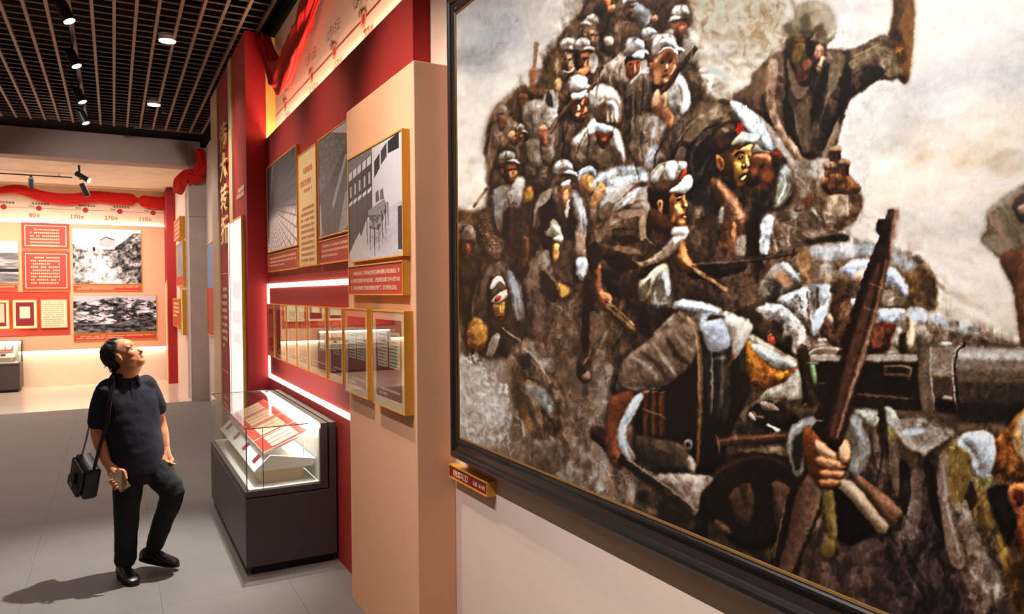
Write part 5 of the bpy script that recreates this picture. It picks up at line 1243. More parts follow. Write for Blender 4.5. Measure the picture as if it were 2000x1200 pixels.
    # woman/boy with green cap in profile
    shape(S, [(580, 680), (620, 560), (690, 470), (730, 500), (760, 600), (800, 700), (880, 740), (900, 800), (820, 840), (760, 880), (600, 860), (570, 780)], '5e5248', 2, hatch=(60, .16)); shape(S, [(680, 480), (730, 490), (750, 580), (700, 640), (640, 620)], '83776b', 3, op=.7)
    shape(S, [(760, 470), (800, 450), (810, 500), (795, 560), (770, 570), (750, 520)], 'b07a34', 1); shape(S, [(775, 470), (806, 470), (795, 520)], 'd9a456', 1); shape(S, [(700, 440), (760, 430), (760, 560), (720, 540)], '2c2018', 2); shape(S, [(715, 350), (740, 300), (780, 295), (810, 340), (830, 400), (825, 445), (780, 420), (720, 400)], '96947e', 1); shape(S, [(760, 340), (790, 330), (815, 390), (770, 380)], 'c0bfae', 1); shape(S, [(770, 420), (830, 405), (828, 445), (800, 440)], 'b4b39c', 1)
    shape(S, [(800, 700), (830, 720), (880, 750), (870, 800), (820, 820), (800, 780)], 'a0742c', 2); shape(S, [(570, 420), (610, 420), (605, 560), (575, 620), (560, 560)], '6a4530', 1)
    dabs(S, (560, 800, 960, 1200), 160, 70, 70, 22, ['6c5c52', '7a6c64', '53443a', '8a7f7a', '5f4e42'], .4, 30, 3)
    # hooded soldier with bandaged cap, firing (zoom 3 bottom-left)
    shape(S, [(220, 900), (260, 740), (330, 620), (430, 570), (520, 620), (570, 740), (590, 880), (640, 1010), (560, 1180), (420, 1180), (230, 1050)], '4a4039', 2, g=(520, 600, 260, 1100, '3a2f27'), hatch=(70, .18)); shape(S, [(440, 600), (500, 620), (550, 760), (580, 900), (540, 960), (500, 800), (470, 700)], '77818c', 3, op=.65); shape(S, [(330, 640), (430, 580), (440, 640), (360, 720)], '6b6258', 4, op=.7)
    shape(S, [(360, 840), (370, 720), (410, 670), (450, 690), (465, 780), (460, 880), (440, 950), (400, 940)], '7a4e24', 1); shape(S, [(400, 860), (450, 840), (440, 930), (415, 950)], 'c08a44', 1); shape(S, [(360, 740), (390, 680), (430, 670), (455, 720), (420, 710), (380, 760)], 'e0d6c8', 1); shape(S, [(375, 780), (420, 720), (460, 760), (400, 800)], '6e5f52', 1); shape(S, [(370, 830), (400, 800), (465, 770), (460, 820), (390, 850)], 'd8cabc', 1); shape(S, [(385, 810), (420, 800), (410, 835), (385, 840)], 'a8452e', 1); shape(S, [(415, 875), (445, 865), (445, 880), (420, 890)], '25170d', 1)
    shape(S, [(205, 1080), (220, 980), (270, 930), (330, 980), (345, 1060), (300, 1160), (230, 1150)], '8a6022', 2, rough=.35); shape(S, [(250, 1000), (300, 960), (320, 1040), (280, 1120)], 'c08c3a', 3, op=.7); shape(S, [(330, 1180), (370, 1060), (420, 1040), (410, 1120), (370, 1200)], '877c70', 1)
    line(S, [(425, 1005), (520, 1075), (630, 1150)], (24, 34, 34), '2a211c'); line(S, [(430, 1000), (520, 1065), (625, 1138)], 9, 'a08f7c', 1, .9); shape(S, [(610, 1130), (638, 1130), (635, 1165), (612, 1160)], '1b1512', 1)
    # ---- leader leaning forward (zoom 3)
    shape(S, [(1080, 320), (1140, 200), (1230, 120), (1380, 90), (1400, 160), (1390, 260), (1330, 330), (1150, 360)], '857a70', 2, g=(1380, 100, 1120, 320, '5d5046'), hatch=(130, .14)); shape(S, [(1260, 140), (1380, 110), (1390, 180), (1290, 220)], 'b3a89c', 3, op=.7)
    S.base(850, 0); shape(S, [(1030, 1180), (1120, 1110), (1250, 1080), (1390, 1120), (1400, 1200), (1300, 1290), (1150, 1400), (1100, 1440), (1060, 1300)], 'a9b4bf', 3, g=(1250, 1090, 1100, 1380, '8d857c'), rough=.25, hatch=(140, .12)); S.base(850, 340)
    line(S, [(1400, 60), (1280, 90), (1170, 180), (1090, 290)], (30, 40, 26), '5a3f30', 2, .9)
    shape(S, [(1010, 190), (1050, 90), (1080, 50), (1110, 90), (1100, 130), (1040, 230)], '9a7048', 1); shape(S, [(1050, 100), (1080, 60), (1110, 80), (1100, 120)], 'c8975e', 1)
    body = [(990, 460), (1000, 380), (1080, 310), (1200, 240), (1300, 230), (1420, 250), (1520, 340), (1620, 360), (1640, 400), (1580, 500), (1480, 560), (1380, 620), (1250, 600), (1150, 560), (1080, 560), (1020, 640), (995, 540)]
    shape(S, body, '5c4a3c', 2, g=(1300, 240, 1150, 600, '3f3026'), hatch=(110, .18)); shape(S, [(1090, 330), (1180, 290), (1280, 280), (1250, 340), (1120, 400)], '7a695a', 4, op=.7); shape(S, [(1020, 420), (1100, 360), (1080, 520), (1040, 600), (1010, 560)], '4a3a30', 3)
    shape(S, [(1400, 250), (1520, 290), (1600, 350), (1540, 400), (1440, 430), (1380, 350)], '8a623e', 2, g=(1420, 260, 1560, 380, '5d3a22')); 
    shape(S, [(1560, 350), (1640, 340), (1630, 420), (1560, 510), (1460, 570), (1340, 610), (1200, 590), (1190, 560), (1350, 570), (1470, 500), (1540, 420)], 'b9b2aa', 2, g=(1600, 350, 1250, 600, '8d6f4c'), rough=.25)
    shape(S, [(1420, 130), (1460, 170), (1480, 250), (1540, 300), (1560, 340), (1610, 350), (1635, 300), (1625, 240), (1645, 210), (1620, 170), (1625, 110), (1500, 110), (1430, 100)], '7a4c26', 1, g=(1440, 150, 1630, 280, '8a5a30'))
    shape(S, [(1530, 150), (1600, 130), (1615, 170), (1640, 215), (1620, 240), (1630, 290), (1600, 330), (1560, 310), (1570, 240), (1540, 220)], 'c28a52', 1); shape(S, [(1590, 165), (1625, 170), (1642, 214), (1610, 225)], 'e0b27c', 1); shape(S, [(1545, 240), (1590, 230), (1580, 300), (1550, 290)], '9a6234', 2, op=.8); shape(S, [(1555, 160), (1600, 150), (1600, 168), (1560, 180)], '20140c', 1); shape(S, [(1595, 258), (1632, 255), (1632, 266), (1600, 272)], '4a1e10', 1); shape(S, [(1590, 300), (1625, 290), (1615, 335), (1585, 340)], 'cf9a60', 1)
    shape(S, [(1440, 200), (1465, 165), (1485, 190), (1480, 250), (1460, 270)], 'b57a48', 1); shape(S, [(1455, 190), (1472, 185), (1470, 240), (1458, 245)], '6a3e20', 1); shape(S, [(1400, 80), (1500, 90), (1540, 140), (1510, 190), (1500, 240), (1480, 180), (1440, 160), (1420, 230), (1390, 170)], '1f1611', 2)
    S.base(850, 0); shape(S, [(1395, 1200), (1400, 1130), (1460, 1070), (1560, 1045), (1630, 1060), (1640, 1140), (1600, 1200), (1500, 1250), (1420, 1240)], '8d8983', 1); 
    for x in (1430, 1490, 1550): shape(S, [(x, 1110 - (x - 1430) * .3), (x + 45, 1080 - (x - 1430) * .2), (x + 50, 1180), (x + 15, 1210)], 'cfcecf', 2, op=.75)
    shape(S, [(1420, 1230), (1520, 1210), (1620, 1140), (1640, 1180), (1560, 1250), (1450, 1270)], '6d6152', 1); shape(S, [(1590, 1160), (1625, 1130), (1620, 1180), (1595, 1190)], 'b8402a', 1, cr=False); shape(S, [(1510, 1260), (1590, 1210), (1640, 1150), (1670, 1190), (1665, 1230), (1620, 1265), (1560, 1265)], 'd9dad6', 1, g=(1540, 1250, 1650, 1180, 'b4b4aa')); S.base(850, 340)
    # arms, rifle, satchel of the leader
    shape(S, [(1040, 600), (1080, 590), (1090, 740), (1140, 790), (1150, 840), (1100, 890), (1075, 880), (1050, 760)], '8a5234', 1, g=(1050, 620, 1120, 880, '7a452c')); shape(S, [(1080, 770), (1140, 790), (1150, 830), (1110, 830)], 'a86a44', 1)
    rifle(S, [(1100, 850), (1200, 930), (1310, 1030)], 60, '5a4028', '9a7a50'); line(S, [(1130, 830), (1300, 990)], 12, 'b89a6c', 1, .8)
    shape(S, [(1580, 500), (1620, 440), (1650, 530), (1700, 600), (1690, 640), (1620, 620), (1580, 580)], 'b5763c', 2, g=(1600, 480, 1660, 640, '9a5f30')); rifle(S, [(1670, 610), (1780, 680), (1900, 760)], 40, '6a5038', 'a8885c')
    shape(S, [(1310, 760), (1360, 660), (1490, 580), (1520, 640), (1470, 720), (1400, 780), (1350, 830)], '8f8a76', 2, g=(1480, 600, 1340, 800, 'a8a08a'), hatch=(120, .15)); shape(S, [(1440, 680), (1510, 640), (1545, 780), (1530, 880), (1440, 900), (1420, 800)], '87898a', 3, hatch=(75, .16)); shape(S, [(1310, 650), (1440, 600), (1360, 680)], '2a1f18', 2)
    line(S, [(1350, 300), (1290, 560), (1240, 760), (1190, 930)], (18, 20, 24), '7d5a38', 1, .95); line(S, [(1400, 420), (1480, 500)], 8, '3a2a20')
    shape(S, [(1020, 640), (1300, 640), (1330, 780), (1300, 900), (1200, 800), (1150, 760), (1090, 720)], '2c221b', 4, op=.8); shape(S, [(960, 980), (1020, 860), (1090, 900), (1200, 990), (1330, 1060), (1280, 1150), (1100, 1200), (980, 1180)], '4e4239', 3, hatch=(70, .2)); shape(S, [(1340, 860), (1530, 870), (1560, 960), (1480, 1060), (1360, 1060), (1320, 960)], '241c17', 3, op=.8)
    # ---- lower left: splashing figures (zoom 5)
    S.base(850, 660)
    shape(S, [(480, 120), (560, 20), (640, 0), (720, 80), (780, 220), (840, 360), (860, 500), (800, 640), (640, 650), (540, 500), (500, 300)], '6b5d50', 3, g=(560, 40, 700, 600, '5c4c3a'), hatch=(60, .2)); shape(S, [(600, 30), (700, 60), (770, 200), (720, 210), (640, 120)], '8a8580', 4, op=.8); shape(S, [(580, 300), (700, 330), (770, 420), (760, 500), (680, 440), (640, 440)], '8f9aa6', 4, op=.75); shape(S, [(540, 470), (580, 440), (630, 560), (620, 640), (570, 600)], '8a6a3c', 4, op=.7); shape(S, [(550, 120), (630, 110), (620, 190), (570, 210)], '32322f', 3)
    for p, c in (([(600, 320), (660, 480), (700, 620)], 'a08a60'), ([(780, 340), (830, 400), (840, 560)], '9a8a66'), ([(520, 290), (600, 300), (700, 350)], 'a8763e'), ([(700, 380), (760, 480)], 'b6bec6'), ([(820, 500), (840, 640)], '8a7658')): line(S, p, (8, 22, 6), c, 2, .6)
    dabs(S, (150, 100, 500, 720), 500, 75, 46, 14, ['b9b4ae', '9a948e', 'd2cec8', '868079', 'c4c0ba', 'e0ddd8', '746c64'], .55, 30, 1, [(150, 60), (210, 60), (330, 160), (400, 260), (470, 320), (510, 440), (500, 600), (560, 740), (300, 700), (150, 610)])
    dabs(S, (220, 120, 520, 700), 160, 60, 30, 10, ['eceae6', 'd8d5d0', 'f2f0ee'], .6, 40, 1, [(220, 120), (330, 180), (400, 270), (480, 300), (500, 560), (420, 680), (330, 560), (250, 300)])
    shape(S, [(480, 560), (520, 510), (570, 560), (580, 640), (520, 680), (480, 640)], '5d554e', 3, op=.7); line(S, [(520, 510), (570, 560), (580, 640)], 8, 'a4acb4', 1, .7)
    dabs(S, (560, 640, 1320, 1100), 320, 75, 90, 26, ['776d66', '5c5047', '8a847f', '665a50', '97948f', '7d6b58', '4e4239'], .4, 14, 3, [(560, 680), (980, 640), (1130, 840), (1330, 960), (1340, 1070), (1150, 1010), (700, 800)])
    for p, c in (([(960, 800), (1000, 960)], 'a06f48'), ([(1110, 870), (1160, 1000)], 'a57a54'), ([(1040, 860), (1090, 1000)], 'b4bac2'), ([(990, 320), (1010, 440), (1000, 520)], '8a6648'), ([(1230, 900), (1300, 1040)], 'a8a8a8')): line(S, p, (10, 40, 14), c, 4, .6)
    dabs(S, (900, 40, 1200, 620), 220, 100, 90, 26, ['776f6a', '645b54', '54493f', '87817b', '6d635b'], .4, 14, 3, [(1020, 40), (1180, 60), (1190, 200), (1150, 380), (1110, 560), (1020, 580), (880, 480), (860, 330), (940, 300), (1010, 280)])
    # sandalled foot
    shape(S, [(930, 250), (930, 180), (970, 100), (1020, 20), (1040, 60), (1020, 160), (1015, 260), (980, 300), (945, 285)], '4a3a30', 1); line(S, [(1030, 30), (1000, 130), (960, 180)], 10, '8a7868', 1); line(S, [(945, 190), (1010, 250)], 10, '241a14'); shape(S, [(950, 250), (1000, 220), (1010, 265), (970, 285)], '7d6a5c', 1); shape(S, [(960, -40), (1020, -40), (1020, 30), (960, 140), (930, 180)], '2f2620', 3, op=.8)
    # ---- stooping carrier at centre bottom (zoom 5 right)
    shape(S, [(1150, 320), (1200, 180), (1330, 70), (1440, 20), (1580, -40), (1720, -40), (1760, 60), (1740, 300), (1720, 700), (1700, 900), (1320, 850), (1300, 700), (1280, 420), (1200, 400)], '33291f', 3, hatch=(85, .15))
    shape(S, [(1150, 360), (1160, 260), (1220, 150), (1340, 60), (1450, 20), (1560, 20), (1590, 120), (1560, 220), (1450, 290), (1350, 300), (1330, 360), (1250, 390)], '5f564f', 2, g=(1450, 40, 1200, 360, '443a33'), hatch=(60, .2)); shape(S, [(1340, 70), (1440, 40), (1480, 120), (1460, 240), (1420, 180), (1390, 90)], '8a837d', 4, op=.7); shape(S, [(1210, 190), (1280, 150), (1250, 260), (1330, 330), (1250, 350), (1210, 280)], '756a62', 4, op=.7); line(S, [(1380, 90), (1440, 240)], 22, '2a221d', 2, .8); line(S, [(1450, 50), (1470, 150), (1540, 200)], 14, '332a24', 2, .7)
    # forearm and pale cuff
    shape(S, [(1110, 620), (1130, 480), (1170, 380), (1300, 380), (1280, 470), (1210, 560), (1210, 660), (1250, 760), (1230, 840), (1180, 850), (1140, 780)], '6a3c22', 2, g=(1180, 400, 1180, 820, '7d4a2c')); shape(S, [(1150, 560), (1190, 540), (1200, 700), (1230, 800), (1180, 820)], '8f5c3a', 3, op=.7)
    shape(S, [(1330, 360), (1370, 370), (1340, 470), (1270, 540), (1240, 620), (1260, 700), (1300, 760), (1300, 810), (1240, 740), (1195, 640), (1190, 570), (1260, 480)], 'aab2b8', 2, g=(1340, 380, 1260, 780, '9a938c'))
    # tools: club and barrel
    shape(S, [(1010, 590), (1060, 580), (1130, 640), (1120, 740), (1060, 690), (1015, 650)], '35261d', 2)
    line(S, [(1205, 790), (1340, 880), (1500, 990), (1680, 1120)], (50, 60, 60), '2b231f', 1); line(S, [(1220, 775), (1350, 860), (1510, 960), (1690, 1090)], (12, 18, 20), '9a8f86', 2, .75); shape(S, [(1185, 790), (1210, 760), (1250, 780), (1240, 830), (1200, 830)], '14100e', 1)
    # grenades on his belt
    for x, y, h in ((1410, 340, 260), (1465, 350, 280), (1370, 360, 110)):
        shape(S, [(x - 20, y), (x + 18, y), (x + 22, y + h), (x - 22, y + h)], '6a4226', 1, g=(x - 20, y, x + 20, y, '3a2416'), cr=False); shape(S, [(x - 22, y - 22), (x + 20, y - 22), (x + 18, y + 6), (x - 20, y + 6)], '9a8a78', 1)
    line(S, [(1350, 430), (1440, 470), (1530, 520)], 14, '8a7058'); line(S, [(1350, 580), (1460, 680), (1520, 640)], (14, 24, 14), '4c4038')
    shape(S, [(1300, 640), (1360, 580), (1460, 680), (1500, 700), (1480, 860), (1400, 860), (1330, 820)], '4f453c', 2, hatch=(60, .2)); shape(S, [(1360, 600), (1430, 660), (1400, 700)], '7a6c5e', 3, op=.7)
    line(S, [(1535, 320), (1530, 420)], 8, '7d6a58'); shape(S, [(1520, 720), (1560, 660), (1640, 700), (1700, 800), (1690, 890), (1600, 900), (1530, 820)], '3f3a2a', 2, hatch=(60, .15)); shape(S, [(1620, 790), (1670, 760), (1700, 820), (1690, 890), (1650, 860)], 'a39a88', 2)
    shape(S, [(1618, 690), (1630, 660), (1660, 670), (1675, 710), (1660, 740), (1630, 725)], '8f959a', 1); shape(S, [(1628, 695), (1640, 672), (1664, 700), (1655, 725), (1635, 718)], '3a3c3e', 1); shape(S, [(1640, 690), (1655, 690), (1655, 708), (1642, 708)], 'd8dadc', 1); shape(S, [(1620, 730), (1680, 740), (1660, 770), (1625, 760)], '191613', 1)
    # cart strap and dark flask
    line(S, [(1690, -20), (1700, 200), (1715, 500), (1720, 800), (1705, 890)], (24, 22, 26), '8a6a42', 1, .9); shape(S, [(1740, -60), (1900, -60), (1890, 200), (1870, 460), (1780, 480), (1740, 200)], '3c3c3c', 3, hatch=(88, .25)); line(S, [(1790, 60), (1800, 400)], 26, '6b6d70', 3, .6); shape(S, [(1800, 430), (1880, 440), (1870, 465), (1800, 450)], '9a9894', 1)
    shape(S, [(1760, 620), (1830, 560), (1900, 620), (1860, 860), (1760, 900), (1720, 820)], '1c1714', 3)
    # pale planks / snow under the club
    shape(S, [(1460, 890), (1600, 890), (1720, 920), (1800, 910), (1740, 1040), (1690, 1080), (1560, 990)], '8a7c72', 3, rough=.35, hatch=(45, .25)); shape(S, [(1510, 900), (1640, 900), (1700, 950), (1600, 970)], 'aa9e94', 4, op=.7); dabs(S, (1480, 880, 1800, 1080), 70, 40, 70, 8, ['c4b8ae', '54463c', '9a8c80'], .5, 15, 0)
    shape(S, [(1330, 1000), (1500, 1010), (1680, 1130), (1700, 1230), (1340, 1080)], '2e251f', 4, op=.85)
    # ---- pack of pale cloth on the stooping back (zoom 3 right bottom / zoom 4 left)
    S.base(850, 340)
    shape(S, [(1380, 1180), (1420, 1050), (1540, 920), (1600, 900), (1700, 900), (1740, 1000), (1700, 1200), (1400, 1230)], '6a5f56', 2, g=(1560, 920, 1450, 1200, '544a43'), hatch=(110, .2)); shape(S, [(1440, 1060), (1560, 960), (1600, 1000), (1500, 1090)], '948a80', 4, op=.7)
    shape(S, [(1540, 860), (1600, 820), (1700, 830), (1850, 870), (1880, 920), (1900, 1060), (1870, 1200), (1760, 1220), (1720, 1000), (1640, 930)], '8b8a88', 2, g=(1700, 840, 1780, 1180, '6a625c'), hatch=(100, .14)); shape(S, [(1560, 830), (1700, 830), (1850, 880), (1780, 900), (1640, 880)], 'b9c3d0', 2, rough=.25); shape(S, [(1740, 920), (1860, 910), (1890, 1040), (1760, 1090)], 'aab3c2', 3, rough=.4); shape(S, [(1800, 1090), (1890, 1100), (1880, 1140), (1810, 1130)], '98a4b6', 2, op=.8)
    line(S, [(1580, 900), (1680, 980), (1720, 1100), (1700, 1230)], (26, 34, 24), '8a7a62', 1, .95); shape(S, [(1880, 900), (1980, 930), (2060, 960), (2030, 1060), (1940, 1110), (1900, 1040)], 'b4aea8', 2, rough=.3); line(S, [(1950, 1080), (1900, 1200)], 30, '6a4428')
    # ---- packs, caps and gunners on the right (zoom 4)
    S.base(1400, 340)
    shape(S, [(520, 640), (520, 520), (620, 470), (800, 450), (1020, 450), (1200, 490), (1360, 560), (1420, 660), (1440, 800), (1420, 890), (1240, 900), (760, 800), (560, 740)], '8c7c6b', 3, g=(900, 450, 1000, 880, '6f6154'), hatch=(170, .14)); shape(S, [(600, 490), (800, 455), (1020, 455), (1040, 530), (800, 560), (640, 540)], 'b4bac0', 5, op=.9); shape(S, [(520, 530), (600, 480), (620, 640), (640, 720), (560, 720)], 'a07c50', 3, op=.8); shape(S, [(1140, 500), (1260, 540), (1320, 640), (1240, 660), (1160, 600)], 'b4bbc6', 4, op=.7); shape(S, [(1280, 620), (1400, 620), (1430, 800), (1380, 880), (1240, 860), (1260, 740)], '54432c', 5, op=.8); shape(S, [(1220, 640), (1320, 650), (1300, 760), (1240, 780)], '9a7444', 4, op=.6); shape(S, [(640, 580), (760, 590), (760, 640), (640, 650)], '7f766c', 3, op=.8); line(S, [(640, 590), (760, 600)], 10, 'bfb9b2', 2, .7)
    shape(S, [(270, 790), (300, 690), (380, 590), (440, 580), (520, 650), (540, 730), (420, 800), (320, 850)], '6a635c', 2); shape(S, [(420, 590), (470, 590), (550, 690), (520, 710)], 'b9bfc4', 2); shape(S, [(380, 640), (440, 650), (480, 720), (420, 720)], '9a6c42', 3, op=.8); shape(S, [(330, 720), (400, 690), (430, 770), (350, 800)], '4e4e4e', 3)
    # left gunner: speckled blue-white shirt and cap
    shape(S, [(380, 830), (560, 740), (650, 720), (745, 730), (740, 860), (700, 1000), (640, 1080), (560, 1000), (480, 900)], 'a5acb6', 2, g=(600, 740, 620, 1060, '7d6f62'), rough=.35, hatch=(75, .16)); 
    for p in ([(590, 760), (600, 920), (620, 1060)], [(540, 800), (560, 930)], [(655, 740), (660, 900), (640, 1020)]): line(S, p, 16, '4e4640', 1, .8)
    shape(S, [(640, 900), (720, 860), (680, 1000), (640, 1060), (620, 1020)], 'c2ccd8', 2)
    shape(S, [(215, 1060), (215, 960), (260, 870), (340, 840), (440, 860), (540, 960), (600, 1080), (600, 1180), (480, 1190), (330, 1130)], '54483a', 2, g=(300, 860, 300, 1150, '3a2f22')); shape(S, [(260, 880), (350, 845), (450, 870), (550, 970), (605, 1090), (590, 1180), (500, 1170), (480, 1060), (430, 1080), (420, 980), (320, 940)], 'b6bcc4', 2, rough=.35, g=(320, 860, 540, 1150, '9a8f84')); shape(S, [(340, 1070), (375, 1060), (385, 1110), (350, 1120)], '9c3c1c', 1); shape(S, [(260, 880), (330, 880), (360, 900), (300, 930)], '8d7a68', 3, op=.7)
    shape(S, [(200, 1060), (260, 1060), (480, 1190), (520, 1230), (420, 1220), (260, 1150)], '8d8676', 2)
    shape(S, [(195, 1100), (210, 1080), (300, 1200), (250, 1240), (195, 1220)], '8f6a18', 2)
    # right gunner: pale cap, red-brown face
    shape(S, [(740, 900), (760, 800), (900, 820), (920, 960), (880, 1120), (820, 1150), (700, 1080), (680, 1000)], '50352a', 2, rough=.3, hatch=(80, .15)); shape(S, [(800, 860), (880, 860), (860, 1000), (820, 980)], '8a6650', 3, op=.6); shape(S, [(715, 930), (745, 910), (760, 960), (740, 980)], 'a89484', 2)
    shape(S, [(755, 780), (750, 690), (830, 590), (940, 545), (1060, 560), (1180, 620), (1240, 720), (1240, 800), (1200, 870), (1060, 860), (940, 800)], '8f7f6e', 2, g=(950, 560, 1000, 860, '6e5f50')); shape(S, [(790, 640), (880, 570), (980, 550), (1010, 600), (1000, 680), (930, 660), (870, 690), (850, 650)], 'b6bed4', 2, rough=.3); shape(S, [(900, 650), (970, 620), (1000, 660), (940, 720), (900, 700)], 'b89a86', 2); shape(S, [(1070, 620), (1160, 620), (1235, 720), (1240, 800), (1180, 770), (1130, 730), (1070, 740)], 'b7bed2', 2, rough=.25); shape(S, [(770, 700), (860, 660), (900, 740), (860, 800), (780, 770)], '594632', 3, op=.8); shape(S, [(1060, 760), (1200, 780), (1220, 860), (1080, 860)], '9a8d80', 3, op=.8)
    shape(S, [(1050, 890), (1140, 880), (1220, 880), (1220, 940), (1150, 985), (1060, 970)], 'b9c3d0', 1, rough=.2); shape(S, [(870, 820), (945, 830), (930, 905), (890, 880)], 'cfd0d2', 2); shape(S, [(980, 1000), (1160, 980), (1150, 1080), (1100, 1160), (980, 1170)], '5f2f20', 2, rough=.3); shape(S, [(1010, 1020), (1090, 1010), (1080, 1120), (1020, 1120)], '8a5038', 3, op=.7)
    shape(S, [(1140, 1100), (1200, 960), (1260, 870), (1400, 900), (1480, 960), (1700, 990), (1800, 1060), (1980, 1110), (1980, 1140), (1300, 1180), (1220, 1170)], '8a7f76', 2, g=(1300, 900, 1400, 1160, '6e6056'), hatch=(10, .12), rough=.25); shape(S, [(1250, 880), (1360, 890), (1380, 950), (1280, 960)], 'a9b3be', 3, op=.8); shape(S, [(1400, 910), (1500, 950), (1510, 1000), (1420, 960)], 'b0bccc', 3, op=.8); shape(S, [(1540, 970), (1680, 980), (1700, 1050), (1560, 1030)], '9aa2a8', 4, op=.7); shape(S, [(1140, 1090), (1190, 990), (1210, 1060), (1180, 1120)], 'b4a898', 2); shape(S, [(1230, 1080), (1270, 950), (1290, 1080), (1250, 1150)], 'b8a888', 2); shape(S, [(1190, 1060), (1230, 1040), (1240, 1150), (1200, 1170)], '3c2e24', 2)
    # man at the right edge with brown sleeve
    shape(S, [(1715, 430), (1760, 350), (1755, 250), (1850, 170), (1960, 90), (2060, 100), (2060, 560), (1850, 550), (1780, 490)], '6c675f', 2, g=(1780, 250, 2000, 450, '5a544c'), hatch=(40, .16)); shape(S, [(1770, 300), (1800, 280), (1880, 400), (1860, 420)], '8f7a64', 3, op=.8); shape(S, [(1930, 200), (2010, 130), (2040, 260), (1980, 320)], '3c3630', 2); shape(S, [(1960, 220), (2010, 190), (2010, 250), (1970, 260)], '9a8472', 2); shape(S, [(1720, 430), (1850, 400), (1960, 480), (1940, 540), (1830, 530)], '7f7a72', 4, op=.8); line(S, [(1760, 250), (1960, 100)], 14, '8f8a80', 2, .7)
    shape(S, [(1850, 540), (2060, 540), (2060, 1140), (1990, 1130), (1960, 960), (1930, 760)], '5e3a28', 2, hatch=(88, .12))
    # ---- machine gun (zoom 6)
    S.base(1400, 660)
    shape(S, [(540, 110), (900, 110), (1320, 110), (1340, 480), (1000, 470), (760, 440), (600, 440)], '2f241e', 2, rough=.2, cr=False); shape(S, [(610, 112), (1310, 108), (1310, 150), (610, 150)], '857a70', 1, g=(610, 112, 1310, 150, '978d84'), cr=False); shape(S, [(910, 355), (1280, 390), (1280, 405), (910, 380)], '8a7c6c', 1, cr=False); dabs(S, (900, 160, 1300, 350), 60, 5, 60, 16, ['3c2f27', '261d18', '463830'], .5, 20, 1)
    shape(S, [(1085, 180), (1260, 185), (1265, 280), (1245, 280), (1240, 205), (1110, 200), (1110, 250), (1090, 250)], 'a8967c', 1, cr=False); shape(S, [(1110, 230), (1240, 232), (1240, 244), (1110, 242)], 'c4b296', 1, cr=False); shape(S, [(1090, 260), (1250, 290), (1240, 360), (1110, 350)], '17120f', 3)
    shape(S, [(1310, 240), (1320, 110), (1380, 50), (1480, 30), (1600, 40), (2060, 60), (2060, 560), (1800, 540), (1560, 500), (1380, 480), (1320, 400)], '4a413a', 2, rough=.15, cr=False)
    for y0, y1, c, o in ((60, 150, 'a69e98', .9), (100, 130, 'cfcac6', .7), (150, 220, '857b73', .9), (215, 300, '5e544c', .9), (300, 420, '3c332c', .8), (420, 560, '2a221d', .9)): shape(S, [(1560, y0 - 4), (2060, y0 + 10), (2060, y1 + 14), (1560, y1)], c, 5, op=o, cr=False)
    shape(S, [(1330, 120), (1390, 60), (1400, 240), (1390, 470), (1330, 420)], '6d645c', 5, op=.8); shape(S, [(1400, 60), (1550, 50), (1550, 220), (1400, 230)], '8d8378', 5, op=.75); line(S, [(1398, 60), (1395, 240), (1420, 470)], 12, 'b0a79e', 1, .7); line(S, [(1620, 40), (1560, 110), (1552, 260), (1580, 470)], (14, 14, 12), '1c1714', 1); line(S, [(1600, 40), (1545, 110), (1538, 260), (1566, 470)], 10, 'b8aea4', 1, .8); shape(S, [(1450, 35), (1520, 25), (1530, 50), (1460, 55)], 'b7b0a8', 1); shape(S, [(1410, 225), (1540, 225), (1540, 250), (1410, 250)], 'a08c78', 2, op=.8); shape(S, [(1470, 380), (1530, 385), (1525, 430), (1480, 420)], '9a8d7c', 1); shape(S, [(1430, 400), (1560, 420), (1560, 500), (1430, 470)], '15110e', 4, op=.8)
    # grips and sights
    for x in (560, ): shape(S, [(530, 70), (590, 65), (600, 250), (630, 420), (670, 440), (560, 440), (550, 250)], '3a2a20', 1); shape(S, [(530, 60), (585, 60), (580, 130), (535, 130)], '6a5d50', 1)
    shape(S, [(605, 190), (650, 190), (660, 340), (630, 345)], '64845c', 1, g=(605, 200, 655, 330, '3a5232')); shape(S, [(580, 160), (660, 160), (660, 180), (590, 182)], 'b4ac9e', 1); line(S, [(600, 110), (660, 70), (830, 80)], 12, 'a89a86'); line(S, [(610, 125), (820, 120)], 14, 'b8aa96'); line(S, [(640, 50), (700, 42)], 14, '9a8f84'); shape(S, [(660, 10), (715, 5), (715, 30), (660, 30)], '8f877e', 1); shape(S, [(780, 70), (815, 65), (815, 95), (785, 95)], 'c4b08c', 1); line(S, [(670, 300), (710, 300), (755, 330)], 14, 'b0a290'); shape(S, [(570, 425), (670, 420), (680, 460), (580, 460)], '7d5a2c', 1)
    # face under the left gunner's cap
    shape(S, [(195, 60), (230, 60), (350, 180), (450, 210), (520, 190), (470, 270), (380, 330), (270, 350), (210, 300)], '7a4c12', 2, rough=.35, g=(220, 100, 440, 300, '6a3a12')); shape(S, [(380, 240), (470, 210), (450, 260), (400, 290)], 'a87416', 2); shape(S, [(210, 70), (240, 100), (300, 240), (240, 260), (210, 200)], '9a6614', 3, op=.7); shape(S, [(230, 40), (350, 80), (520, 170), (440, 205), (340, 170), (260, 100)], 'aeb0ac', 1, g=(260, 60, 480, 190, '8f8d86'))
    shape(S, [(280, 400), (350, 330), (440, 290), (530, 200), (560, 300), (550, 420), (430, 430), (330, 420)], '8d8475', 2, hatch=(130, .15)); shape(S, [(450, 300), (540, 240), (550, 380), (470, 400)], 'a8a090', 3, op=.8); shape(S, [(120, 560), (160, 480), (240, 420), (290, 400), (280, 450), (200, 540), (190, 610), (150, 620)], '4e463e', 2)
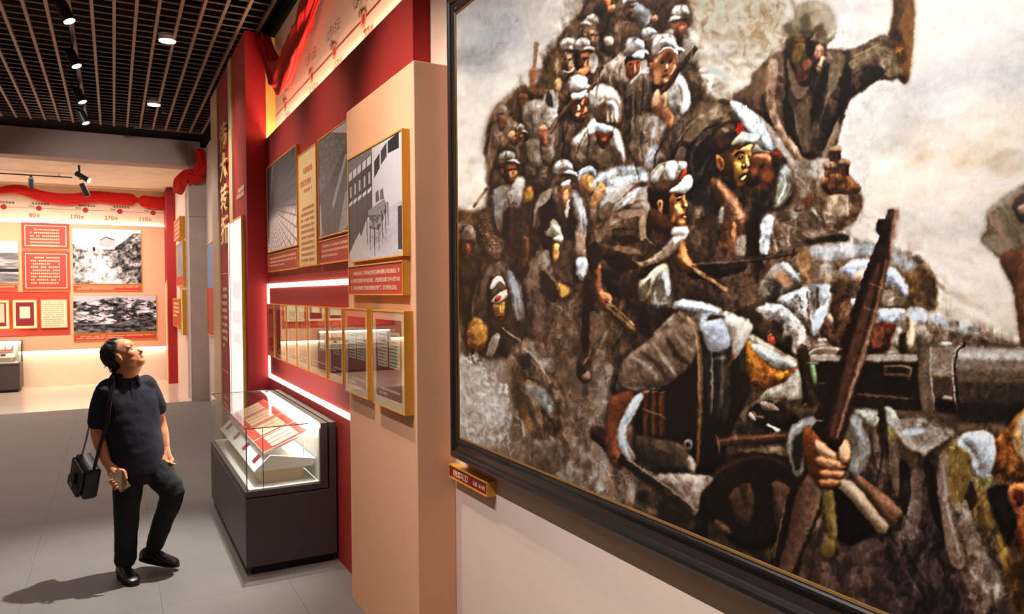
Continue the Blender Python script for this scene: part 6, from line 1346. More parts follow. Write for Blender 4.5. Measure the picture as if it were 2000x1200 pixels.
    # belt of cartridges, dark heap
    shape(S, [(200, 500), (300, 420), (420, 440), (560, 480), (640, 500), (500, 580), (440, 620), (300, 600)], '241c17', 3); shape(S, [(285, 420), (330, 420), (400, 450), (395, 480), (300, 470)], '6d6259', 1); shape(S, [(330, 560), (410, 600), (400, 615), (335, 580)], 'c0b4a6', 1); shape(S, [(205, 500), (230, 490), (260, 540), (230, 540)], '9a8f84', 1); line(S, [(240, 480), (260, 510), (310, 520)], 10, '8a7f74'); shape(S, [(430, 430), (600, 460), (680, 470), (560, 530)], '5a5142', 3, op=.8)
    # lying barrel towards the hand
    shape(S, [(0, 650), (460, 615), (470, 680), (20, 710)], '6a4a3a', 1, g=(100, 630, 110, 700, '2c1e18'), cr=False); line(S, [(30, 662), (450, 628)], 10, '9a7660', 1, .8); shape(S, [(-10, 640), (20, 650), (30, 740), (10, 790), (-10, 720)], '7a5438', 1); shape(S, [(130, 740), (300, 715), (460, 720), (465, 780), (300, 750)], '7d7256', 2, op=.7)
    # cart wheel
    shape(S, [(-120, 1180), (-60, 960), (60, 820), (240, 755), (420, 790), (480, 860), (480, 1000), (300, 1300), (-120, 1300)], '2a2019', 2); shape(S, [(85, 1030), (150, 970), (225, 950), (245, 1060), (240, 1200), (130, 1170)], '4a3c30', 2, hatch=(60, .2)); shape(S, [(375, 940), (480, 960), (480, 1020), (400, 1200), (385, 1100)], '56453a', 2); shape(S, [(120, 1130), (210, 1060), (230, 1100), (150, 1180)], '5d5430', 3, op=.7); line(S, [(-60, 1010), (60, 850), (220, 790), (400, 820)], (10, 16, 10), '46362a', 2, .8); shape(S, [(0, 1220), (60, 1190), (120, 1290), (40, 1300), (0, 1260)], '54443a', 2, op=.8)
    # figure with the rifle: coat mass
    shape(S, [(880, 480), (1060, 480), (1090, 450), (1160, 490), (1320, 540), (1560, 600), (1700, 620), (1780, 680), (1820, 800), (1830, 1000), (1900, 1300), (2000, 1900), (900, 1900), (700, 1500), (820, 1200), (900, 1000), (960, 800)], '524641', 3, g=(1200, 520, 1300, 1500, '40363a'), hatch=(95, .16))
    shape(S, [(1170, 540), (1330, 530), (1560, 610), (1480, 680), (1350, 760), (1290, 680), (1200, 600)], '958c84', 3, rough=.25, hatch=(30, .15)); shape(S, [(1220, 600), (1360, 590), (1320, 620), (1230, 615)], 'b7c2d4', 2, op=.8); shape(S, [(1340, 740), (1440, 660), (1520, 640), (1400, 720), (1360, 770)], 'b9a698', 3, op=.8); shape(S, [(1085, 470), (1140, 460), (1190, 540), (1180, 600), (1110, 590)], 'a7a59e', 2); shape(S, [(1100, 590), (1160, 600), (1155, 700), (1120, 690)], '707028', 3, op=.8); shape(S, [(890, 480), (990, 470), (1060, 500), (1040, 580), (960, 560)], '8f8d84', 2, rough=.25); shape(S, [(1060, 480), (1095, 460), (1110, 600), (1140, 800), (1100, 760), (1060, 600)], '2a231d', 2); shape(S, [(1190, 640), (1300, 680), (1280, 860), (1230, 820), (1180, 740)], '66573c', 4, op=.7); shape(S, [(1290, 640), (1340, 680), (1330, 800), (1290, 760)], '5a4040', 4, op=.7)
    # neighbour's shoulder in blue light, ochre
    shape(S, [(1440, 800), (1460, 720), (1560, 640), (1700, 620), (1790, 680), (1830, 940), (1900, 1200), (1960, 1500), (1700, 1700), (1500, 1200), (1450, 960)], '6b6044', 3, g=(1500, 700, 1700, 1300, '4e4638'), hatch=(85, .15), rough=.25); shape(S, [(1580, 650), (1700, 620), (1780, 680), (1820, 860), (1760, 910), (1680, 880), (1640, 760), (1580, 720)], 'b2bac2', 3, rough=.25); shape(S, [(1470, 740), (1560, 700), (1660, 780), (1620, 900), (1540, 860)], '74642c', 5, op=.8); shape(S, [(1690, 900), (1800, 920), (1780, 960), (1720, 990), (1680, 950)], '7d8040', 4, op=.7); shape(S, [(1440, 960), (1450, 780), (1500, 730), (1520, 900), (1580, 1100), (1700, 1300), (1850, 1620), (1700, 1800), (1560, 1400), (1480, 1200)], '7a6c62', 4, op=.9, hatch=(80, .12)); line(S, [(1620, 1200), (1740, 1420), (1860, 1700)], (20, 50, 60), '8f8780', 6, .6)
    shape(S, [(1690, 980), (1790, 1000), (1830, 1120), (1800, 1240), (1700, 1220), (1660, 1100)], '6d5a26', 5, op=.8); shape(S, [(1760, 1000), (1900, 960), (1960, 1100), (1940, 1300), (1880, 1360), (1820, 1200)], '1d1712', 3); shape(S, [(1820, 1290), (1860, 1300), (1920, 1500), (1880, 1540)], '9a7828', 4, op=.8); shape(S, [(1900, 1400), (2060, 1300), (2060, 1900), (1920, 1800)], '4a361e', 5)
    # orange profile at the right edge
    shape(S, [(1720, 800), (1780, 700), (1880, 600), (1980, 480), (2060, 480), (2060, 940), (1900, 935), (1790, 890)], '6e4018', 2, g=(1800, 760, 2000, 560, '8a5c1e'), rough=.25); shape(S, [(1930, 660), (1990, 500), (2060, 500), (2060, 820), (1980, 780)], 'b9b09c', 3); shape(S, [(1935, 660), (1965, 560), (1985, 760)], 'c88a30', 3, op=.8); shape(S, [(1895, 1000), (1930, 960), (2060, 970), (2060, 1390), (1980, 1380), (1940, 1300), (1960, 1180), (1910, 1080)], 'a05e2a', 2, g=(1900, 1000, 2000, 1350, '6a3214')); shape(S, [(1935, 1000), (1990, 990), (2000, 1060), (1970, 1100), (1940, 1060)], '5a2014', 2)
    # sleeve, hand and rifle in front
    shape(S, [(455, 680), (480, 590), (560, 530), (680, 510), (900, 500), (970, 600), (985, 720), (960, 820), (880, 890), (820, 920), (780, 800), (600, 800), (570, 880), (540, 910), (500, 880), (470, 780)], '6b6a68', 2, g=(560, 540, 900, 880, '7f7c79'), hatch=(70, .16)); shape(S, [(480, 600), (560, 540), (680, 520), (650, 570), (560, 580), (510, 640)], '98999a', 3, op=.8); shape(S, [(480, 640), (540, 600), (580, 640), (560, 760), (550, 880), (510, 860), (490, 760)], '35332f', 3, op=.8); shape(S, [(860, 560), (930, 600), (950, 760), (880, 860), (840, 780), (880, 680)], '8d8c8c', 4, op=.8); line(S, [(500, 870), (545, 905)], 24, '9a9c9c')
    # butt of the rifle and wooden haft
    shape(S, [(480, 1330), (380, 1560), (520, 1600), (640, 1330), (700, 1080), (690, 960), (600, 880), (540, 1000)], '43302a', 2, g=(480, 1200, 680, 1240, '6d5c55'), hatch=(105, .12)); line(S, [(690, 1000), (640, 1200), (560, 1440)], (30, 40, 30), '84746c', 4, .6); line(S, [(520, 960), (420, 1240), (360, 1400)], 10, '7d6448', 1, .7)
    shape(S, [(780, 980), (860, 920), (900, 890), (960, 920), (1180, 1090), (1190, 1150), (1130, 1230), (1060, 1270), (1000, 1180), (920, 1060)], '8f7252', 2, g=(860, 940, 1120, 1220, '6a4c38'), hatch=(45, .1)); shape(S, [(785, 980), (850, 925), (960, 1040), (1110, 1200), (1060, 1270), (1000, 1190), (920, 1080)], 'a5917a', 2, g=(820, 960, 1060, 1240, '8f7a60')); shape(S, [(770, 1000), (920, 1080), (1050, 1270), (900, 1340), (780, 1260)], '1f1712', 3); shape(S, [(880, 900), (960, 920), (1180, 1090), (1130, 1130), (1000, 1020)], '7a5540', 3, op=.8)
    shape(S, [(690, 960), (750, 970), (760, 1100), (780, 1260), (740, 1290), (710, 1140)], '6e5f30', 1, hatch=(85, .15)); shape(S, [(700, 1310), (760, 1270), (785, 1330), (760, 1420), (710, 1450), (680, 1400)], '5c5226', 2)
    # hand
    shape(S, [(560, 720), (580, 640), (610, 590), (660, 620), (700, 680), (840, 660), (875, 720), (860, 800), (830, 860), (820, 900), (800, 960), (750, 975), (680, 960), (600, 880), (570, 800)], '6a3a20', 1, g=(580, 640, 800, 940, '7d4a2a'))
    rq = [(1140, -260), (1060, -60), (980, 150), (900, 360), (830, 560), (760, 740)]
    line(S, [(a - 20, b) for a, b in ((1160, -800), (1140, -720), (1090, -560), (1010, -330), (930, -60), (860, 150), (780, 380), (715, 580), (690, 640))], (60, 90, 130, 150, 160), '33211a', 1); 
    line(S, [(1150, -700), (1080, -480), (1000, -230), (930, 0), (850, 230), (780, 460), (750, 600)], (20, 60, 80, 90), '5d4034', 3, .9); line(S, [(1185, -740), (1120, -520), (1050, -290), (985, -40), (910, 190), (840, 420), (790, 660)], (16, 34, 40, 50), 'a08270', 3, .75); line(S, [(1090, -640), (1010, -360), (900, -40), (800, 260), (700, 560)], (20, 40, 40), '24160f', 3, .7)
    shape(S, [(1110, -830), (1125, -840), (1190, -830), (1180, -760), (1100, -770)], '4a2e26', 1, cr=False); shape(S, [(1035, -720), (1055, -770), (1130, -770), (1120, -700), (1060, -660), (1040, -690)], '3a2520', 1, cr=False); shape(S, [(1160, -830), (1190, -830), (1150, -640), (1130, -640)], '9a7c70', 2, op=.8)
    line(S, [(985, -370), (1050, -345), (1110, -325)], 22, '4a3026', 1); line(S, [(985, -375), (1050, -350), (1110, -330)], 8, 'c0a890', 1, .9); line(S, [(960, -200), (1010, -180), (1060, -160)], 9, 'c4ac94', 1, .9)
    shape(S, [(690, 560), (740, 500), (720, 560), (700, 640)], '1c1310', 2); shape(S, [(670, 560), (700, 470), (760, 470), (740, 600), (700, 660), (655, 620)], '2a1c16', 2, op=.7)
    for q, c, c2 in (([(660, 700), (690, 670), (720, 720), (775, 750), (780, 790), (740, 800), (690, 770), (655, 750)], 'd09a6c', 'a86e44'), ([(650, 780), (690, 770), (740, 810), (835, 815), (838, 850), (780, 865), (710, 850), (665, 820)], 'c58c5e', '9a5e38'), ([(680, 880), (720, 868), (820, 880), (818, 910), (760, 922), (690, 910)], 'c08454', '94582f'), ([(660, 930), (720, 920), (800, 930), (790, 962), (740, 970), (675, 958)], 'b0703e', '8a4e28'), ([(800, 750), (815, 690), (840, 660), (868, 700), (865, 770), (840, 810), (805, 795)], 'd0a074', 'a8683e')):
        shape(S, [(a, b + 10) for a, b in q], '3e1e10', 1, op=.9); shape(S, q, c, 1, g=(q[0][0], q[0][1] - 10, q[4][0] - 20, q[4][1] + 30, c2))
    shape(S, [(575, 740), (600, 640), (650, 640), (680, 700), (650, 760), (670, 860), (690, 940), (640, 900), (590, 840)], '84492a', 3, op=.8)
    # ---- bottom: dark ground, folds of the coat
    for p, c in (([(1250, 950), (1280, 1200), (1230, 1500)], '5e5560'), ([(1110, 1400), (1200, 1600), (1300, 1760)], '2a2226'), ([(1400, 1000), (1420, 1300), (1560, 1600)], '332c2c'), ([(1230, 1100), (1240, 1300)], '6a6268'), ([(980, 1400), (940, 1600), (1000, 1750)], '53484c')): line(S, p, (20, 70, 30), c, 8, .6)
    S.base(0, 0, 1); shape(S, [(1370, 1050), (1480, 1080), (1580, 1130), (1700, 1200), (1700, 1330), (1300, 1330)], '33281f', 8, op=.7)
    dabs(S, (1560, 1060, 1760, 1200), 90, 60, 70, 22, ['4e4046', '3c3033', '5a4c50', '46362c'], .4, 25, 5)
    # ---- bodies of the lower-left crowd, trousers, shadows between figures
    S.base(850, 340)
    for p, c in (([(160, 560), (300, 520), (320, 700), (240, 860), (160, 900)], '3a2d22'), ([(440, 420), (560, 400), (600, 560), (560, 700), (460, 640)], '35291f'), ([(590, 860), (760, 880), (900, 800), (960, 900), (960, 1080), (800, 1200), (660, 1150)], '55483f'), ([(980, 660), (1040, 700), (1060, 900), (1000, 1000), (960, 900)], '2b211a'), ([(640, 420), (700, 420), (690, 480), (640, 560)], '2e241c'), ([(1330, 320), (1420, 420), (1300, 560), (1220, 520)], '4a3a2e')): shape(S, p, c, 5, op=.75, hatch=(75, .2))
    for p, w, c in (([(300, 560), (260, 740), (230, 900)], 10, '1f1711'), ([(560, 640), (590, 880), (640, 1000)], 12, '1f1711'), ([(640, 210), (620, 380), (640, 460)], 10, '211812'), ([(990, 420), (1000, 560), (1030, 660)], 14, '1c140f'), ([(760, 600), (800, 720)], 8, '2a2019'), ([(480, 620), (530, 740), (560, 900)], 8, '8d949c'), ([(350, 650), (320, 760)], 8, '7f756a'), ([(700, 500), (740, 640), (800, 720)], 9, '8c8278'), ([(950, 160), (980, 300), (985, 420)], 10, 'b0b6bc')): line(S, p, (w * .4, w, w * .4), c, 1, .8)
    S.base(850, 0)
    for p, w, c in (([(1040, 800), (960, 900), (900, 1060)], 12, '3a3028'), ([(1240, 560), (1240, 720), (1280, 900)], 16, '2a211b'), ([(1330, 480), (1300, 700), (1310, 880)], 10, '342a22'), ([(1400, 480), (1390, 680)], 14, '2e241d'), ([(870, 700), (860, 860), (780, 980)], 12, '2c231d'), ([(700, 900), (690, 980), (720, 1080)], 10, '2a221c'), ([(1500, 900), (1440, 1010), (1430, 1100)], 18, '241c17'), ([(1060, 440), (1080, 560)], 14, '33281f'), ([(1620, 600), (1640, 700)], 10, 'd6dae0'), ([(560, 900), (600, 1020), (590, 1140)], 10, '33291f'), ([(480, 1160), (460, 1000)], 8, '2a2019'), ([(1180, 660), (1215, 760), (1215, 860)], 8, '3a2e26'), ([(1240, 940), (1300, 1060), (1330, 1180)], 12, '2a211b')): line(S, p, (w * .4, w, w * .4), c, 1, .75)
    S.base(1400, 660)
    for p, w, c in (([(1090, 620), (1130, 900), (1120, 1150)], 40, '352a26'), ([(1000, 640), (1010, 800), (960, 940)], 30, '2c231e'), ([(1320, 760), (1330, 1000), (1350, 1300)], 40, '332927'), ([(1450, 980), (1520, 1250), (1640, 1560)], 30, '241c19'), ([(1230, 900), (1250, 1100), (1240, 1250)], 30, '6f666a'), ([(1000, 1180), (1150, 1160), (1200, 1000)], 24, '1b1411'), ([(1540, 900), (1600, 1100), (1720, 1320)], 30, '9a9088'), ([(900, 1560), (1000, 1400), (1120, 1340)], 40, '5a4e54')): line(S, p, (w * .3, w, w * .3), c, 4, .7)
    S.base(850, 660)
    for p, w, c in (([(1230, 200), (1260, 280), (1340, 330)], 14, '9a8d84'), ([(1340, 80), (1400, 200), (1470, 260)], 12, 'a59a92'), ([(1410, 60), (1450, 160), (1500, 240)], 10, '9d938b'), ([(1180, 220), (1200, 320), (1300, 370)], 14, '241b16'), ([(1500, 60), (1540, 160)], 14, '8d837b'), ([(1590, 20), (1590, 300)], 10, '2a211b'), ([(1760, 40), (1780, 380)], 12, 'a0a2a4'), ([(1860, 60), (1850, 400)], 10, '84817c')): line(S, p, (w * .4, w, w * .4), c, 2, .8)
    brushpass(S, 4600, (890, 10, 1560, 1000), 15, 3.4, .16, 5, .6)
    brushpass(S, 3000, (1400, 10, 2000, 1200), 22, 4.6, .14, 6, .6)
    # ---- folds and accents laid wet over the forms
    def folds(items):
        for pts, w, c, op in items: line(S, pts, (w * .25, w, w * .3), c, 1, op)
    DK, LT = '231a14', 'a39a90'
    S.base(1400, 0)                        # officer
    folds((([(440, 380), (460, 560), (440, 760), (470, 900)], 22, DK, .7), ([(700, 380), (690, 520), (640, 700), (600, 900)], 26, DK, .6), ([(760, 460), (720, 640), (660, 840)], 20, '6b5f52', .6), ([(820, 500), (800, 680), (740, 860), (690, 980)], 26, DK, .65), ([(560, 560), (560, 760), (600, 980)], 22, '5f5347', .6), ([(860, 380), (980, 330), (1080, 280)], 16, '857a68', .7), ([(900, 480), (1000, 440), (1100, 460)], 20, DK, .6), ([(880, 420), (860, 520), (840, 640)], 16, DK, .6), ([(640, 420), (700, 470), (720, 560)], 14, DK, .6), ([(500, 640), (520, 820), (560, 960)], 16, '6a5c50', .5), ([(250, 520), (300, 640), (320, 760)], 16, DK, .5), ([(720, 960), (760, 860), (800, 760)], 14, '94877a', .6), ([(340, 420), (330, 600), (360, 780), (460, 940)], 10, 'b39a84', .6), ([(600, 480), (570, 520), (500, 540)], 14, '8a3c28', .6), ([(660, 330), (690, 310), (700, 360)], 9, 'c49a80', .8), ([(480, 300), (560, 290), (590, 330)], 14, '6a5a20', .6), ([(600, 260), (590, 340), (620, 390)], 12, '120d0a', .8)))
    for x, y in ((775, 985), (740, 1090), (830, 1070)): folds((([(x - 30, y - 20), (x, y - 30), (x + 30, y - 20)], 12, 'b09474', .9), ([(x - 34, y + 10), (x - 32, y + 130)], 12, '2a1a10', .8), ([(x + 6, y + 20), (x + 8, y + 130)], 14, '9a6a44', .7), ([(x - 36, y + 14), (x + 36, y + 14)], 8, '2c1c12', .8)))
    folds((([(-280, 960), (-160, 800), (0, 720), (120, 720)], 20, '7f7262', .6), ([(-230, 1060), (-120, 880), (20, 800)], 22, '1d1713', .7), ([(-180, 1180), (-100, 1000), (-20, 900)], 20, '5c5146', .6), ([(-120, 1240), (-60, 1080), (-20, 1000)], 20, '17120e', .7), ([(-300, 1120), (-260, 1240)], 18, '6a6058', .5), ([(110, 690), (230, 780), (330, 920)], 14, 'd4dbe4', .7), ([(180, 760), (260, 860), (320, 960)], 12, '7f8790', .6), ([(420, 1100), (450, 1200), (400, 1320)], 14, 'c9d0d2', .7), ([(470, 1130), (490, 1220), (430, 1320)], 10, '4a4a3c', .7)))
    S.base(850, 340)                       # leader and neighbours
    folds((([(1120, 340), (1220, 290), (1330, 270)], 22, '95806c', .6), ([(1060, 400), (1180, 360), (1300, 360)], 20, DK, .55), ([(1040, 460), (1120, 470), (1250, 520)], 22, '6f5c4c', .6), ([(1020, 520), (1100, 540), (1220, 570)], 20, '1d1510', .7), ([(1290, 250), (1340, 330), (1360, 430)], 18, DK, .6), ([(1220, 260), (1260, 350), (1240, 460)], 14, '7d6a58', .6), ([(1400, 300), (1380, 420), (1440, 470)], 14, 'a08c78', .6), ([(1440, 420), (1400, 500), (1330, 560)], 16, '2b1f17', .7), ([(1600, 370), (1560, 460), (1480, 530), (1380, 570)], 16, 'd9d4cc', .6), ([(1610, 400), (1570, 490), (1480, 560), (1360, 595)], 10, '6e5238', .7), ([(1490, 600), (1430, 700), (1350, 800)], 14, 'c4bfae', .7), ([(1500, 660), (1480, 780), (1450, 880)], 14, 'b4b6b8', .7), ([(1460, 650), (1420, 760), (1430, 860)], 16, '3a332c', .6), ([(1380, 110), (1280, 150), (1180, 240)], 16, 'cbc2b6', .6), ([(1360, 170), (1260, 210), (1160, 300)], 16, '4a3c30', .6), ([(1130, 1010), (1090, 1090), (1050, 1180)], 18, '7a6c60', .6), ([(1230, 1040), (1180, 1110), (1150, 1190)], 16, '2a211b', .6), ([(1300, 1080), (1250, 1160)], 14, '7d7166', .6),
        ([(700, 140), (660, 240), (640, 360)], 16, '796c60', .6), ([(760, 110), (740, 260), (720, 400)], 18, DK, .6), ([(900, 130), (950, 260), (960, 380)], 14, 'b9bec4', .6), ([(880, 220), (900, 340), (880, 420)], 14, '2a2019', .7), ([(400, 120), (390, 240), (420, 380)], 12, '84898e', .6), ([(460, 110), (490, 240), (480, 380)], 12, '2a2119', .7), ([(640, 560), (610, 680), (620, 820)], 14, '83776a', .6), ([(720, 560), (740, 700), (820, 760)], 12, '9a8f82', .6), ([(680, 600), (690, 760), (740, 860)], 16, '2c221b', .6), ([(280, 700), (250, 840), (250, 960)], 14, '6d645c', .6), ([(540, 640), (580, 780), (600, 940)], 12, '2a221c', .7), ([(480, 660), (520, 800), (540, 960)], 12, '8d97a2', .6), ([(170, 360), (200, 330), (250, 350)], 10, '9a8c7e', .7), ([(200, 540), (230, 520), (290, 560)], 10, '6a5c50', .6)))
    S.base(850, 0)                         # upper crowd
    folds((([(1260, 560), (1330, 480), (1400, 440)], 16, 'c0bab4', .7), ([(1290, 600), (1290, 740), (1280, 880)], 14, '857a70', .6), ([(1360, 480), (1350, 640), (1340, 760)], 14, '2b221c', .7), ([(1450, 760), (1420, 880), (1400, 1000)], 16, '9a948e', .6), ([(1360, 800), (1340, 920), (1360, 1060)], 16, '332a23', .6), ([(1560, 500), (1600, 580), (1610, 680)], 14, '5d554e', .6), ([(1600, 490), (1650, 600), (1650, 700)], 12, 'dfe3e8', .7), ([(1040, 600), (1120, 570), (1180, 620)], 14, 'd8d4ce', .7), ([(1030, 680), (1100, 640), (1180, 680)], 12, '6d6258', .6), ([(930, 900), (1000, 830), (1040, 800)], 14, 'e0dcd6', .7), ([(960, 960), (1010, 890), (1050, 870)], 14, '5a4d42', .7), ([(920, 1000), (960, 1060)], 12, 'aba299', .6), ([(780, 880), (760, 980), (790, 1060)], 14, '8a8078', .6), ([(830, 820), (840, 940), (820, 1060)], 16, '2c231d', .7), ([(960, 760), (1000, 900), (980, 1060)], 14, '2f2620', .6), ([(640, 690), (700, 680), (770, 740)], 12, 'a8a29c', .7), ([(600, 740), (640, 820), (620, 890)], 12, '4a4038', .7), ([(380, 800), (360, 920), (340, 1080)], 12, '8d7f70', .6), ([(430, 880), (420, 980), (380, 1080)], 12, '3a2e25', .7), ([(540, 620), (530, 740), (560, 860)], 12, '382c23', .7), ([(1170, 430), (1140, 500), (1150, 560)], 12, 'b0a79c', .7), ([(1220, 400), (1200, 480), (1210, 550)], 12, '4a3f36', .7), ([(860, 200), (900, 240), (920, 320)], 12, '7d7064', .6), ([(1200, 180), (1220, 280), (1210, 400)], 12, '3b3028', .7), ([(1290, 190), (1310, 280), (1300, 400)], 12, '78695c', .6), ([(1480, 260), (1520, 300), (1540, 390)], 12, 'b4aca4', .6), ([(1660, 220), (1680, 300), (1660, 400)], 12, 'c9c2b9', .6), ([(1100, 480), (1060, 560), (1050, 640)], 12, '33291f', .7)))
    S.base(1400, 660)                      # foreground coat, shoulder, hand
    folds((([(1130, 640), (1180, 860), (1170, 1050)], 26, '655a52', .6), ([(1040, 560), (1080, 760), (1040, 950)], 22, '1f1814', .7), ([(950, 640), (960, 760), (900, 880)], 16, 'a3a3a2', .6), ([(540, 600), (510, 700), (520, 840)], 14, '17130f', .7), ([(600, 560), (680, 540), (760, 520)], 12, 'b4b6b8', .6), ([(1380, 760), (1400, 950), (1420, 1150)], 22, '2a2220', .7), ([(1480, 760), (1470, 900), (1530, 1080)], 18, 'a59a90', .7), ([(1600, 760), (1640, 880), (1720, 960)], 18, '948044', .6), ([(1560, 900), (1640, 1060), (1680, 1200)], 22, '332a20', .6), ([(1200, 1300), (1260, 1450), (1400, 1640)], 30, '2a2224', .7), ([(1140, 1320), (1220, 1500), (1330, 1680)], 16, '5f5458', .6), ([(560, 660), (600, 740), (620, 860)], 14, '4a2614', .7), ([(600, 620), (640, 700), (660, 760)], 12, 'a4643c', .7), ([(940, 960), (1050, 1070), (1140, 1190)], 10, 'cbb698', .6), ([(880, 920), (1000, 1010), (1170, 1110)], 14, '553826', .7), ([(520, 1000), (460, 1180), (400, 1330)], 12, '8a6c50', .6), ([(600, 960), (560, 1140), (480, 1350)], 20, '2a1b15', .7), ([(670, 1020), (640, 1160), (570, 1350)], 18, '97877e', .5)))
    for a0 in range(0, 360, 45):
        a = math.radians(a0 + 12); cx_, cy_ = 230, 1120
        line(S, [(cx_ + 60 * math.cos(a), cy_ + 70 * math.sin(a)), (cx_ + 300 * math.cos(a), cy_ + 330 * math.sin(a))], 46, '241a14', 2, .55) if cy_ + 330 * math.sin(a) < 1320 and cx_ + 300 * math.cos(a) < 470 else None
    S.base(850, 660)
    folds((([(560, 60), (650, 130), (760, 300)], 18, 'a09a94', .6), ([(520, 180), (600, 260), (700, 300)], 16, '33291f', .6), ([(600, 360), (680, 460), (700, 600)], 16, 'b59a68', .5), ([(720, 330), (800, 460), (800, 620)], 16, '463a2c', .6), ([(1220, 180), (1300, 110), (1420, 50)], 16, 'b3a9a1', .6), ([(1330, 110), (1390, 210), (1440, 270)], 18, '1d1612', .7), ([(1440, 60), (1490, 150), (1480, 250)], 16, '1d1612', .7), ([(1240, 300), (1300, 340), (1350, 300)], 14, '8a7e75', .6), ([(1170, 420), (1150, 560), (1170, 700)], 16, 'a46c44', .6), ([(1260, 420), (1200, 520), (1200, 640), (1260, 740)], 12, '3a2416', .7), ([(1340, 400), (1270, 520), (1220, 620)], 10, 'd4d8da', .7), ([(1330, 640), (1400, 720), (1470, 760)], 14, '857868', .5)))
    # ---- cloth: crumpled lights and darks worked into every figure, kept off sky, river and gun metal
    Y, X = np.mgrid[0:S.H, 0:S.W]
    def warped(cy, cx, amp, seed):
        r = np.random.default_rng(seed); n = fnoise(S.H, S.W, cy, cx, r, 3, .5)
        sx = np.clip(X + amp * (S.tex2 - .5) * 2, 0, S.W - 1).astype(int); sy = np.clip(Y + amp * (S.tex2[::-1] - .5) * 2, 0, S.H - 1).astype(int)
        return n[sy, sx]
    L = blur(S.a.mean(-1), 3)
    fm = blur(fillmask(np.array([(1130, -70), (1345, -70), (1362, 120), (1420, 200), (1500, 180), (1560, 60), (1640, 60), (1760, 60), (1780, 150), (1700, 250), (1700, 400), (1780, 470), (1850, 540), (1870, 620), (2014, 660), (2014, 1322), (880, 1322), (880, 880), (1010, 880), (990, 760), (890, 690), (880, 420), (945, 390), (945, 250), (1040, 160), (1080, 60)], float) - (PX0, PY0), 0, 0, S.W, S.H), 4)
    gun = blur(fillmask(np.array([(1570, 680), (2014, 670), (2014, 830), (1580, 800)], float) - (PX0, PY0), 0, 0, S.W, S.H), 6)
    arm = blur(fillmask(np.array([(1570, 980), (1560, 860), (1640, 700), (1710, 500), (1725, 405), (1765, 405), (1745, 560), (1680, 800), (1670, 960)], float) - (PX0, PY0), 0, 0, S.W, S.H), 4)
    fig = fm
    fm = fm * (1 - gun) * (1 - arm) * (1 - smooth01(L, .66, .8)) * np.clip(.55 + (X + PX0 - 900) / 900, .5, 1)
    v1 = warped(54, 20, 10, 21); v2 = warped(24, 30, 12, 22); v3 = warped(15, 8, 8, 23)
    k = .34 * np.clip(2.6 * (v1 - .5) + 1.6 * (v2 - .5) + 1.1 * (v3 - .5), -.5, .5)
    S.a = np.clip(S.a * (1 + fm * k)[..., None] + (fm * smooth01(k, .04, .17) * .03)[..., None] * np.array([1.0, 1.02, 1.12]), 0, 1)
    # ---- second sitting: crisp planes of light and dark on the main figures
    def planes(items):
        for c, op, p in items: shape(S, p, c, 1, op=op)
    S.base(850, 340)
    planes((('8d7b6a', .8, [(1180, 262), (1270, 228), (1370, 240), (1330, 268), (1240, 290)]), ('2a1f18', .85, [(1000, 480), (1050, 440), (1085, 540), (1050, 620), (1015, 590)]), ('75624f', .8, [(1040, 380), (1120, 340), (1180, 340), (1110, 400), (1060, 450)]), ('2c211a', .8, [(1150, 420), (1280, 400), (1340, 440), (1250, 460)]), ('7d6854', .75, [(1160, 470), (1290, 480), (1340, 520), (1230, 520)]), ('1f1711', .8, [(1120, 540), (1260, 560), (1330, 600), (1220, 640), (1130, 600)]), ('a1886c', .7, [(1330, 300), (1370, 280), (1380, 400), (1340, 430)]), ('261b14', .8, [(1390, 250), (1420, 270), (1400, 420), (1375, 380)]),
        ('d5d2cc', .85, [(1570, 360), (1630, 350), (1615, 410), (1570, 450), (1550, 420)]), ('7a6a58', .8, [(1490, 490), (1540, 450), (1550, 490), (1470, 560), (1430, 570)]), ('c99458', .8, [(1605, 470), (1640, 540), (1680, 590), (1650, 600), (1605, 540)]), ('5a3418', .8, [(1580, 540), (1620, 590), (1680, 630), (1620, 630), (1585, 600)]), ('5c5650', .8, [(1440, 720), (1480, 680), (1500, 760), (1470, 840), (1440, 820)]), ('c3c6c8', .8, [(1480, 650), (1512, 640), (1535, 760), (1510, 800), (1495, 720)]), ('d8d4c4', .8, [(1400, 640), (1470, 600), (1450, 660), (1390, 740), (1350, 800), (1345, 760)]), ('4b4636', .8, [(1330, 760), (1400, 680), (1400, 740), (1350, 820)]),
        ('93613c', .9, [(1055, 640), (1078, 630), (1085, 740), (1062, 750)]), ('b47a4e', .9, [(1070, 770), (1120, 780), (1140, 810), (1100, 815)]), ('5c321c', .9, [(1070, 830), (1110, 850), (1100, 885), (1080, 880)]), ('1a130f', .85, [(1100, 700), (1180, 720), (1200, 800), (1150, 790)]), ('6a5a4c', .7, [(1010, 900), (1070, 920), (1110, 1000), (1040, 1100), (1000, 1060)]), ('1d1611', .8, [(960, 880), (1000, 900), (1000, 1080), (965, 1160)]),
        ('bcb6ae', .8, [(1110, 150), (1200, 90), (1300, 70), (1260, 110), (1160, 190)]), ('6d6258', .8, [(1060, 250), (1120, 180), (1150, 210), (1090, 300)]), ('d3d9de', .75, [(1140, 40), (1240, 10), (1330, 20), (1260, 50), (1180, 80)]), ('c29a68', .9, [(1040, 110), (1070, 70), (1100, 80), (1075, 130)])))
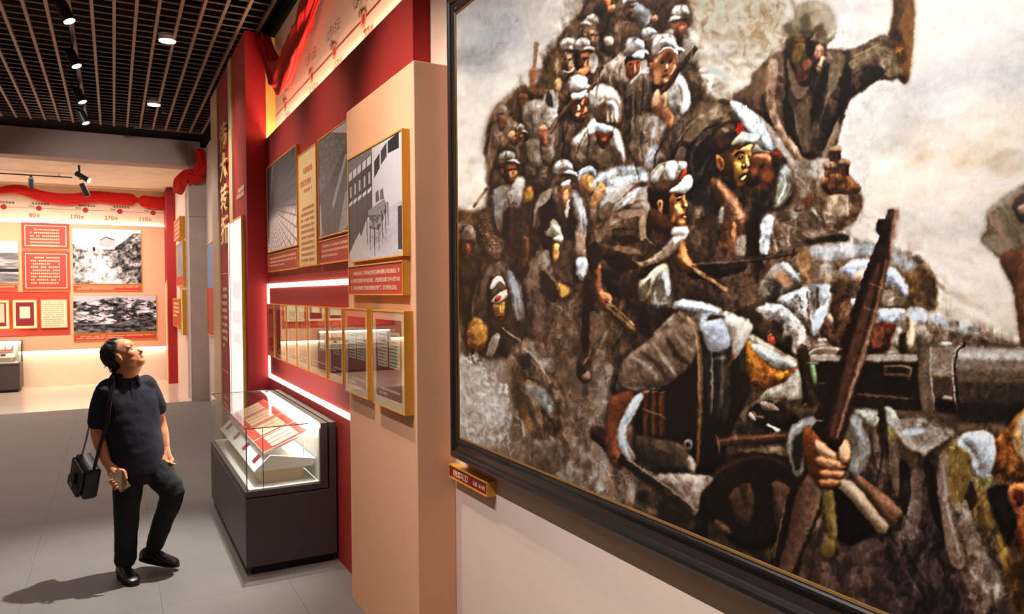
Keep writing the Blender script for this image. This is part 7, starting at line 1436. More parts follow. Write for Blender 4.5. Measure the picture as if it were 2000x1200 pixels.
    planes((('9a9186', .7, [(690, 130), (760, 100), (740, 170), (680, 220), (650, 240)]), ('2b221b', .8, [(720, 200), (770, 180), (760, 300), (720, 380), (690, 300)]), ('b9bec2', .7, [(905, 130), (940, 160), (965, 250), (940, 260), (915, 200)]), ('2e251e', .75, [(870, 280), (910, 300), (900, 420), (860, 420)]), ('a3876c', .7, [(925, 400), (970, 410), (975, 470), (935, 480)]), ('7d838a', .7, [(385, 120), (430, 100), (450, 200), (420, 300), (390, 240)]), ('231b15', .8, [(450, 260), (490, 240), (480, 400), (440, 420)]), ('6f6459', .7, [(600, 680), (650, 580), (680, 620), (640, 740), (600, 780)]), ('958a7c', .7, [(700, 510), (740, 500), (750, 590), (710, 600)]), ('2a211a', .8, [(690, 640), (740, 660), (800, 760), (780, 840), (700, 780)]), ('c4963c', .9, [(820, 735), (870, 755), (860, 790), (825, 800)]), ('8e98a2', .7, [(475, 640), (510, 650), (550, 780), (530, 800), (495, 720)]), ('5d544c', .7, [(300, 720), (350, 640), (380, 640), (340, 760), (300, 840)]), ('191310', .8, [(350, 700), (380, 680), (360, 820), (380, 940), (340, 900)])))
    S.base(1400, 0)
    planes((('6f6254', .75, [(460, 380), (540, 560), (600, 560), (560, 640), (500, 620), (470, 500)]), ('261e18', .8, [(650, 560), (720, 420), (740, 440), (700, 600), (640, 760), (610, 740)]), ('6b6252', .75, [(740, 420), (830, 380), (820, 460), (770, 580), (730, 620)]), ('2a221b', .8, [(840, 420), (880, 480), (860, 620), (820, 720), (800, 640)]), ('85795f', .7, [(870, 400), (1000, 330), (1060, 300), (1040, 350), (930, 410), (880, 450)]), ('30281f', .8, [(930, 500), (1040, 430), (1100, 470), (1040, 520), (960, 570)]), ('5f5246', .7, [(520, 700), (580, 680), (620, 860), (600, 1000), (550, 960)]), ('241c17', .75, [(440, 640), (490, 700), (520, 880), (560, 1000), (490, 900), (450, 800)]), ('8b7a66', .7, [(760, 840), (795, 800), (780, 900), (730, 990), (710, 980)]), ('6a5548', .7, [(250, 520), (320, 440), (340, 520), (300, 620), (250, 640)]),
        ('6c6153', .7, [(-220, 900), (-120, 780), (-20, 740), (-60, 820), (-160, 920)]), ('1d1713', .8, [(-150, 1000), (-70, 900), (10, 860), (-20, 960), (-90, 1080), (-140, 1120)]), ('7b6f62', .65, [(-290, 1080), (-240, 960), (-200, 980), (-230, 1100), (-270, 1180)]), ('dfe5ec', .8, [(130, 720), (200, 740), (270, 830), (240, 860), (180, 790)])))
    S.base(850, 660)
    planes((('938880', .75, [(1240, 190), (1320, 110), (1380, 80), (1370, 140), (1290, 210)]), ('231b16', .8, [(1330, 150), (1370, 130), (1410, 220), (1440, 280), (1380, 280)]), ('8d837a', .75, [(1410, 60), (1460, 50), (1490, 160), (1470, 240), (1440, 160)]), ('1d1612', .8, [(1470, 130), (1530, 110), (1570, 180), (1520, 240), (1490, 220)]), ('6f645b', .7, [(1190, 260), (1230, 220), (1260, 300), (1220, 360), (1180, 340)]), ('2a201a', .8, [(1240, 300), (1330, 320), (1320, 360), (1250, 380)]), ('b07048', .8, [(1150, 440), (1190, 420), (1180, 560), (1150, 640), (1135, 560)]), ('4a2816', .8, [(1200, 440), (1260, 430), (1220, 520), (1200, 560)]), ('d2d5d4', .8, [(1330, 380), (1360, 390), (1310, 480), (1260, 560), (1240, 570), (1280, 480)])))
    S.base(1400, 660)
    planes((('6f645c', .65, [(1120, 640), (1180, 700), (1200, 860), (1160, 1000), (1130, 860)]), ('211a16', .75, [(1200, 800), (1260, 860), (1260, 1060), (1220, 1160), (1190, 980)]), ('6a5f5c', .6, [(1270, 880), (1320, 900), (1340, 1100), (1300, 1250), (1270, 1100)]), ('1f1815', .75, [(1350, 800), (1420, 860), (1440, 1060), (1480, 1280), (1420, 1200), (1370, 1000)]), ('9b8f86', .65, [(1470, 780), (1510, 760), (1530, 940), (1600, 1120), (1560, 1130), (1490, 960)]), ('2a2218', .75, [(1600, 900), (1660, 940), (1700, 1060), (1660, 1120), (1610, 1020)]), ('a8b0b6', .7, [(900, 530), (950, 580), (965, 680), (930, 700), (905, 620)]), ('54463a', .85, [(95, 1030), (150, 975), (222, 955), (240, 1060), (235, 1180), (135, 1160)]), ('5e4d40', .85, [(380, 945), (470, 965), (470, 1020), (402, 1190), (388, 1100)]), ('33292a', .7, [(960, 980), (1050, 1000), (1180, 1170), (1200, 1260), (1100, 1200)]), ('594d52', .6, [(880, 1360), (960, 1300), (1080, 1340), (1000, 1420), (900, 1480)]), ('1c1512', .8, [(560, 1040), (620, 940), (640, 1000), (560, 1240), (480, 1380), (470, 1320)])))
    # ---- third sitting: the group round the gun and the cart, lower right
    S.base(1000, 500, 1000 / 1400)
    Q = lambda c, p, op=.95, **k: shape(S, p, c, 2, op=op * .95, **k)
    def st(c, w, p, op=.85): line(S, p, (w * .4, w * 1.15, w * .5), c, 2 if w > 8 else 1, op * .68)
    Q('281b14', [(430, 200), (520, 210), (600, 250), (640, 380), (615, 450), (560, 560), (500, 600), (420, 600), (340, 480), (360, 390), (420, 340)])
    Q('675b53', [(290, 340), (310, 285), (360, 240), (440, 190), (500, 190), (510, 250), (480, 310), (430, 350), (360, 372), (300, 382)], hatch=(60, .1))
    for c, w, q in (('a1968d', 12, [(325, 275), (370, 300), (400, 340)]), ('2a201a', 12, [(350, 262), (400, 300), (425, 345)]), ('a89d94', 12, [(385, 235), (415, 280), (450, 330)]), ('231a15', 14, [(425, 225), (450, 270), (490, 300)]), ('968b82', 12, [(445, 205), (470, 240), (500, 262)]), ('8a7f76', 9, [(300, 350), (330, 365), (365, 360)])): st(c, w, q)
    Q('34312f', [(530, 185), (590, 178), (602, 260), (592, 440), (538, 440)], hatch=(88, .15)); Q('c6d2e4', [(450, 130), (510, 130), (562, 146), (556, 158), (470, 146)]); Q('aab4c8', [(520, 190), (585, 176), (598, 246), (542, 262)], hatch=(20, .08)); st('93918d', 7, [(546, 262), (548, 340), (546, 430)]); st('6c6a68', 9, [(574, 262), (576, 340), (572, 420)]); st('a3abb8', 10, [(550, 282), (585, 278)])
    Q('c6bfb6', [(582, 168), (655, 186), (642, 236), (606, 284), (600, 222)]); st('7a4a28', 15, [(608, 268), (592, 302)]); st('937850', 13, [(486, 172), (512, 240), (516, 400), (508, 575)]); st('b79f78', 4, [(484, 176), (508, 240), (512, 400)], .8)
    Q('6e4028', [(274, 384), (330, 372), (322, 420), (292, 470), (294, 556), (276, 574), (256, 520), (258, 440)], g=(280, 380, 280, 570, '84502f')); Q('aab1b7', [(330, 394), (352, 382), (332, 440), (306, 472), (312, 520), (328, 560), (302, 542), (288, 482)])
    for x in (368, 390, 411): Q('6e4426', [(x - 8, 374), (x + 8, 374), (x + 9, 490), (x - 8, 494)], g=(x - 8, 400, x + 9, 400, '3a2416'), cr=False); st('b39a80', 6, [(x - 8, 374), (x + 8, 372)])
    st('8a7058', 6, [(356, 420), (390, 430), (424, 446)]); Q('4c4239', [(340, 494), (400, 500), (468, 520), (500, 590), (440, 602), (352, 560)], hatch=(60, .18)); Q('8f959a', [(470, 512), (482, 502), (494, 512), (490, 530), (474, 530)]); Q('23211f', [(475, 514), (486, 508), (490, 520), (480, 526)]); Q('9c927f', [(480, 548), (500, 560), (502, 596), (484, 588)])
    Q('70503e', [(566, 500), (756, 485), (756, 512), (570, 523)], g=(600, 492, 602, 520, '33221a'), cr=False); st('a88570', 5, [(570, 506), (750, 491)]); st('8d6040', 8, [(555, 488), (566, 510), (568, 540)])
    Q('2a1c15', [(510, 665), (548, 592), (620, 550), (700, 543), (772, 568), (784, 650), (744, 765), (640, 806), (545, 725)]); st('513b2c', 9, [(518, 664), (560, 596), (630, 557), (700, 552), (764, 578)]); 
    for c, q in (('4c3b2f', [(596, 652), (650, 620), (662, 680), (640, 742), (606, 712)]), ('58463b', [(716, 618), (762, 640), (750, 694), (724, 744)]), ('50402f', [(556, 722), (588, 738), (600, 764), (560, 756)])): Q(c, q, hatch=(65, .14))
    Q('8f8278', [(400, 600), (500, 598), (552, 608), (520, 650), (500, 712), (440, 652)], hatch=(40, .16)); st('2c221d', 32, [(292, 556), (400, 632), (492, 706)], .95); st('a1968c', 6, [(310, 554), (410, 622), (500, 690)])
    Q('2e1f18', [(760, 640), (800, 560), (852, 600), (850, 690), (802, 800), (770, 900), (690, 900), (730, 780)]); Q('523a31', [(775, 660), (820, 590), (850, 620), (840, 690), (790, 810), (750, 900), (720, 890), (750, 780)], g=(740, 760, 830, 780, '7b665c')); st('8a6f58', 5, [(752, 660), (734, 740), (716, 830)])
    Q('1c130f', [(878, 640), (930, 676), (990, 750), (920, 792), (868, 742)]); Q('7d5b46', [(918, 602), (948, 600), (1060, 690), (1056, 722), (1030, 742), (960, 650)], hatch=(42, .08)); Q('b09c83', [(888, 622), (918, 606), (1000, 700), (1030, 742), (1004, 758), (930, 672)], g=(900, 620, 1010, 745, '98836a'))
    Q('756732', [(848, 632), (876, 632), (890, 760), (872, 782), (856, 720)]); Q('62582a', [(850, 790), (880, 774), (886, 810), (866, 836), (844, 828)])
    Q('281a15', [(800, 292), (1108, 294), (1110, 402), (940, 392), (800, 402)], .8, cr=False); Q('958a7e', [(812, 272), (1105, 273), (1105, 291), (815, 289)], cr=False); st('c4b497', 5, [(1018, 302), (1088, 304), (1090, 330)]); st('c4b497', 4, [(1020, 326), (1086, 328)]); st('93846f', 6, [(942, 378), (1085, 392)]); st('bfae92', 6, [(815, 266), (850, 252), (908, 256)]); Q('3a2a20', [(784, 258), (806, 256), (812, 330), (838, 404), (806, 406), (790, 330)]); Q('6f9064', [(814, 300), (830, 300), (834, 346), (822, 350)])
    Q('7e7f7e', [(752, 504), (780, 462), (832, 446), (816, 480), (800, 520), (796, 592), (775, 606), (760, 560)], hatch=(75, .14)); Q('2c2926', [(772, 500), (800, 490), (794, 560), (778, 590), (768, 550)]); Q('7b7c7e', [(915, 440), (962, 470), (982, 530), (962, 592), (910, 612), (926, 560), (926, 500)], hatch=(70, .14)); st('a4a6a8', 9, [(926, 448), (958, 490), (966, 550)])
    Q('3c241b', [(984, 0), (1034, 0), (962, 300), (904, 512), (876, 536), (842, 492), (898, 300)]); st('6b4a3c', 24, [(1004, 20), (940, 250), (872, 500)], .8); st('b39380', 11, [(1026, 10), (985, 190), (928, 370), (888, 500)], .9); st('1f120d', 12, [(980, 20), (906, 280), (850, 480)], .8); st('c9b29c', 4, [(976, 74), (1020, 90)]); st('c9b29c', 4, [(962, 140), (1002, 156)])
    Q('763f23', [(800, 472), (826, 478), (850, 510), (888, 550), (892, 618), (850, 636), (815, 602), (797, 540)])
    for c, q in (('d6a676', [(828, 508), (848, 512), (888, 544), (882, 562), (842, 548)]), ('cb9262', [(834, 548), (860, 552), (908, 566), (908, 584), (860, 582), (832, 566)]), ('c28656', [(846, 588), (904, 588), (904, 606), (850, 608)]), ('b27440', [(842, 614), (896, 612), (890, 630), (850, 633)]), ('d8aa7e', [(894, 532), (914, 506), (926, 540), (916, 570), (897, 562)])): Q('34170c', [(a + 1, b + 5) for a, b in q], .85); Q(c, q)
    Q('bcc6d0', [(1230, 492), (1310, 486), (1322, 560), (1292, 612), (1270, 552)], rough=.2); Q('786830', [(1184, 546), (1236, 540), (1254, 620), (1212, 684), (1184, 620)], .85); Q('7b6c62', [(1168, 566), (1190, 540), (1202, 700), (1242, 838), (1200, 842), (1174, 700)], .9); st('a59a90', 8, [(1180, 570), (1192, 690), (1226, 820)])
    Q('9c958c', [(1020, 420), (1045, 440), (1100, 462), (1200, 480), (1160, 520), (1110, 540), (1060, 500)], .8, hatch=(25, .12)); Q('b9c4d6', [(1072, 478), (1130, 474), (1115, 488), (1080, 490)], .8)
    brushpass(S, 2600, (1180, 560, 2000, 1130), 13, 3.2, .15, 9, .55)
    # ---- portraits worked up with a small brush
    S.base(1380, 230, 180 / 1271)          # young soldier with the star cap
    P = lambda p, c, so=1, op=1.0, **k: shape(S, p, c, so, op=op, **k)
    P([(20, 420), (60, 300), (180, 120), (300, 50), (430, 60), (480, 150), (420, 260), (350, 340), (360, 420), (200, 500), (100, 560)], '33261b')
    P([(100, 260), (220, 120), (330, 70), (400, 130), (380, 220), (250, 300), (130, 360)], '4a3b2c', 2); P([(210, 160), (270, 140), (310, 190), (260, 210)], '8a8078', 1, .8); P([(140, 300), (300, 270), (330, 340), (180, 420)], '5a3620', 3, .7)
    P([(340, 370), (430, 260), (520, 210), (640, 230), (740, 250), (700, 340), (600, 360), (450, 370)], 'a7a596'); P([(520, 240), (700, 220), (740, 270), (640, 330), (560, 310)], 'c4cad0', 2, .9); P([(350, 370), (400, 330), (410, 370)], '9a9a30', 1, .8)
    P([(390, 180), (420, 140), (430, 90), (455, 70), (475, 105), (525, 95), (500, 140), (510, 200), (460, 205), (425, 245), (415, 190)], 'b02c22', 0, cr=False)
    P([(130, 560), (260, 480), (350, 400), (460, 385), (560, 370), (640, 370), (650, 440), (620, 520), (600, 620), (590, 720), (560, 820), (520, 900), (460, 970), (380, 960), (300, 820), (200, 800)], '3e2712')
    P([(300, 560), (380, 480), (480, 420), (560, 400), (630, 380), (640, 450), (615, 560), (600, 650), (570, 700), (540, 800), (460, 900), (390, 860), (370, 700)], '8d6420', 2); P([(470, 440), (500, 410), (560, 395), (640, 370), (620, 420), (590, 470), (540, 460)], 'd8b86c'); P([(370, 600), (400, 620), (470, 620), (490, 680), (470, 760), (410, 740), (400, 660)], 'd2a83c', 2); P([(545, 530), (570, 520), (590, 600), (600, 660), (560, 670), (540, 610)], 'e8cc84'); P([(590, 480), (630, 490), (620, 560), (595, 590)], 'd0a450', 1, .9)
    P([(390, 520), (450, 470), (530, 470), (530, 495), (450, 505), (400, 560)], '1e140a'); P([(430, 560), (470, 525), (510, 545), (480, 580), (440, 590)], '2a1c0e', 0); P([(455, 548), (470, 540), (480, 556), (462, 564)], 'e8d8b0', 0, .8); P([(570, 535), (605, 530), (605, 558), (578, 560)], '2a1c0e', 0); P([(500, 660), (530, 650), (560, 690), (520, 715), (480, 700)], '4a2e12'); P([(500, 655), (525, 650), (530, 680), (508, 685)], 'c89a4a', 0)
    P([(480, 760), (560, 700), (590, 720), (560, 770), (490, 790)], '94702a'); P([(460, 830), (500, 790), (550, 780), (540, 830), (490, 850)], '34200c'); P([(480, 840), (540, 800), (550, 830), (510, 870), (490, 865)], 'dcc080', 0); P([(400, 900), (500, 880), (520, 910), (440, 970)], '7a5216', 2, .8)
    P([(130, 540), (150, 510), (240, 590), (245, 680), (200, 740), (150, 680)], '9a6420'); P([(160, 590), (190, 570), (230, 660), (200, 690)], '4c2e10', 1, .8); P([(250, 520), (330, 470), (380, 560), (350, 700), (340, 860), (260, 760)], '4e3312', 3, .6)
    P([(620, 540), (680, 500), (800, 490), (900, 530), (910, 640), (870, 760), (940, 800), (880, 900), (720, 910), (660, 820), (600, 760)], '6e3a1c', 2); P([(650, 530), (740, 500), (850, 500), (910, 560), (900, 640), (850, 640), (760, 580), (700, 600)], 'b0764c', 2); P([(730, 660), (790, 640), (780, 680), (730, 710)], '3a1c10'); P([(600, 700), (680, 690), (700, 780), (640, 790)], '8a4a30', 2, .8); P([(780, 780), (900, 730), (930, 820), (860, 880), (780, 880)], '82501c', 3, .8); P([(640, 860), (700, 840), (720, 920), (600, 960)], '2a1a12', 2)
    P([(640, 440), (700, 370), (760, 440), (880, 470), (860, 500), (740, 475), (640, 500)], '8a8272'); P([(900, 480), (960, 455), (1010, 480), (1000, 560), (930, 550)], '84371f'); P([(900, 560), (960, 570), (1000, 600), (990, 680), (930, 680)], '30261e', 2)
    S.base(1250, 300, 120 / 900)           # the leader in profile
    P([(145, 400), (200, 300), (290, 190), (400, 130), (520, 100), (670, 115), (685, 200), (640, 280), (570, 380), (460, 560), (300, 600), (190, 560)], '6b5a48'); 
    for q, c in (([(150, 380), (230, 260), (330, 170), (360, 230), (300, 330), (250, 450), (180, 420)], 'a3a09c'), ([(360, 240), (400, 140), (500, 110), (560, 200), (520, 380), (430, 400), (400, 320)], 'c3c6cc'), ([(560, 130), (670, 120), (680, 210), (610, 250), (570, 200)], 'd4d4d4'), ([(320, 330), (360, 260), (410, 380), (340, 440)], '7d7062'), ([(540, 250), (600, 260), (560, 350), (520, 380)], '8f8676')): P(q, c, 1, .95)
    P([(230, 450), (400, 430), (560, 400), (600, 420), (460, 540), (380, 590), (220, 590)], '4a3a22', 2); P([(580, 360), (640, 270), (690, 220), (680, 300), (610, 420)], 'b5401c', 0); P([(440, 560), (560, 460), (650, 340), (720, 320), (765, 380), (750, 500), (660, 560), (560, 590)], 'bfbdb6', 1); P([(560, 500), (680, 360), (740, 360), (730, 470), (640, 540)], 'd0d0cc', 2, .8)
    P([(180, 590), (400, 580), (480, 600), (470, 700), (430, 760), (440, 880), (330, 880), (250, 820), (160, 760)], '1d140e', 2); P([(150, 860), (330, 860), (470, 1000), (520, 1080), (460, 1180), (250, 1150), (140, 1050)], '4a2c1a', 2)
    P([(430, 680), (480, 600), (600, 590), (650, 600), (670, 680), (700, 750), (690, 800), (640, 815), (680, 850), (670, 900), (675, 960), (660, 1060), (590, 1090), (500, 1030), (440, 940)], '7d4a20'); P([(470, 640), (560, 620), (600, 700), (600, 800), (520, 800), (470, 740)], '8f5a2a', 2); P([(510, 760), (580, 740), (620, 820), (640, 860), (590, 940), (540, 860)], 'd6a868', 2); P([(550, 660), (605, 620), (610, 650), (560, 690)], 'c89a5c', 0); P([(545, 690), (600, 665), (600, 690), (560, 712)], '1c100a', 0); P([(520, 600), (640, 590), (640, 615), (540, 640)], '2c1a10')
    P([(630, 610), (655, 610), (675, 690), (700, 750), (670, 770), (640, 720)], 'cf9a58'); P([(615, 760), (650, 780), (690, 790), (640, 815), (612, 800)], '6a3a18'); P([(660, 735), (695, 745), (690, 785), (662, 775)], 'e0b070', 0); P([(600, 900), (670, 890), (660, 915), (670, 950), (610, 960)], '6a2e18'); P([(640, 925), (670, 925), (668, 950), (640, 950)], 'c8906c', 0); P([(560, 1000), (650, 970), (655, 1050), (590, 1075)], 'b98448', 2); P([(470, 960), (510, 880), (530, 930), (490, 1020)], 'b07c40', 2, .8); P([(430, 880), (520, 820), (480, 960)], '54300f', 3, .7)
    P([(250, 740), (270, 690), (320, 680), (340, 730), (325, 880), (280, 830)], 'a87444'); P([(280, 730), (310, 720), (310, 800), (290, 800)], '4a2a14', 1, .9); P([(480, 1120), (520, 1090), (680, 1080), (690, 1200), (470, 1200)], 'c6c2bd', 2)
    S.base(1080, 140, .15)                 # the pair below: peaked cap, and the bowed head
    P([(230, 380), (420, 310), (430, 420), (380, 560), (320, 640), (270, 560)], '7a4222'); P([(320, 430), (345, 430), (360, 500), (320, 510)], 'd8b898', 0); P([(250, 380), (380, 350), (390, 400), (270, 440)], '4e2814', 2, .8); P([(300, 560), (370, 540), (340, 600)], 'c08a5c', 0, .9); P([(370, 400), (410, 340), (400, 440)], 'c49468', 0, .9)
    P([(215, 240), (240, 160), (330, 90), (410, 80), (445, 150), (430, 220), (340, 270), (240, 280)], '9a948f'); P([(310, 170), (340, 90), (420, 90), (440, 180), (380, 220)], 'c2cad6', 1, .9); P([(240, 300), (340, 290), (430, 240), (440, 290), (360, 360), (270, 360)], 'd6d2cc')
    P([(560, 660), (570, 520), (620, 420), (700, 365), (800, 370), (870, 460), (885, 620), (840, 720), (700, 690), (600, 640)], '6d5a48'); P([(690, 400), (790, 375), (850, 470), (850, 640), (800, 600), (760, 480)], 'b9bcc2', 2, .95); P([(580, 600), (590, 480), (690, 410), (670, 560), (680, 650)], '54412f', 2, .9); 
    for x in (700, 760, 810): P([(x, 640), (x + 15, 500), (x + 32, 660)], 'cfc8c0', 1, .7)
    P([(555, 680), (640, 680), (790, 730), (760, 790), (690, 815), (600, 780)], 'b7c0cc'); P([(570, 780), (690, 815), (760, 800), (730, 900), (660, 1000), (600, 960)], '62311c'); P([(640, 860), (700, 850), (690, 900), (650, 900)], 'a05a38', 1, .9)
    S.base(1200, 60, 170 / 1200)           # the pair with the slanting rifle
    P([(530, 440), (600, 330), (740, 240), (830, 300), (820, 430), (800, 560), (740, 700), (640, 760), (540, 720), (520, 580)], '8a5a3a'); P([(560, 420), (640, 330), (650, 360), (590, 440)], 'b98a60', 1, .9); P([(620, 420), (740, 300), (820, 320), (810, 420), (760, 440), (640, 450)], '5e3c28', 2, .9); P([(640, 440), (690, 420), (690, 450), (650, 460)], '1f140e', 0); P([(750, 425), (790, 400), (795, 430), (760, 440)], '1f140e', 0); P([(720, 470), (740, 470), (750, 520), (725, 530)], 'd0a888', 0); P([(690, 550), (740, 545), (740, 565), (700, 575)], '4a2a1c', 0); P([(650, 620), (730, 600), (735, 625), (660, 640)], '54281c', 0); P([(550, 560), (630, 560), (640, 720), (560, 720)], 'a5754c', 2, .9); P([(680, 660), (740, 670), (700, 720)], 'c49a74', 1, .8)
    P([(520, 330), (560, 250), (640, 130), (740, 100), (840, 140), (870, 240), (780, 240), (680, 270), (570, 380)], '8a8178'); P([(610, 180), (690, 110), (800, 110), (860, 180), (860, 240), (760, 215), (700, 180)], 'c6cad0', 1, .95); P([(590, 330), (700, 240), (780, 230), (870, 290), (870, 340), (800, 260), (700, 265)], 'dcd8d2', 0)
    P([(150, 500), (180, 420), (300, 410), (350, 400), (345, 540), (290, 630), (190, 660)], '84492a'); P([(270, 490), (290, 480), (300, 570), (270, 590)], 'c48c60', 0); P([(210, 460), (245, 455), (245, 475), (215, 480)], '20130c', 0); P([(310, 440), (335, 435), (330, 460), (312, 462)], '20130c', 0); P([(150, 480), (150, 400), (230, 350), (370, 390), (300, 410), (200, 420)], '241c18'); P([(120, 360), (180, 200), (290, 140), (400, 150), (410, 280), (390, 390), (290, 370), (220, 350)], '7d7a76'); P([(280, 150), (400, 140), (400, 270), (330, 250)], 'b9c6dc', 1, .95); P([(250, 360), (320, 280), (410, 290), (410, 370), (350, 390)], 'c4cdd8')
    S.base(890, 500, 170 / 927)            # bandaged fighter in the hood
    P([(370, 420), (375, 300), (420, 230), (480, 220), (530, 310), (540, 440), (520, 600), (490, 700), (440, 680), (390, 580)], '4a3012'); P([(370, 340), (400, 260), (460, 215), (510, 250), (530, 330), (480, 285), (400, 350)], 'e2dad2', 1); P([(390, 400), (470, 290), (525, 350), (470, 410), (400, 440)], '5d5748', 1); P([(390, 480), (440, 430), (540, 360), (535, 460), (440, 510), (400, 500)], 'd6c4ae', 1); P([(420, 470), (450, 430), (495, 435), (440, 500)], 'a8482c', 0); P([(400, 530), (460, 520), (530, 490), (515, 620), (480, 690), (430, 650)], '8a6224', 1); P([(470, 540), (490, 540), (495, 610), (470, 610)], 'd0a04c', 0); P([(455, 650), (500, 640), (495, 662), (460, 668)], '3a200e', 0); P([(500, 520), (528, 510), (515, 600), (505, 600)], 'c89a44', 0, .8)
    S.a = S.a + ((.34 * (S.a - blur(S.a, 14)) + .28 * (S.a - blur(S.a, 2))) * (.12 + .88 * fig)[..., None])
    sk = (1 - fig)[..., None] * (smooth01(blur(S.a.mean(-1), 5), .5, .66) * (1 - smooth01(Y + PY0, 640, 690) * (X + PX0 < 1100)))[..., None]
    cl = fnoise(S.H, S.W, 70, 150, S.rng, 4, .55) - .5; sx = np.clip(X + (Y - 300) * .7, 0, S.W - 1).astype(int); cl = np.take_along_axis(cl, sx, 1)
    S.a = S.a * (1 - .7 * sk) + blur(S.a, 4) * (1 + .75 * cl[..., None] * np.array([1.0, .95, .86])) * .7 * sk
    S.a = np.clip(S.a, .015, 1)
    # ---- brush finish: wander the edges, add bristle marks and a little canvas tooth
    wy = (fnoise(S.H, S.W, 9, 9, S.rng, 3) - .5) * 4.5; wx = (fnoise(S.H, S.W, 9, 9, S.rng, 3) - .5) * 4.5
    Y, X = np.mgrid[0:S.H, 0:S.W]
    S.a = S.a[np.clip(np.round(Y + wy), 0, S.H - 1).astype(int), np.clip(np.round(X + wx), 0, S.W - 1).astype(int)]
    fl = fnoise(S.H, S.W, 90, 90, S.rng, 2) * 9
    br = np.zeros((S.H, S.W))
    for a in (0.5, 1.3, 2.1, 2.8):
        u = (X * math.sin(a) - Y * math.cos(a)) / 2.4 + 16 * (S.tex2 - .5)
        br += (np.interp(u % 997, np.arange(998), S.line) - .5) * np.clip(1 - np.abs(((fl * .7 - a + 1.57) % 3.14) - 1.57) / .5, 0, 1)
    L = S.a.mean(-1, keepdims=True)
    S.a = S.a * (1 + (.07 + .13 * fig) * br)[..., None] * (1 + (.08 + .12 * fig) * (S.tex - .5))[..., None] + (.025 * (S.rng.random((S.H, S.W)) - .5))[..., None]
    S.a = np.clip(S.a, 0, 1)
    L = S.a @ np.array([.3, .59, .11]); L2 = L * .5 + smooth01(L, 0.02, .88) * .47
    S.a = S.a * (L2 / np.maximum(L, .02))[..., None]
    L = (S.a @ np.array([.3, .59, .11]))[..., None]
    S.a = L * np.array([1.02, 0.995, .97]) * .22 + S.a * .78; S.a = S.a ** (1 + .14 * fig[..., None])
    S.a = np.clip(S.a * (1 + (1 - smooth01(L, .25, .75)) * np.array([.15, -.03, -.20])), 0, 1)
    return S
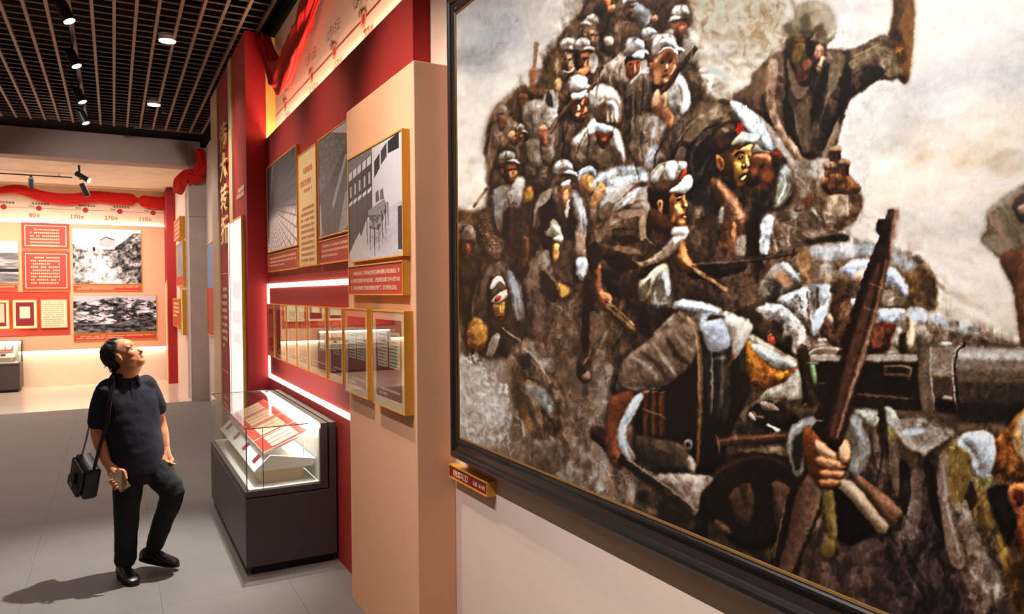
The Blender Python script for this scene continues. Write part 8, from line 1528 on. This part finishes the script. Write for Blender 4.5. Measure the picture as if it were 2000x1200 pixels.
# ------------------------------------------------------------------ the large oil painting
# design sheet -> canvas: constant projective map from canvas metres (y along the wall, z up) to sheet units
SHEET = np.array([(264.86455301, -43.20676173, 3523.18788810), (686.02305397, -1964.64422179, 4447.39292221), (1.19308357, -0.02900576, 1.00000000)])
CAN_Y0, CAN_Y1, CAN_Z0, CAN_Z1, CAN_X = 3.222, -0.62, 1.300, 3.318, 1.457
def build_painting():
    S = make_painting()
    pt = thing('large_painting', (1.55, (CAN_Y0 + CAN_Y1) / 2, 1.19), 'huge dark-framed oil painting of soldiers with rifles crossing a river', 'painting')
    # columns: denser towards the near end
    su = np.linspace(889, 2003, 800)
    X = lambda y: (SHEET[0, 0] * y + SHEET[0, 1] * 2.0 + SHEET[0, 2]) / (SHEET[2, 0] * y + SHEET[2, 1] * 2.0 + SHEET[2, 2])
    yy = np.linspace(CAN_Y0, 0.70, 4000); xs = X(yy)
    cols = np.interp(su, xs, yy); cols[0] = CAN_Y0
    cols = np.concatenate([cols[cols <= CAN_Y0 + 1e-9], np.linspace(cols[-1], CAN_Y1, 150)[1:]])
    rows = np.concatenate([np.linspace(CAN_Z1, 2.62, 230)[:-1], np.linspace(2.62, CAN_Z0, 680)])
    Yg, Zg = np.meshgrid(cols, rows)
    Ys = np.where(Yg < 0.725, 0.725 + (0.725 - Yg), Yg)             # beyond the sheet the picture folds back
    w = SHEET[2, 0] * Ys + SHEET[2, 1] * Zg + SHEET[2, 2]
    px = (SHEET[0, 0] * Ys + SHEET[0, 1] * Zg + SHEET[0, 2]) / w - PX0; py = (SHEET[1, 0] * Ys + SHEET[1, 1] * Zg + SHEET[1, 2]) / w - PY0
    py = np.where(py < 0, -py, py); py = np.where(py > S.H - 2, 2 * (S.H - 2) - py, py)
    px = np.clip(px, 0, S.W - 1.01); py = np.clip(py, 0, S.H - 1.01)
    x0 = px.astype(int); y0 = py.astype(int); fx = (px - x0)[..., None]; fy = (py - y0)[..., None]; a = S.a
    img = (a[y0, x0] * (1 - fx) + a[y0, x0 + 1] * fx) * (1 - fy) + (a[y0 + 1, x0] * (1 - fx) + a[y0 + 1, x0 + 1] * fx) * fy
    off = wloc(pt)
    P = np.stack([np.full_like(Yg, CAN_X) - off[0], Yg - off[1], Zg - off[2]], -1)
    cv = gridmesh('canvas', P, img, printmat('oil_paint', 0.42, 0.16), pt)
    MB().box(1.462, 1.545, CAN_Y1 - 0.02, CAN_Y0 + 0.02, CAN_Z0 - 0.02, CAN_Z1 + 0.02).build('stretcher', M_WBOARD, pt)
    # frame: four mitred rails swept from one profile (s = distance inwards from the outer edge, h = height off the wall)
    M_FRAME = mat('black_frame_lacquer', (34, 27, 24), 0.32, var=0.10, scale=14, bump=0.05, bscale=120, coat=0.3)
    M_LIP = mat('dull_gilt', (150, 112, 62), 0.4, metal=0.6, var=0.12, scale=30)
    prof = [(0.0, 0.0), (0.0, 0.082), (0.006, 0.092), (0.018, 0.099), (0.032, 0.100), (0.042, 0.094), (0.046, 0.087), (0.052, 0.086), (0.070, 0.080), (0.082, 0.082), (0.086, 0.090), (0.094, 0.098), (0.104, 0.099), (0.110, 0.093)]
    lip = [(0.110, 0.093), (0.114, 0.097), (0.120, 0.095), (0.124, 0.088), (0.126, 0.080)]
    W_ = 0.126
    oy0, oy1, oz0, oz1 = CAN_Y0 + W_ - 0.004, CAN_Y1 - W_ + 0.004, CAN_Z0 - W_ + 0.004, CAN_Z1 + W_ - 0.004
    def corner(k, s):                       # 0 bottom far, 1 bottom near, 2 top near, 3 top far
        y = (oy0 - s) if k in (0, 3) else (oy1 + s); z = (oz0 + s) if k in (0, 1) else (oz1 - s)
        return y, z
    for k in range(4):
        rail = None
        for pr, nm, m in ((prof, 'frame_rail', M_FRAME), (lip, 'gilt_lip', M_LIP)):
            mb = MB(); n = len(pr)
            for kk in (k, (k + 1) % 4):
                for s, h in pr:
                    y, z = corner(kk, s); mb.v.append((1.55 - h, y, z))
            mb.f = [(i, i + 1, n + i + 1, n + i) for i in range(n - 1)]
            o = mb.build(nm, m, rail if rail is not None else pt, smooth=False)
            if rail is None: rail = o
build_painting()

# ------------------------------------------------------------------ the visitor
def oval_ring(c, A, B, a, b, n=28, e=1.0):
    c = Vector(c); out = []
    for k in range(n):
        t = 2 * math.pi * k / n; ct, st = math.cos(t), math.sin(t)
        ct = math.copysign(abs(ct) ** e, ct); st = math.copysign(abs(st) ** e, st)
        out.append(c + A * (a * ct) + B * (b * st))
    return out
def loft(mb, rings):
    n = len(rings[0]); base = len(mb.v)
    for r in rings: mb.v += [tuple(p) for p in r]
    for i in range(len(rings) - 1):
        for j in range(n):
            a0 = base + i * n + j; a1 = base + i * n + (j + 1) % n
            mb.f.append((a0, a1, a1 + n, a0 + n))
    mb.f.append(tuple(base + j for j in range(n))[::-1]); e = base + (len(rings) - 1) * n
    mb.f.append(tuple(e + j for j in range(n)))
    return mb
def limb(mb, pts, n=16, sub=3):
    """smooth tapered tube with round ends; pts = [(point, radius)...]"""
    P = [Vector(p) for p, r in pts]; Rr = [r for p, r in pts]; path = []; rad = []
    for k in range(len(P) - 1):
        p0 = P[max(k - 1, 0)]; p1 = P[k]; p2 = P[k + 1]; p3 = P[min(k + 2, len(P) - 1)]
        for s in range(sub):
            t = s / sub
            path.append(0.5 * ((2 * p1) + (p2 - p0) * t + (2 * p0 - 5 * p1 + 4 * p2 - p3) * t * t + (3 * p1 - p0 - 3 * p2 + p3) * t ** 3)); rad.append(Rr[k] * (1 - t) + Rr[k + 1] * t)
    path.append(P[-1]); rad.append(Rr[-1])
    d0 = (path[0] - path[1]).normalized(); d1 = (path[-1] - path[-2]).normalized()
    path = [path[0] + d0 * rad[0] * 0.9, path[0] + d0 * rad[0] * 0.5] + path + [path[-1] + d1 * rad[-1] * 0.5, path[-1] + d1 * rad[-1] * 0.9]
    rad = [rad[0] * 0.4, rad[0] * 0.85] + rad + [rad[-1] * 0.85, rad[-1] * 0.4]
    return mb.tube(path, rad, n)
def ball(mb, c, A, B, C_, ra, rb, rc, n=14, m=10):
    c = Vector(c); rings = []
    for i in range(1, m):
        ph = math.pi * i / m
        rings.append(oval_ring(c + C_ * (rc * math.cos(ph)), A, B, ra * math.sin(ph), rb * math.sin(ph), n))
    return loft(mb, rings)
def fused(mb, name, m, parent, voxel, smooth=3, disp=None):
    """fuse overlapping forms into one continuous skin"""
    o = mb.build(name, m, parent, smooth=True)
    bpy.context.view_layer.objects.active = o
    bm = bmesh.new(); bm.from_mesh(o.data); bmesh.ops.recalc_face_normals(bm, faces=bm.faces[:]); bm.to_mesh(o.data); bm.free()
    md = o.modifiers.new('fuse', 'REMESH'); md.mode = 'VOXEL'; md.voxel_size = voxel; md.use_smooth_shade = True
    if smooth:
        ms = o.modifiers.new('soften', 'SMOOTH'); ms.factor = 0.5; ms.iterations = smooth
    if disp:
        tx = bpy.data.textures.new(name + '_folds', 'CLOUDS'); tx.noise_scale = disp[1]; tx.noise_depth = 2
        dm = o.modifiers.new('folds', 'DISPLACE'); dm.texture = tx; dm.strength = disp[0]; dm.mid_level = 0.5; dm.texture_coords = 'LOCAL'
    dg = bpy.context.evaluated_depsgraph_get()
    me = bpy.data.meshes.new_from_object(o.evaluated_get(dg))
    old = o.data; o.modifiers.clear(); o.data = me; bpy.data.meshes.remove(old); me.name = name
    me.shade_smooth()
    return o

def build_person():
    pr = thing('person', (0.13, 5.82, 0.0), 'man in navy polo shirt and black trousers looking up, holding a phone', 'person')
    V = Vector; F = V((0.36, -0.933, 0)).normalized(); L = V((0.933, 0.36, 0)).normalized(); U = V((0, 0, 1))
    M_SKIN = mat('skin', (204, 136, 92), 0.5, var=0.06, scale=30)
    M_HAIR = mat('dark_hair', (24, 18, 16), 0.5, var=0.25, scale=120)
    M_POLO = mat('navy_polo_knit', (17, 18, 38), 0.85, var=0.10, scale=60, bump=0.15, bscale=900)
    M_TROU = mat('black_trouser_cloth', (17, 16, 18), 0.85, var=0.10, scale=50)
    M_SHOE = mat('black_shoe_leather', (26, 22, 20), 0.35, var=0.15, scale=40)
    M_SOLE = mat('dark_shoe_sole', (20, 17, 16), 0.7)
    M_BAG = mat('black_bag_leather', (22, 19, 18), 0.38, var=0.15, scale=30)
    # --- head frame
    hf = V((0.92, -0.39, 0)).normalized(); pitch = math.radians(30)
    Hf = hf * math.cos(pitch) + U * math.sin(pitch); HL = U.cross(hf).normalized(); Hu = Hf.cross(HL).normalized()
    H0 = V((0.062, 5.880, 1.562)); S_ = 1.10
    def hp(f, l, u): return H0 + Hf * (f * S_) + HL * (l * S_) + Hu * (u * S_)
    hb = MB(); nb = V((0.055, 5.905, 1.375))
    ball(hb, hp(-0.012, 0, 0.030), HL, Hf, Hu, 0.076 * S_, 0.094 * S_, 0.094 * S_, 22, 14)       # skull
    ball(hb, hp(0.026, 0, -0.030), HL, Hf, Hu, 0.060 * S_, 0.066 * S_, 0.082 * S_, 20, 12)       # face
    ball(hb, hp(0.036, 0, 0.045), HL, Hf, Hu, 0.062 * S_, 0.050 * S_, 0.052 * S_, 18, 10)        # forehead
    ball(hb, hp(0.060, 0, -0.080), HL, Hf, Hu, 0.036 * S_, 0.036 * S_, 0.032 * S_, 14, 8)        # chin
    for s in (-1, 1):
        ball(hb, hp(0.050, s * 0.030, -0.018), HL, Hf, Hu, 0.030 * S_, 0.034 * S_, 0.036 * S_, 14, 8)   # cheeks
        ball(hb, hp(0.024, s * 0.042, -0.050), HL, Hf, Hu, 0.024 * S_, 0.046 * S_, 0.036 * S_, 12, 8)   # jaw
    limb(hb, [(hp(-0.012, 0, -0.035), 0.062), (hp(0.004, 0, -0.085), 0.062), (V((0.062, 5.885, 1.43)), 0.064), (nb, 0.067)], 18)
    tmp = fused(hb, 'head_form', M_SKIN, pr, 0.005, 16)
    b = MB(); off_ = wloc(pr)
    b.add([tuple(v.co + off_) for v in tmp.data.vertices], [tuple(q.vertices) for q in tmp.data.polygons])
    bpy.data.objects.remove(tmp)
    for s in (-1, 1):
        ball(b, hp(0.066, s * 0.030, 0.030), HL, Hf, Hu, 0.026 * S_, 0.013 * S_, 0.009 * S_, 12, 8)    # brow ridge
        ball(b, hp(0.084, s * 0.011, -0.031), HL, Hf, Hu, 0.011 * S_, 0.013 * S_, 0.010 * S_, 10, 6)   # nostril wing
        ball(b, hp(-0.010, s * 0.072, 0.0), HL, Hf, Hu, 0.011 * S_, 0.020 * S_, 0.032 * S_, 12, 8)     # ear
        ball(b, hp(-0.004, s * 0.077, -0.012), HL, Hf, Hu, 0.008 * S_, 0.013 * S_, 0.019 * S_, 10, 8)
    limb(b, [(hp(0.070, 0, 0.020), 0.011), (hp(0.088, 0, -0.008), 0.013), (hp(0.101, 0, -0.026), 0.0155)], 10)   # nose
    ball(b, hp(0.082, 0, -0.054), HL, Hf, Hu, 0.022 * S_, 0.012 * S_, 0.0085 * S_, 12, 6)       # lips
    ball(b, hp(0.080, 0, -0.068), HL, Hf, Hu, 0.019 * S_, 0.012 * S_, 0.0085 * S_, 12, 6)
    # --- trunk and legs under the clothes keep the body one piece
    limb(b, [(nb, 0.07), (V((0.075, 5.885, 1.25)), 0.095), (V((0.10, 5.868, 1.0)), 0.095), (V((0.135, 5.858, 0.86)), 0.09)], 16)
    sR, sL = V((-0.072, 5.830, 1.335)), V((0.222, 5.955, 1.335))
    limb(b, [(sR, 0.036), (V((0.07, 5.89, 1.34)), 0.05), (sL, 0.034)], 12)
    for hip, kn, an in ((V((0.07, 5.845, 0.88)), V((0.053, 5.775, 0.466)), V((0.04, 5.845, 0.09))), (V((0.205, 5.87, 0.88)), V((0.348, 5.770, 0.568)), V((0.232, 5.892, 0.205)))):
        limb(b, [(V((0.135, 5.858, 0.88)), 0.07), (hip, 0.07), (kn, 0.05), (an, 0.036)], 12)
    # --- arms
    eR, wR = V((-0.118, 5.846, 1.060)), V((-0.062, 5.742, 0.848))
    limb(b, [(sR, 0.040), (V((-0.105, 5.85, 1.20)), 0.042), (eR, 0.042), (V((-0.098, 5.80, 0.97)), 0.043), (V((-0.078, 5.765, 0.90)), 0.035), (wR, 0.029)], 16)
    eL, wL = V((0.285, 5.945, 1.052)), V((0.312, 5.868, 0.890))
    limb(b, [(sL, 0.038), (V((0.256, 5.94, 1.20)), 0.040), (eL, 0.041), (V((0.300, 5.91, 0.97)), 0.040), (wL, 0.028)], 16)
    # right hand closed round the phone
    ph = V((0.014, 5.655, 0.732))                                   # phone centre
    pa = V((0.46, -0.30, -0.80)).normalized()                       # long axis, down and forward
    camdir = (V((0, 0, 2.0)) - ph).normalized()
    pn = (camdir + V((-0.25, 0, 0.15))); pn = (pn - pa * pn.dot(pa)).normalized()      # screen-back faces the viewer
    pb = pn.cross(pa).normalized()                                  # across the phone
    if pb.x < 0: pb = -pb
    palm = ph - pa * 0.060 - pn * 0.022
    limb(b, [(wR, 0.027), (wR * 0.5 + palm * 0.5, 0.030), (palm, 0.030)], 14)
    for k in (-1, 0, 1): limb(b, [(wR * 0.4 + palm * 0.6 + pb * 0.016 * k, 0.020), (palm + pb * 0.024 * k + pa * 0.022, 0.016)], 10)
    for k, (s0, ln) in enumerate(((0.030, 0.9), (0.008, 1.0), (-0.014, 0.96), (-0.034, 0.8))):
        # four fingers: from the knuckles behind the phone round its lower edge on to the face
        k0 = ph - pn * 0.020 + pa * (s0 - 0.012) - pb * 0.016
        k1 = ph - pn * 0.017 + pa * (s0 - 0.002) - pb * 0.047
        k2 = ph + pn * 0.008 + pa * (s0 + 0.004) - pb * 0.051
        k3 = ph + pn * 0.015 + pa * (s0 + 0.006) - pb * (0.051 - 0.024 * ln)
        limb(b, [(palm + pb * (0.020 - 0.018 * k) * 0.6, 0.012), (k0, 0.0105), (k1, 0.0098), (k2, 0.0088), (k3, 0.0076)], 9)
    limb(b, [(palm + pb * 0.022 - pa * 0.012, 0.014), (ph - pa * 0.040 + pb * 0.050 - pn * 0.004, 0.0125), (ph - pa * 0.008 + pb * 0.048 + pn * 0.004, 0.0105), (ph + pa * 0.018 + pb * 0.041 + pn * 0.012, 0.0085)], 10)   # thumb along the other edge
    # left hand hanging beside the thigh, slightly curled
    hd = V((0.10, -0.42, -0.90)).normalized(); ha = V((0.5, 0.80, -0.3)); ha = (ha - hd * ha.dot(hd)).normalized(); hn = hd.cross(ha).normalized()
    p0 = wL + hd * 0.045
    limb(b, [(wL, 0.026), (p0, 0.030), (p0 + hd * 0.035, 0.028)], 12)
    for k, (off, ln) in enumerate(((0.030, 0.92), (0.010, 1.0), (-0.010, 0.95), (-0.029, 0.78))):
        q = p0 + hd * 0.045 + ha * off
        limb(b, [(p0 + ha * off * 0.8, 0.012), (q, 0.0105), (q + (hd * 0.9 + hn * 0.25) * 0.032 * ln, 0.0095), (q + (hd * 1.5 + hn * 0.75) * 0.030 * ln, 0.0085), (q + (hd * 1.75 + hn * 1.3) * 0.030 * ln, 0.0072)], 9)
    limb(b, [(p0 + ha * 0.022 - hd * 0.015, 0.014), (p0 + ha * 0.046 + hd * 0.012, 0.012), (p0 + ha * 0.050 + hd * 0.040 + hn * 0.01, 0.0105), (p0 + ha * 0.044 + hd * 0.060 + hn * 0.02, 0.0085)], 10)
    body = fused(b, 'body', M_SKIN, pr, 0.0042, 2)
    # --- face details
    for s in (-1, 1):
        ball(MB(), hp(0.0715, s * 0.031, 0.010), HL, Hf, Hu, 0.015 * S_, 0.005 * S_, 0.0035 * S_, 10, 6).build('eye', mat('eye_dark', (18, 12, 10), 0.2), pr, smooth=True)
        mb = MB(); limb(mb, [(hp(0.0790, s * 0.014, 0.030), 0.003), (hp(0.0780, s * 0.030, 0.036), 0.0042), (hp(0.066, s * 0.050, 0.032), 0.0028)], 8); mb.build('eyebrow', M_HAIR, pr, smooth=True)
        ball(MB(), hp(0.0950, s * 0.0085, -0.039), HL, Hf, Hu, 0.0045, 0.005, 0.003, 8, 6).build('nostril', mat('nostril_shade', (70, 34, 22), 0.7), pr, smooth=True)
    ball(MB(), hp(0.0905, 0, -0.0610), HL, Hf, Hu, 0.020 * S_, 0.0055 * S_, 0.0022 * S_, 12, 6).build('mouth', mat('mouth_line', (96, 42, 34), 0.6), pr, smooth=True)
    # --- hair: a cap of tufts that leaves the forehead, ears and neck free
    rnd = random.Random(4); mb = MB(); n, m = 56, 36; pts = {}
    c0 = (-0.030, 0.0, 0.034)
    for i in range(m + 1):
        ph_ = math.pi * i / m
        for j in range(n):
            t = 2 * math.pi * j / n
            f = c0[0] + 0.092 * math.sin(ph_) * math.cos(t); l = 0.081 * math.sin(ph_) * math.sin(t); u = c0[2] + 0.098 * math.cos(ph_)
            k = 1 + 0.05 * math.sin(9 * t + 3 * math.sin(5 * ph_)) + 0.045 * rnd.random() + (0.07 if f < -0.08 else 0)
            f = c0[0] + (f - c0[0]) * k; l *= k; u = c0[2] + (u - c0[2]) * k
            pts[(i, j)] = (f, l, u)
    ok = lambda q: (q[2] > 0.0 and q[0] < -0.008 + 0.46 * q[2]) or (-0.085 < q[2] <= 0.0 and q[0] < -0.034)
    idx = {}
    def vid(key):
        if key not in idx:
            idx[key] = len(mb.v); q = pts[key]; mb.v.append(tuple(hp(*q)))
        return idx[key]
    for i in range(m):
        for j in range(n):
            ks = [(i, j), (i + 1, j), (i + 1, (j + 1) % n), (i, (j + 1) % n)]
            if all(ok(pts[k]) for k in ks): mb.f.append(tuple(vid(k) for k in ks))
    hair = mb.build('hair', M_HAIR, pr, smooth=True)
    so = hair.modifiers.new('thick', 'SOLIDIFY'); so.thickness = 0.022; so.offset = -1
    for k in range(46):                                          # loose locks at the back and crown
        t = rnd.random(); l = (rnd.random() - .5) * 0.12
        a0 = (-0.10 + 0.09 * t * t, l, -0.06 + 0.19 * t); dirv = (-0.035 + 0.01 * rnd.random(), 0.02 * (rnd.random() - .5), -0.012 + 0.02 * rnd.random())
        mb = MB(); mb.tube([hp(*a0), hp(a0[0] + dirv[0] * .5, a0[1] + dirv[1] * .5, a0[2] + dirv[2] * .3), hp(a0[0] + dirv[0], a0[1] + dirv[1], a0[2] + dirv[2])], [0.007, 0.005, 0.001], 5)
        if k == 0: locks = MB()
        locks.add(mb.v, mb.f)
    tag(locks.build('hair_locks', M_HAIR, pr, smooth=True), kind='stuff')
    # --- polo shirt
    b = MB(); rings = []
    for z, x, y, a, d in ((0.735, 0.138, 5.850, 0.196, 0.150), (0.80, 0.132, 5.852, 0.192, 0.150), (0.90, 0.120, 5.856, 0.188, 0.152), (1.00, 0.106, 5.862, 0.188, 0.148), (1.12, 0.090, 5.872, 0.196, 0.138), (1.24, 0.078, 5.882, 0.200, 0.124), (1.32, 0.073, 5.890, 0.186, 0.106), (1.375, 0.066, 5.897, 0.140, 0.086), (1.41, 0.060, 5.903, 0.086, 0.076)):
        rings.append(oval_ring((x, y, z), L, F, a, d, 36, 0.92))
    loft(b, rings)
    limb(b, [(V((-0.03, 5.868, 1.345)), 0.070), (sR + V((0.010, 0, -0.008)), 0.066), (V((-0.100, 5.85, 1.22)), 0.062), (V((-0.114, 5.848, 1.110)), 0.062)], 18)
    limb(b, [(V((0.19, 5.925, 1.345)), 0.070), (sL + V((-0.014, 0, -0.008)), 0.064), (V((0.256, 5.94, 1.22)), 0.060), (V((0.272, 5.944, 1.160)), 0.060)], 18)
    shirt = fused(b, 'polo_shirt', M_POLO, pr, 0.008, 3, (0.014, 0.13))
    # collar: two flaps round the neck, open in front
    mb = MB(); n = 34; nc = V((0.058, 5.898, 1.405))
    for k in range(n):
        t = math.radians(28 + (360 - 56) * k / (n - 1)); d = F * math.cos(t) + L * math.sin(t)
        e = min(k, n - 1 - k) / 4.0; pt_ = 0.018 * max(0, 1 - e)
        lift = 0.020 * (0.5 - 0.5 * math.cos(t))
        mb.v += [tuple(nc + d * 0.068 + U * (0.030 + lift)), tuple(nc + d * 0.074 + U * (0.034 + lift)), tuple(nc + d * (0.108 + pt_) + U * (-0.022 + lift * .5 - pt_ * 1.6)), tuple(nc + d * (0.103 + pt_) + U * (-0.027 + lift * .5 - pt_ * 1.6))]
    for k in range(n - 1):
        for j in range(4): mb.f.append((k * 4 + j, k * 4 + (j + 1) % 4, (k + 1) * 4 + (j + 1) % 4, (k + 1) * 4 + j))
    mb.build('collar', M_POLO, pr, smooth=True)
    mb = MB(); pc = V((0.075, 5.885, 0))
    for k in range(4): 
        z0 = 1.385 - 0.045 * k; z1 = z0 - 0.047; r0 = 0.085 + 0.011 * k; r1 = r0 + 0.011
        for w0, w1 in ((-0.015, 0.015),): mb.hexa([pc + F * r1 + L * w0 + U * z1, pc + F * (r1 + .006) + L * w0 + U * z1, pc + F * (r1 + .006) + L * w1 + U * z1, pc + F * r1 + L * w1 + U * z1, pc + F * r0 + L * w0 + U * z0, pc + F * (r0 + .006) + L * w0 + U * z0, pc + F * (r0 + .006) + L * w1 + U * z0, pc + F * r0 + L * w1 + U * z0])
    mb.build('placket', M_POLO, pr)
    # --- trousers
    b = MB()
    loft(b, [oval_ring((x, y, z), L, F, a, d, 30, 0.95) for z, x, y, a, d in ((0.66, 0.140, 5.850, 0.150, 0.118), (0.74, 0.140, 5.852, 0.172, 0.128), (0.84, 0.136, 5.855, 0.168, 0.126), (0.92, 0.128, 5.858, 0.162, 0.122))])
    limb(b, [(V((0.075, 5.845, 0.80)), 0.100), (V((0.066, 5.815, 0.64)), 0.096), (V((0.055, 5.780, 0.47)), 0.082), (V((0.048, 5.815, 0.28)), 0.074), (V((0.042, 5.840, 0.12)), 0.070)], 20)
    limb(b, [(V((0.21, 5.868, 0.80)), 0.100), (V((0.278, 5.815, 0.69)), 0.098), (V((0.344, 5.772, 0.572)), 0.084), (V((0.300, 5.835, 0.40)), 0.072), (V((0.232, 5.893, 0.175)), 0.062)], 20)
    fused(b, 'trousers', M_TROU, pr, 0.008, 3, (0.016, 0.10))
    # --- shoes
    for heel, toe, up in ((V((0.006, 5.880, 0.0)), V((0.098, 5.622, 0.0)), 0.0), (V((0.142, 5.985, 0.058)), V((0.372, 5.782, 0.030)), 0.0)):
        d = (toe - heel); ln = d.length; d.normalize(); s = V((-d.y, d.x, 0)).normalized(); up_ = d.cross(s) if d.cross(s).z > 0 else -d.cross(s)
        sh = thing_part = MB(); rings = []
        for t, w, h, lift in ((0.0, 0.022, 0.060, .012), (0.04, 0.034, 0.085, .012), (0.14, 0.040, 0.108, .012), (0.30, 0.040, 0.112, .012), (0.45, 0.042, 0.090, .012), (0.60, 0.047, 0.072, .012), (0.75, 0.050, 0.060, .012), (0.88, 0.046, 0.050, .014), (0.96, 0.034, 0.040, .016), (1.0, 0.018, 0.030, .018)):
            c = heel + d * (ln * t); rg = []
            for k in range(20):
                an = 2 * math.pi * k / 20; x = math.cos(an); y = math.sin(an)
                rg.append(c + s * (w * math.copysign(abs(x) ** .8, x)) + up_ * (lift + (h - lift) * (0.5 + 0.5 * math.copysign(abs(y) ** .75, y))))
            rings.append(rg)
        shoe = loft(sh, rings).build('shoe', M_SHOE, pr, smooth=True)
        mb = MB(); out0 = []; out1 = []
        for k in range(28):
            an = 2 * math.pi * k / 28; t = 0.5 + 0.53 * math.cos(an); w = (0.050 if t > .5 else 0.045) * math.copysign(abs(math.sin(an)) ** .7, math.sin(an))
            c = heel + d * (ln * t) + s * w
            out0.append(tuple(c)); out1.append(tuple(c + up_ * 0.018))
        mb.v = out0 + out1; n = 28; mb.f = [tuple(range(n))[::-1], tuple(range(n, 2 * n))] + [(k, (k + 1) % n, n + (k + 1) % n, n + k) for k in range(n)]
        mb.build('sole', M_SOLE, shoe)
        for k in range(4):
            t = 0.40 + 0.06 * k; h = 0.098 - 0.009 * k; c = heel + d * (ln * t) + up_ * (h + 0.002)
            MB().tube([c - s * 0.020, c + up_ * 0.004, c + s * 0.020], 0.0028, 6).build('lace', M_SOLE, shoe)
    # --- phone (held: a thing of its own)
    pt = thing('mobile_phone', ph - U * 0.06, 'pale metallic phone held low in the man\'s right hand', 'phone')
    def pbox(a0, a1, b0, b1, n0, n1):
        return MB().hexa([ph + pa * A_ + pb * B_ + pn * N_ for N_ in (n0, n1) for A_, B_ in ((a0, b0), (a1, b0), (a1, b1), (a0, b1))])
    pbox(-0.075, 0.075, -0.036, 0.036, -0.005, 0.004).build('phone_body', mat('phone_metal', (176, 140, 92), 0.3, metal=0.5), pt, bevel=0.004)
    pbox(-0.070, 0.070, -0.033, 0.033, 0.004, 0.0052).build('phone_case', mat('phone_case_print', (150, 132, 112), 0.4, var=0.4, scale=60), pt)
    # --- shoulder bag hanging at his right side
    bg = thing('shoulder_bag', (-0.20, 5.90, 0.60), 'black leather shoulder bag hanging from a long strap at the man\'s side', 'bag')
    e1 = V((0.30, -0.86, -0.40)).normalized(); e2 = V((0.93, 0.36, 0)); e2 = (e2 - e1 * e2.dot(e1)).normalized(); e3 = e2.cross(e1).normalized()
    if e3.z < 0: e3 = -e3
    bc = V((-0.192, 5.895, 0.742))
    def bbox(a0, a1, b0, b1, c0_, c1): return MB().hexa([bc + e1 * A_ + e2 * B_ + e3 * N_ for N_ in (c0_, c1) for A_, B_ in ((a0, b0), (a1, b0), (a1, b1), (a0, b1))])
    bbox(-0.125, 0.125, -0.045, 0.055, -0.125, 0.110).build('bag_body', M_BAG, bg, bevel=0.022)
    fl = bbox(-0.110, 0.105, -0.066, -0.044, -0.060, 0.092).build('flap', M_BAG, bg, bevel=0.010)
    bbox(-0.100, 0.095, -0.080, -0.046, -0.115, -0.030).build('front_pocket', M_BAG, bg, bevel=0.014)
    bbox(-0.020, 0.025, -0.086, -0.060, -0.085, 0.030).build('closing_strap', M_BAG, bg, bevel=0.006)
    bbox(-0.012, 0.016, -0.090, -0.084, -0.072, -0.040).build('buckle', mat('bag_buckle', (150, 140, 130), 0.3, metal=0.8), bg, bevel=0.002)
    bbox(-0.112, 0.112, -0.010, 0.012, 0.108, 0.114).build('zip', mat('zip_metal', (110, 104, 98), 0.35, metal=0.7), bg)
    MB().tube([bc - e1 * 0.10 - e3 * 0.125, bc - e1 * 0.10 - e3 * 0.165], 0.004, 6).build('zip_pull', M_SOLE, bg)
    sp = [bc - e1 * 0.115 + e3 * 0.095, V((-0.186, 5.955, 0.98)), V((-0.150, 5.955, 1.14)), V((-0.090, 5.945, 1.31)), V((-0.035, 5.915, 1.408)), V((-0.012, 5.855, 1.416)), V((-0.014, 5.782, 1.376)), V((-0.037, 5.730, 1.26)), V((-0.055, 5.716, 1.12)), V((-0.100, 5.728, 0.96)), bc + e1 * 0.115 + e3 * 0.10]
    mb = MB(); path = []
    for k in range(len(sp) - 1):
        p0 = sp[max(k - 1, 0)]; p1 = sp[k]; p2 = sp[k + 1]; p3 = sp[min(k + 2, len(sp) - 1)]
        for q in range(6):
            t = q / 6; path.append(0.5 * ((2 * p1) + (p2 - p0) * t + (2 * p0 - 5 * p1 + 4 * p2 - p3) * t * t + (3 * p1 - p0 - 3 * p2 + p3) * t ** 3))
    path.append(sp[-1]); rings = []
    for k, p in enumerate(path):
        t = (path[min(k + 1, len(path) - 1)] - path[max(k - 1, 0)]).normalized(); out = (p - V((0.08, 5.89, p.z))); out = (out - t * out.dot(t)).normalized(); w = t.cross(out).normalized()
        rings.append([p + w * 0.015 - out * 0.002, p + w * 0.015 + out * 0.002, p - w * 0.015 + out * 0.002, p - w * 0.015 - out * 0.002])
    loft(mb, rings).build('strap', M_BAG, bg)
build_person()
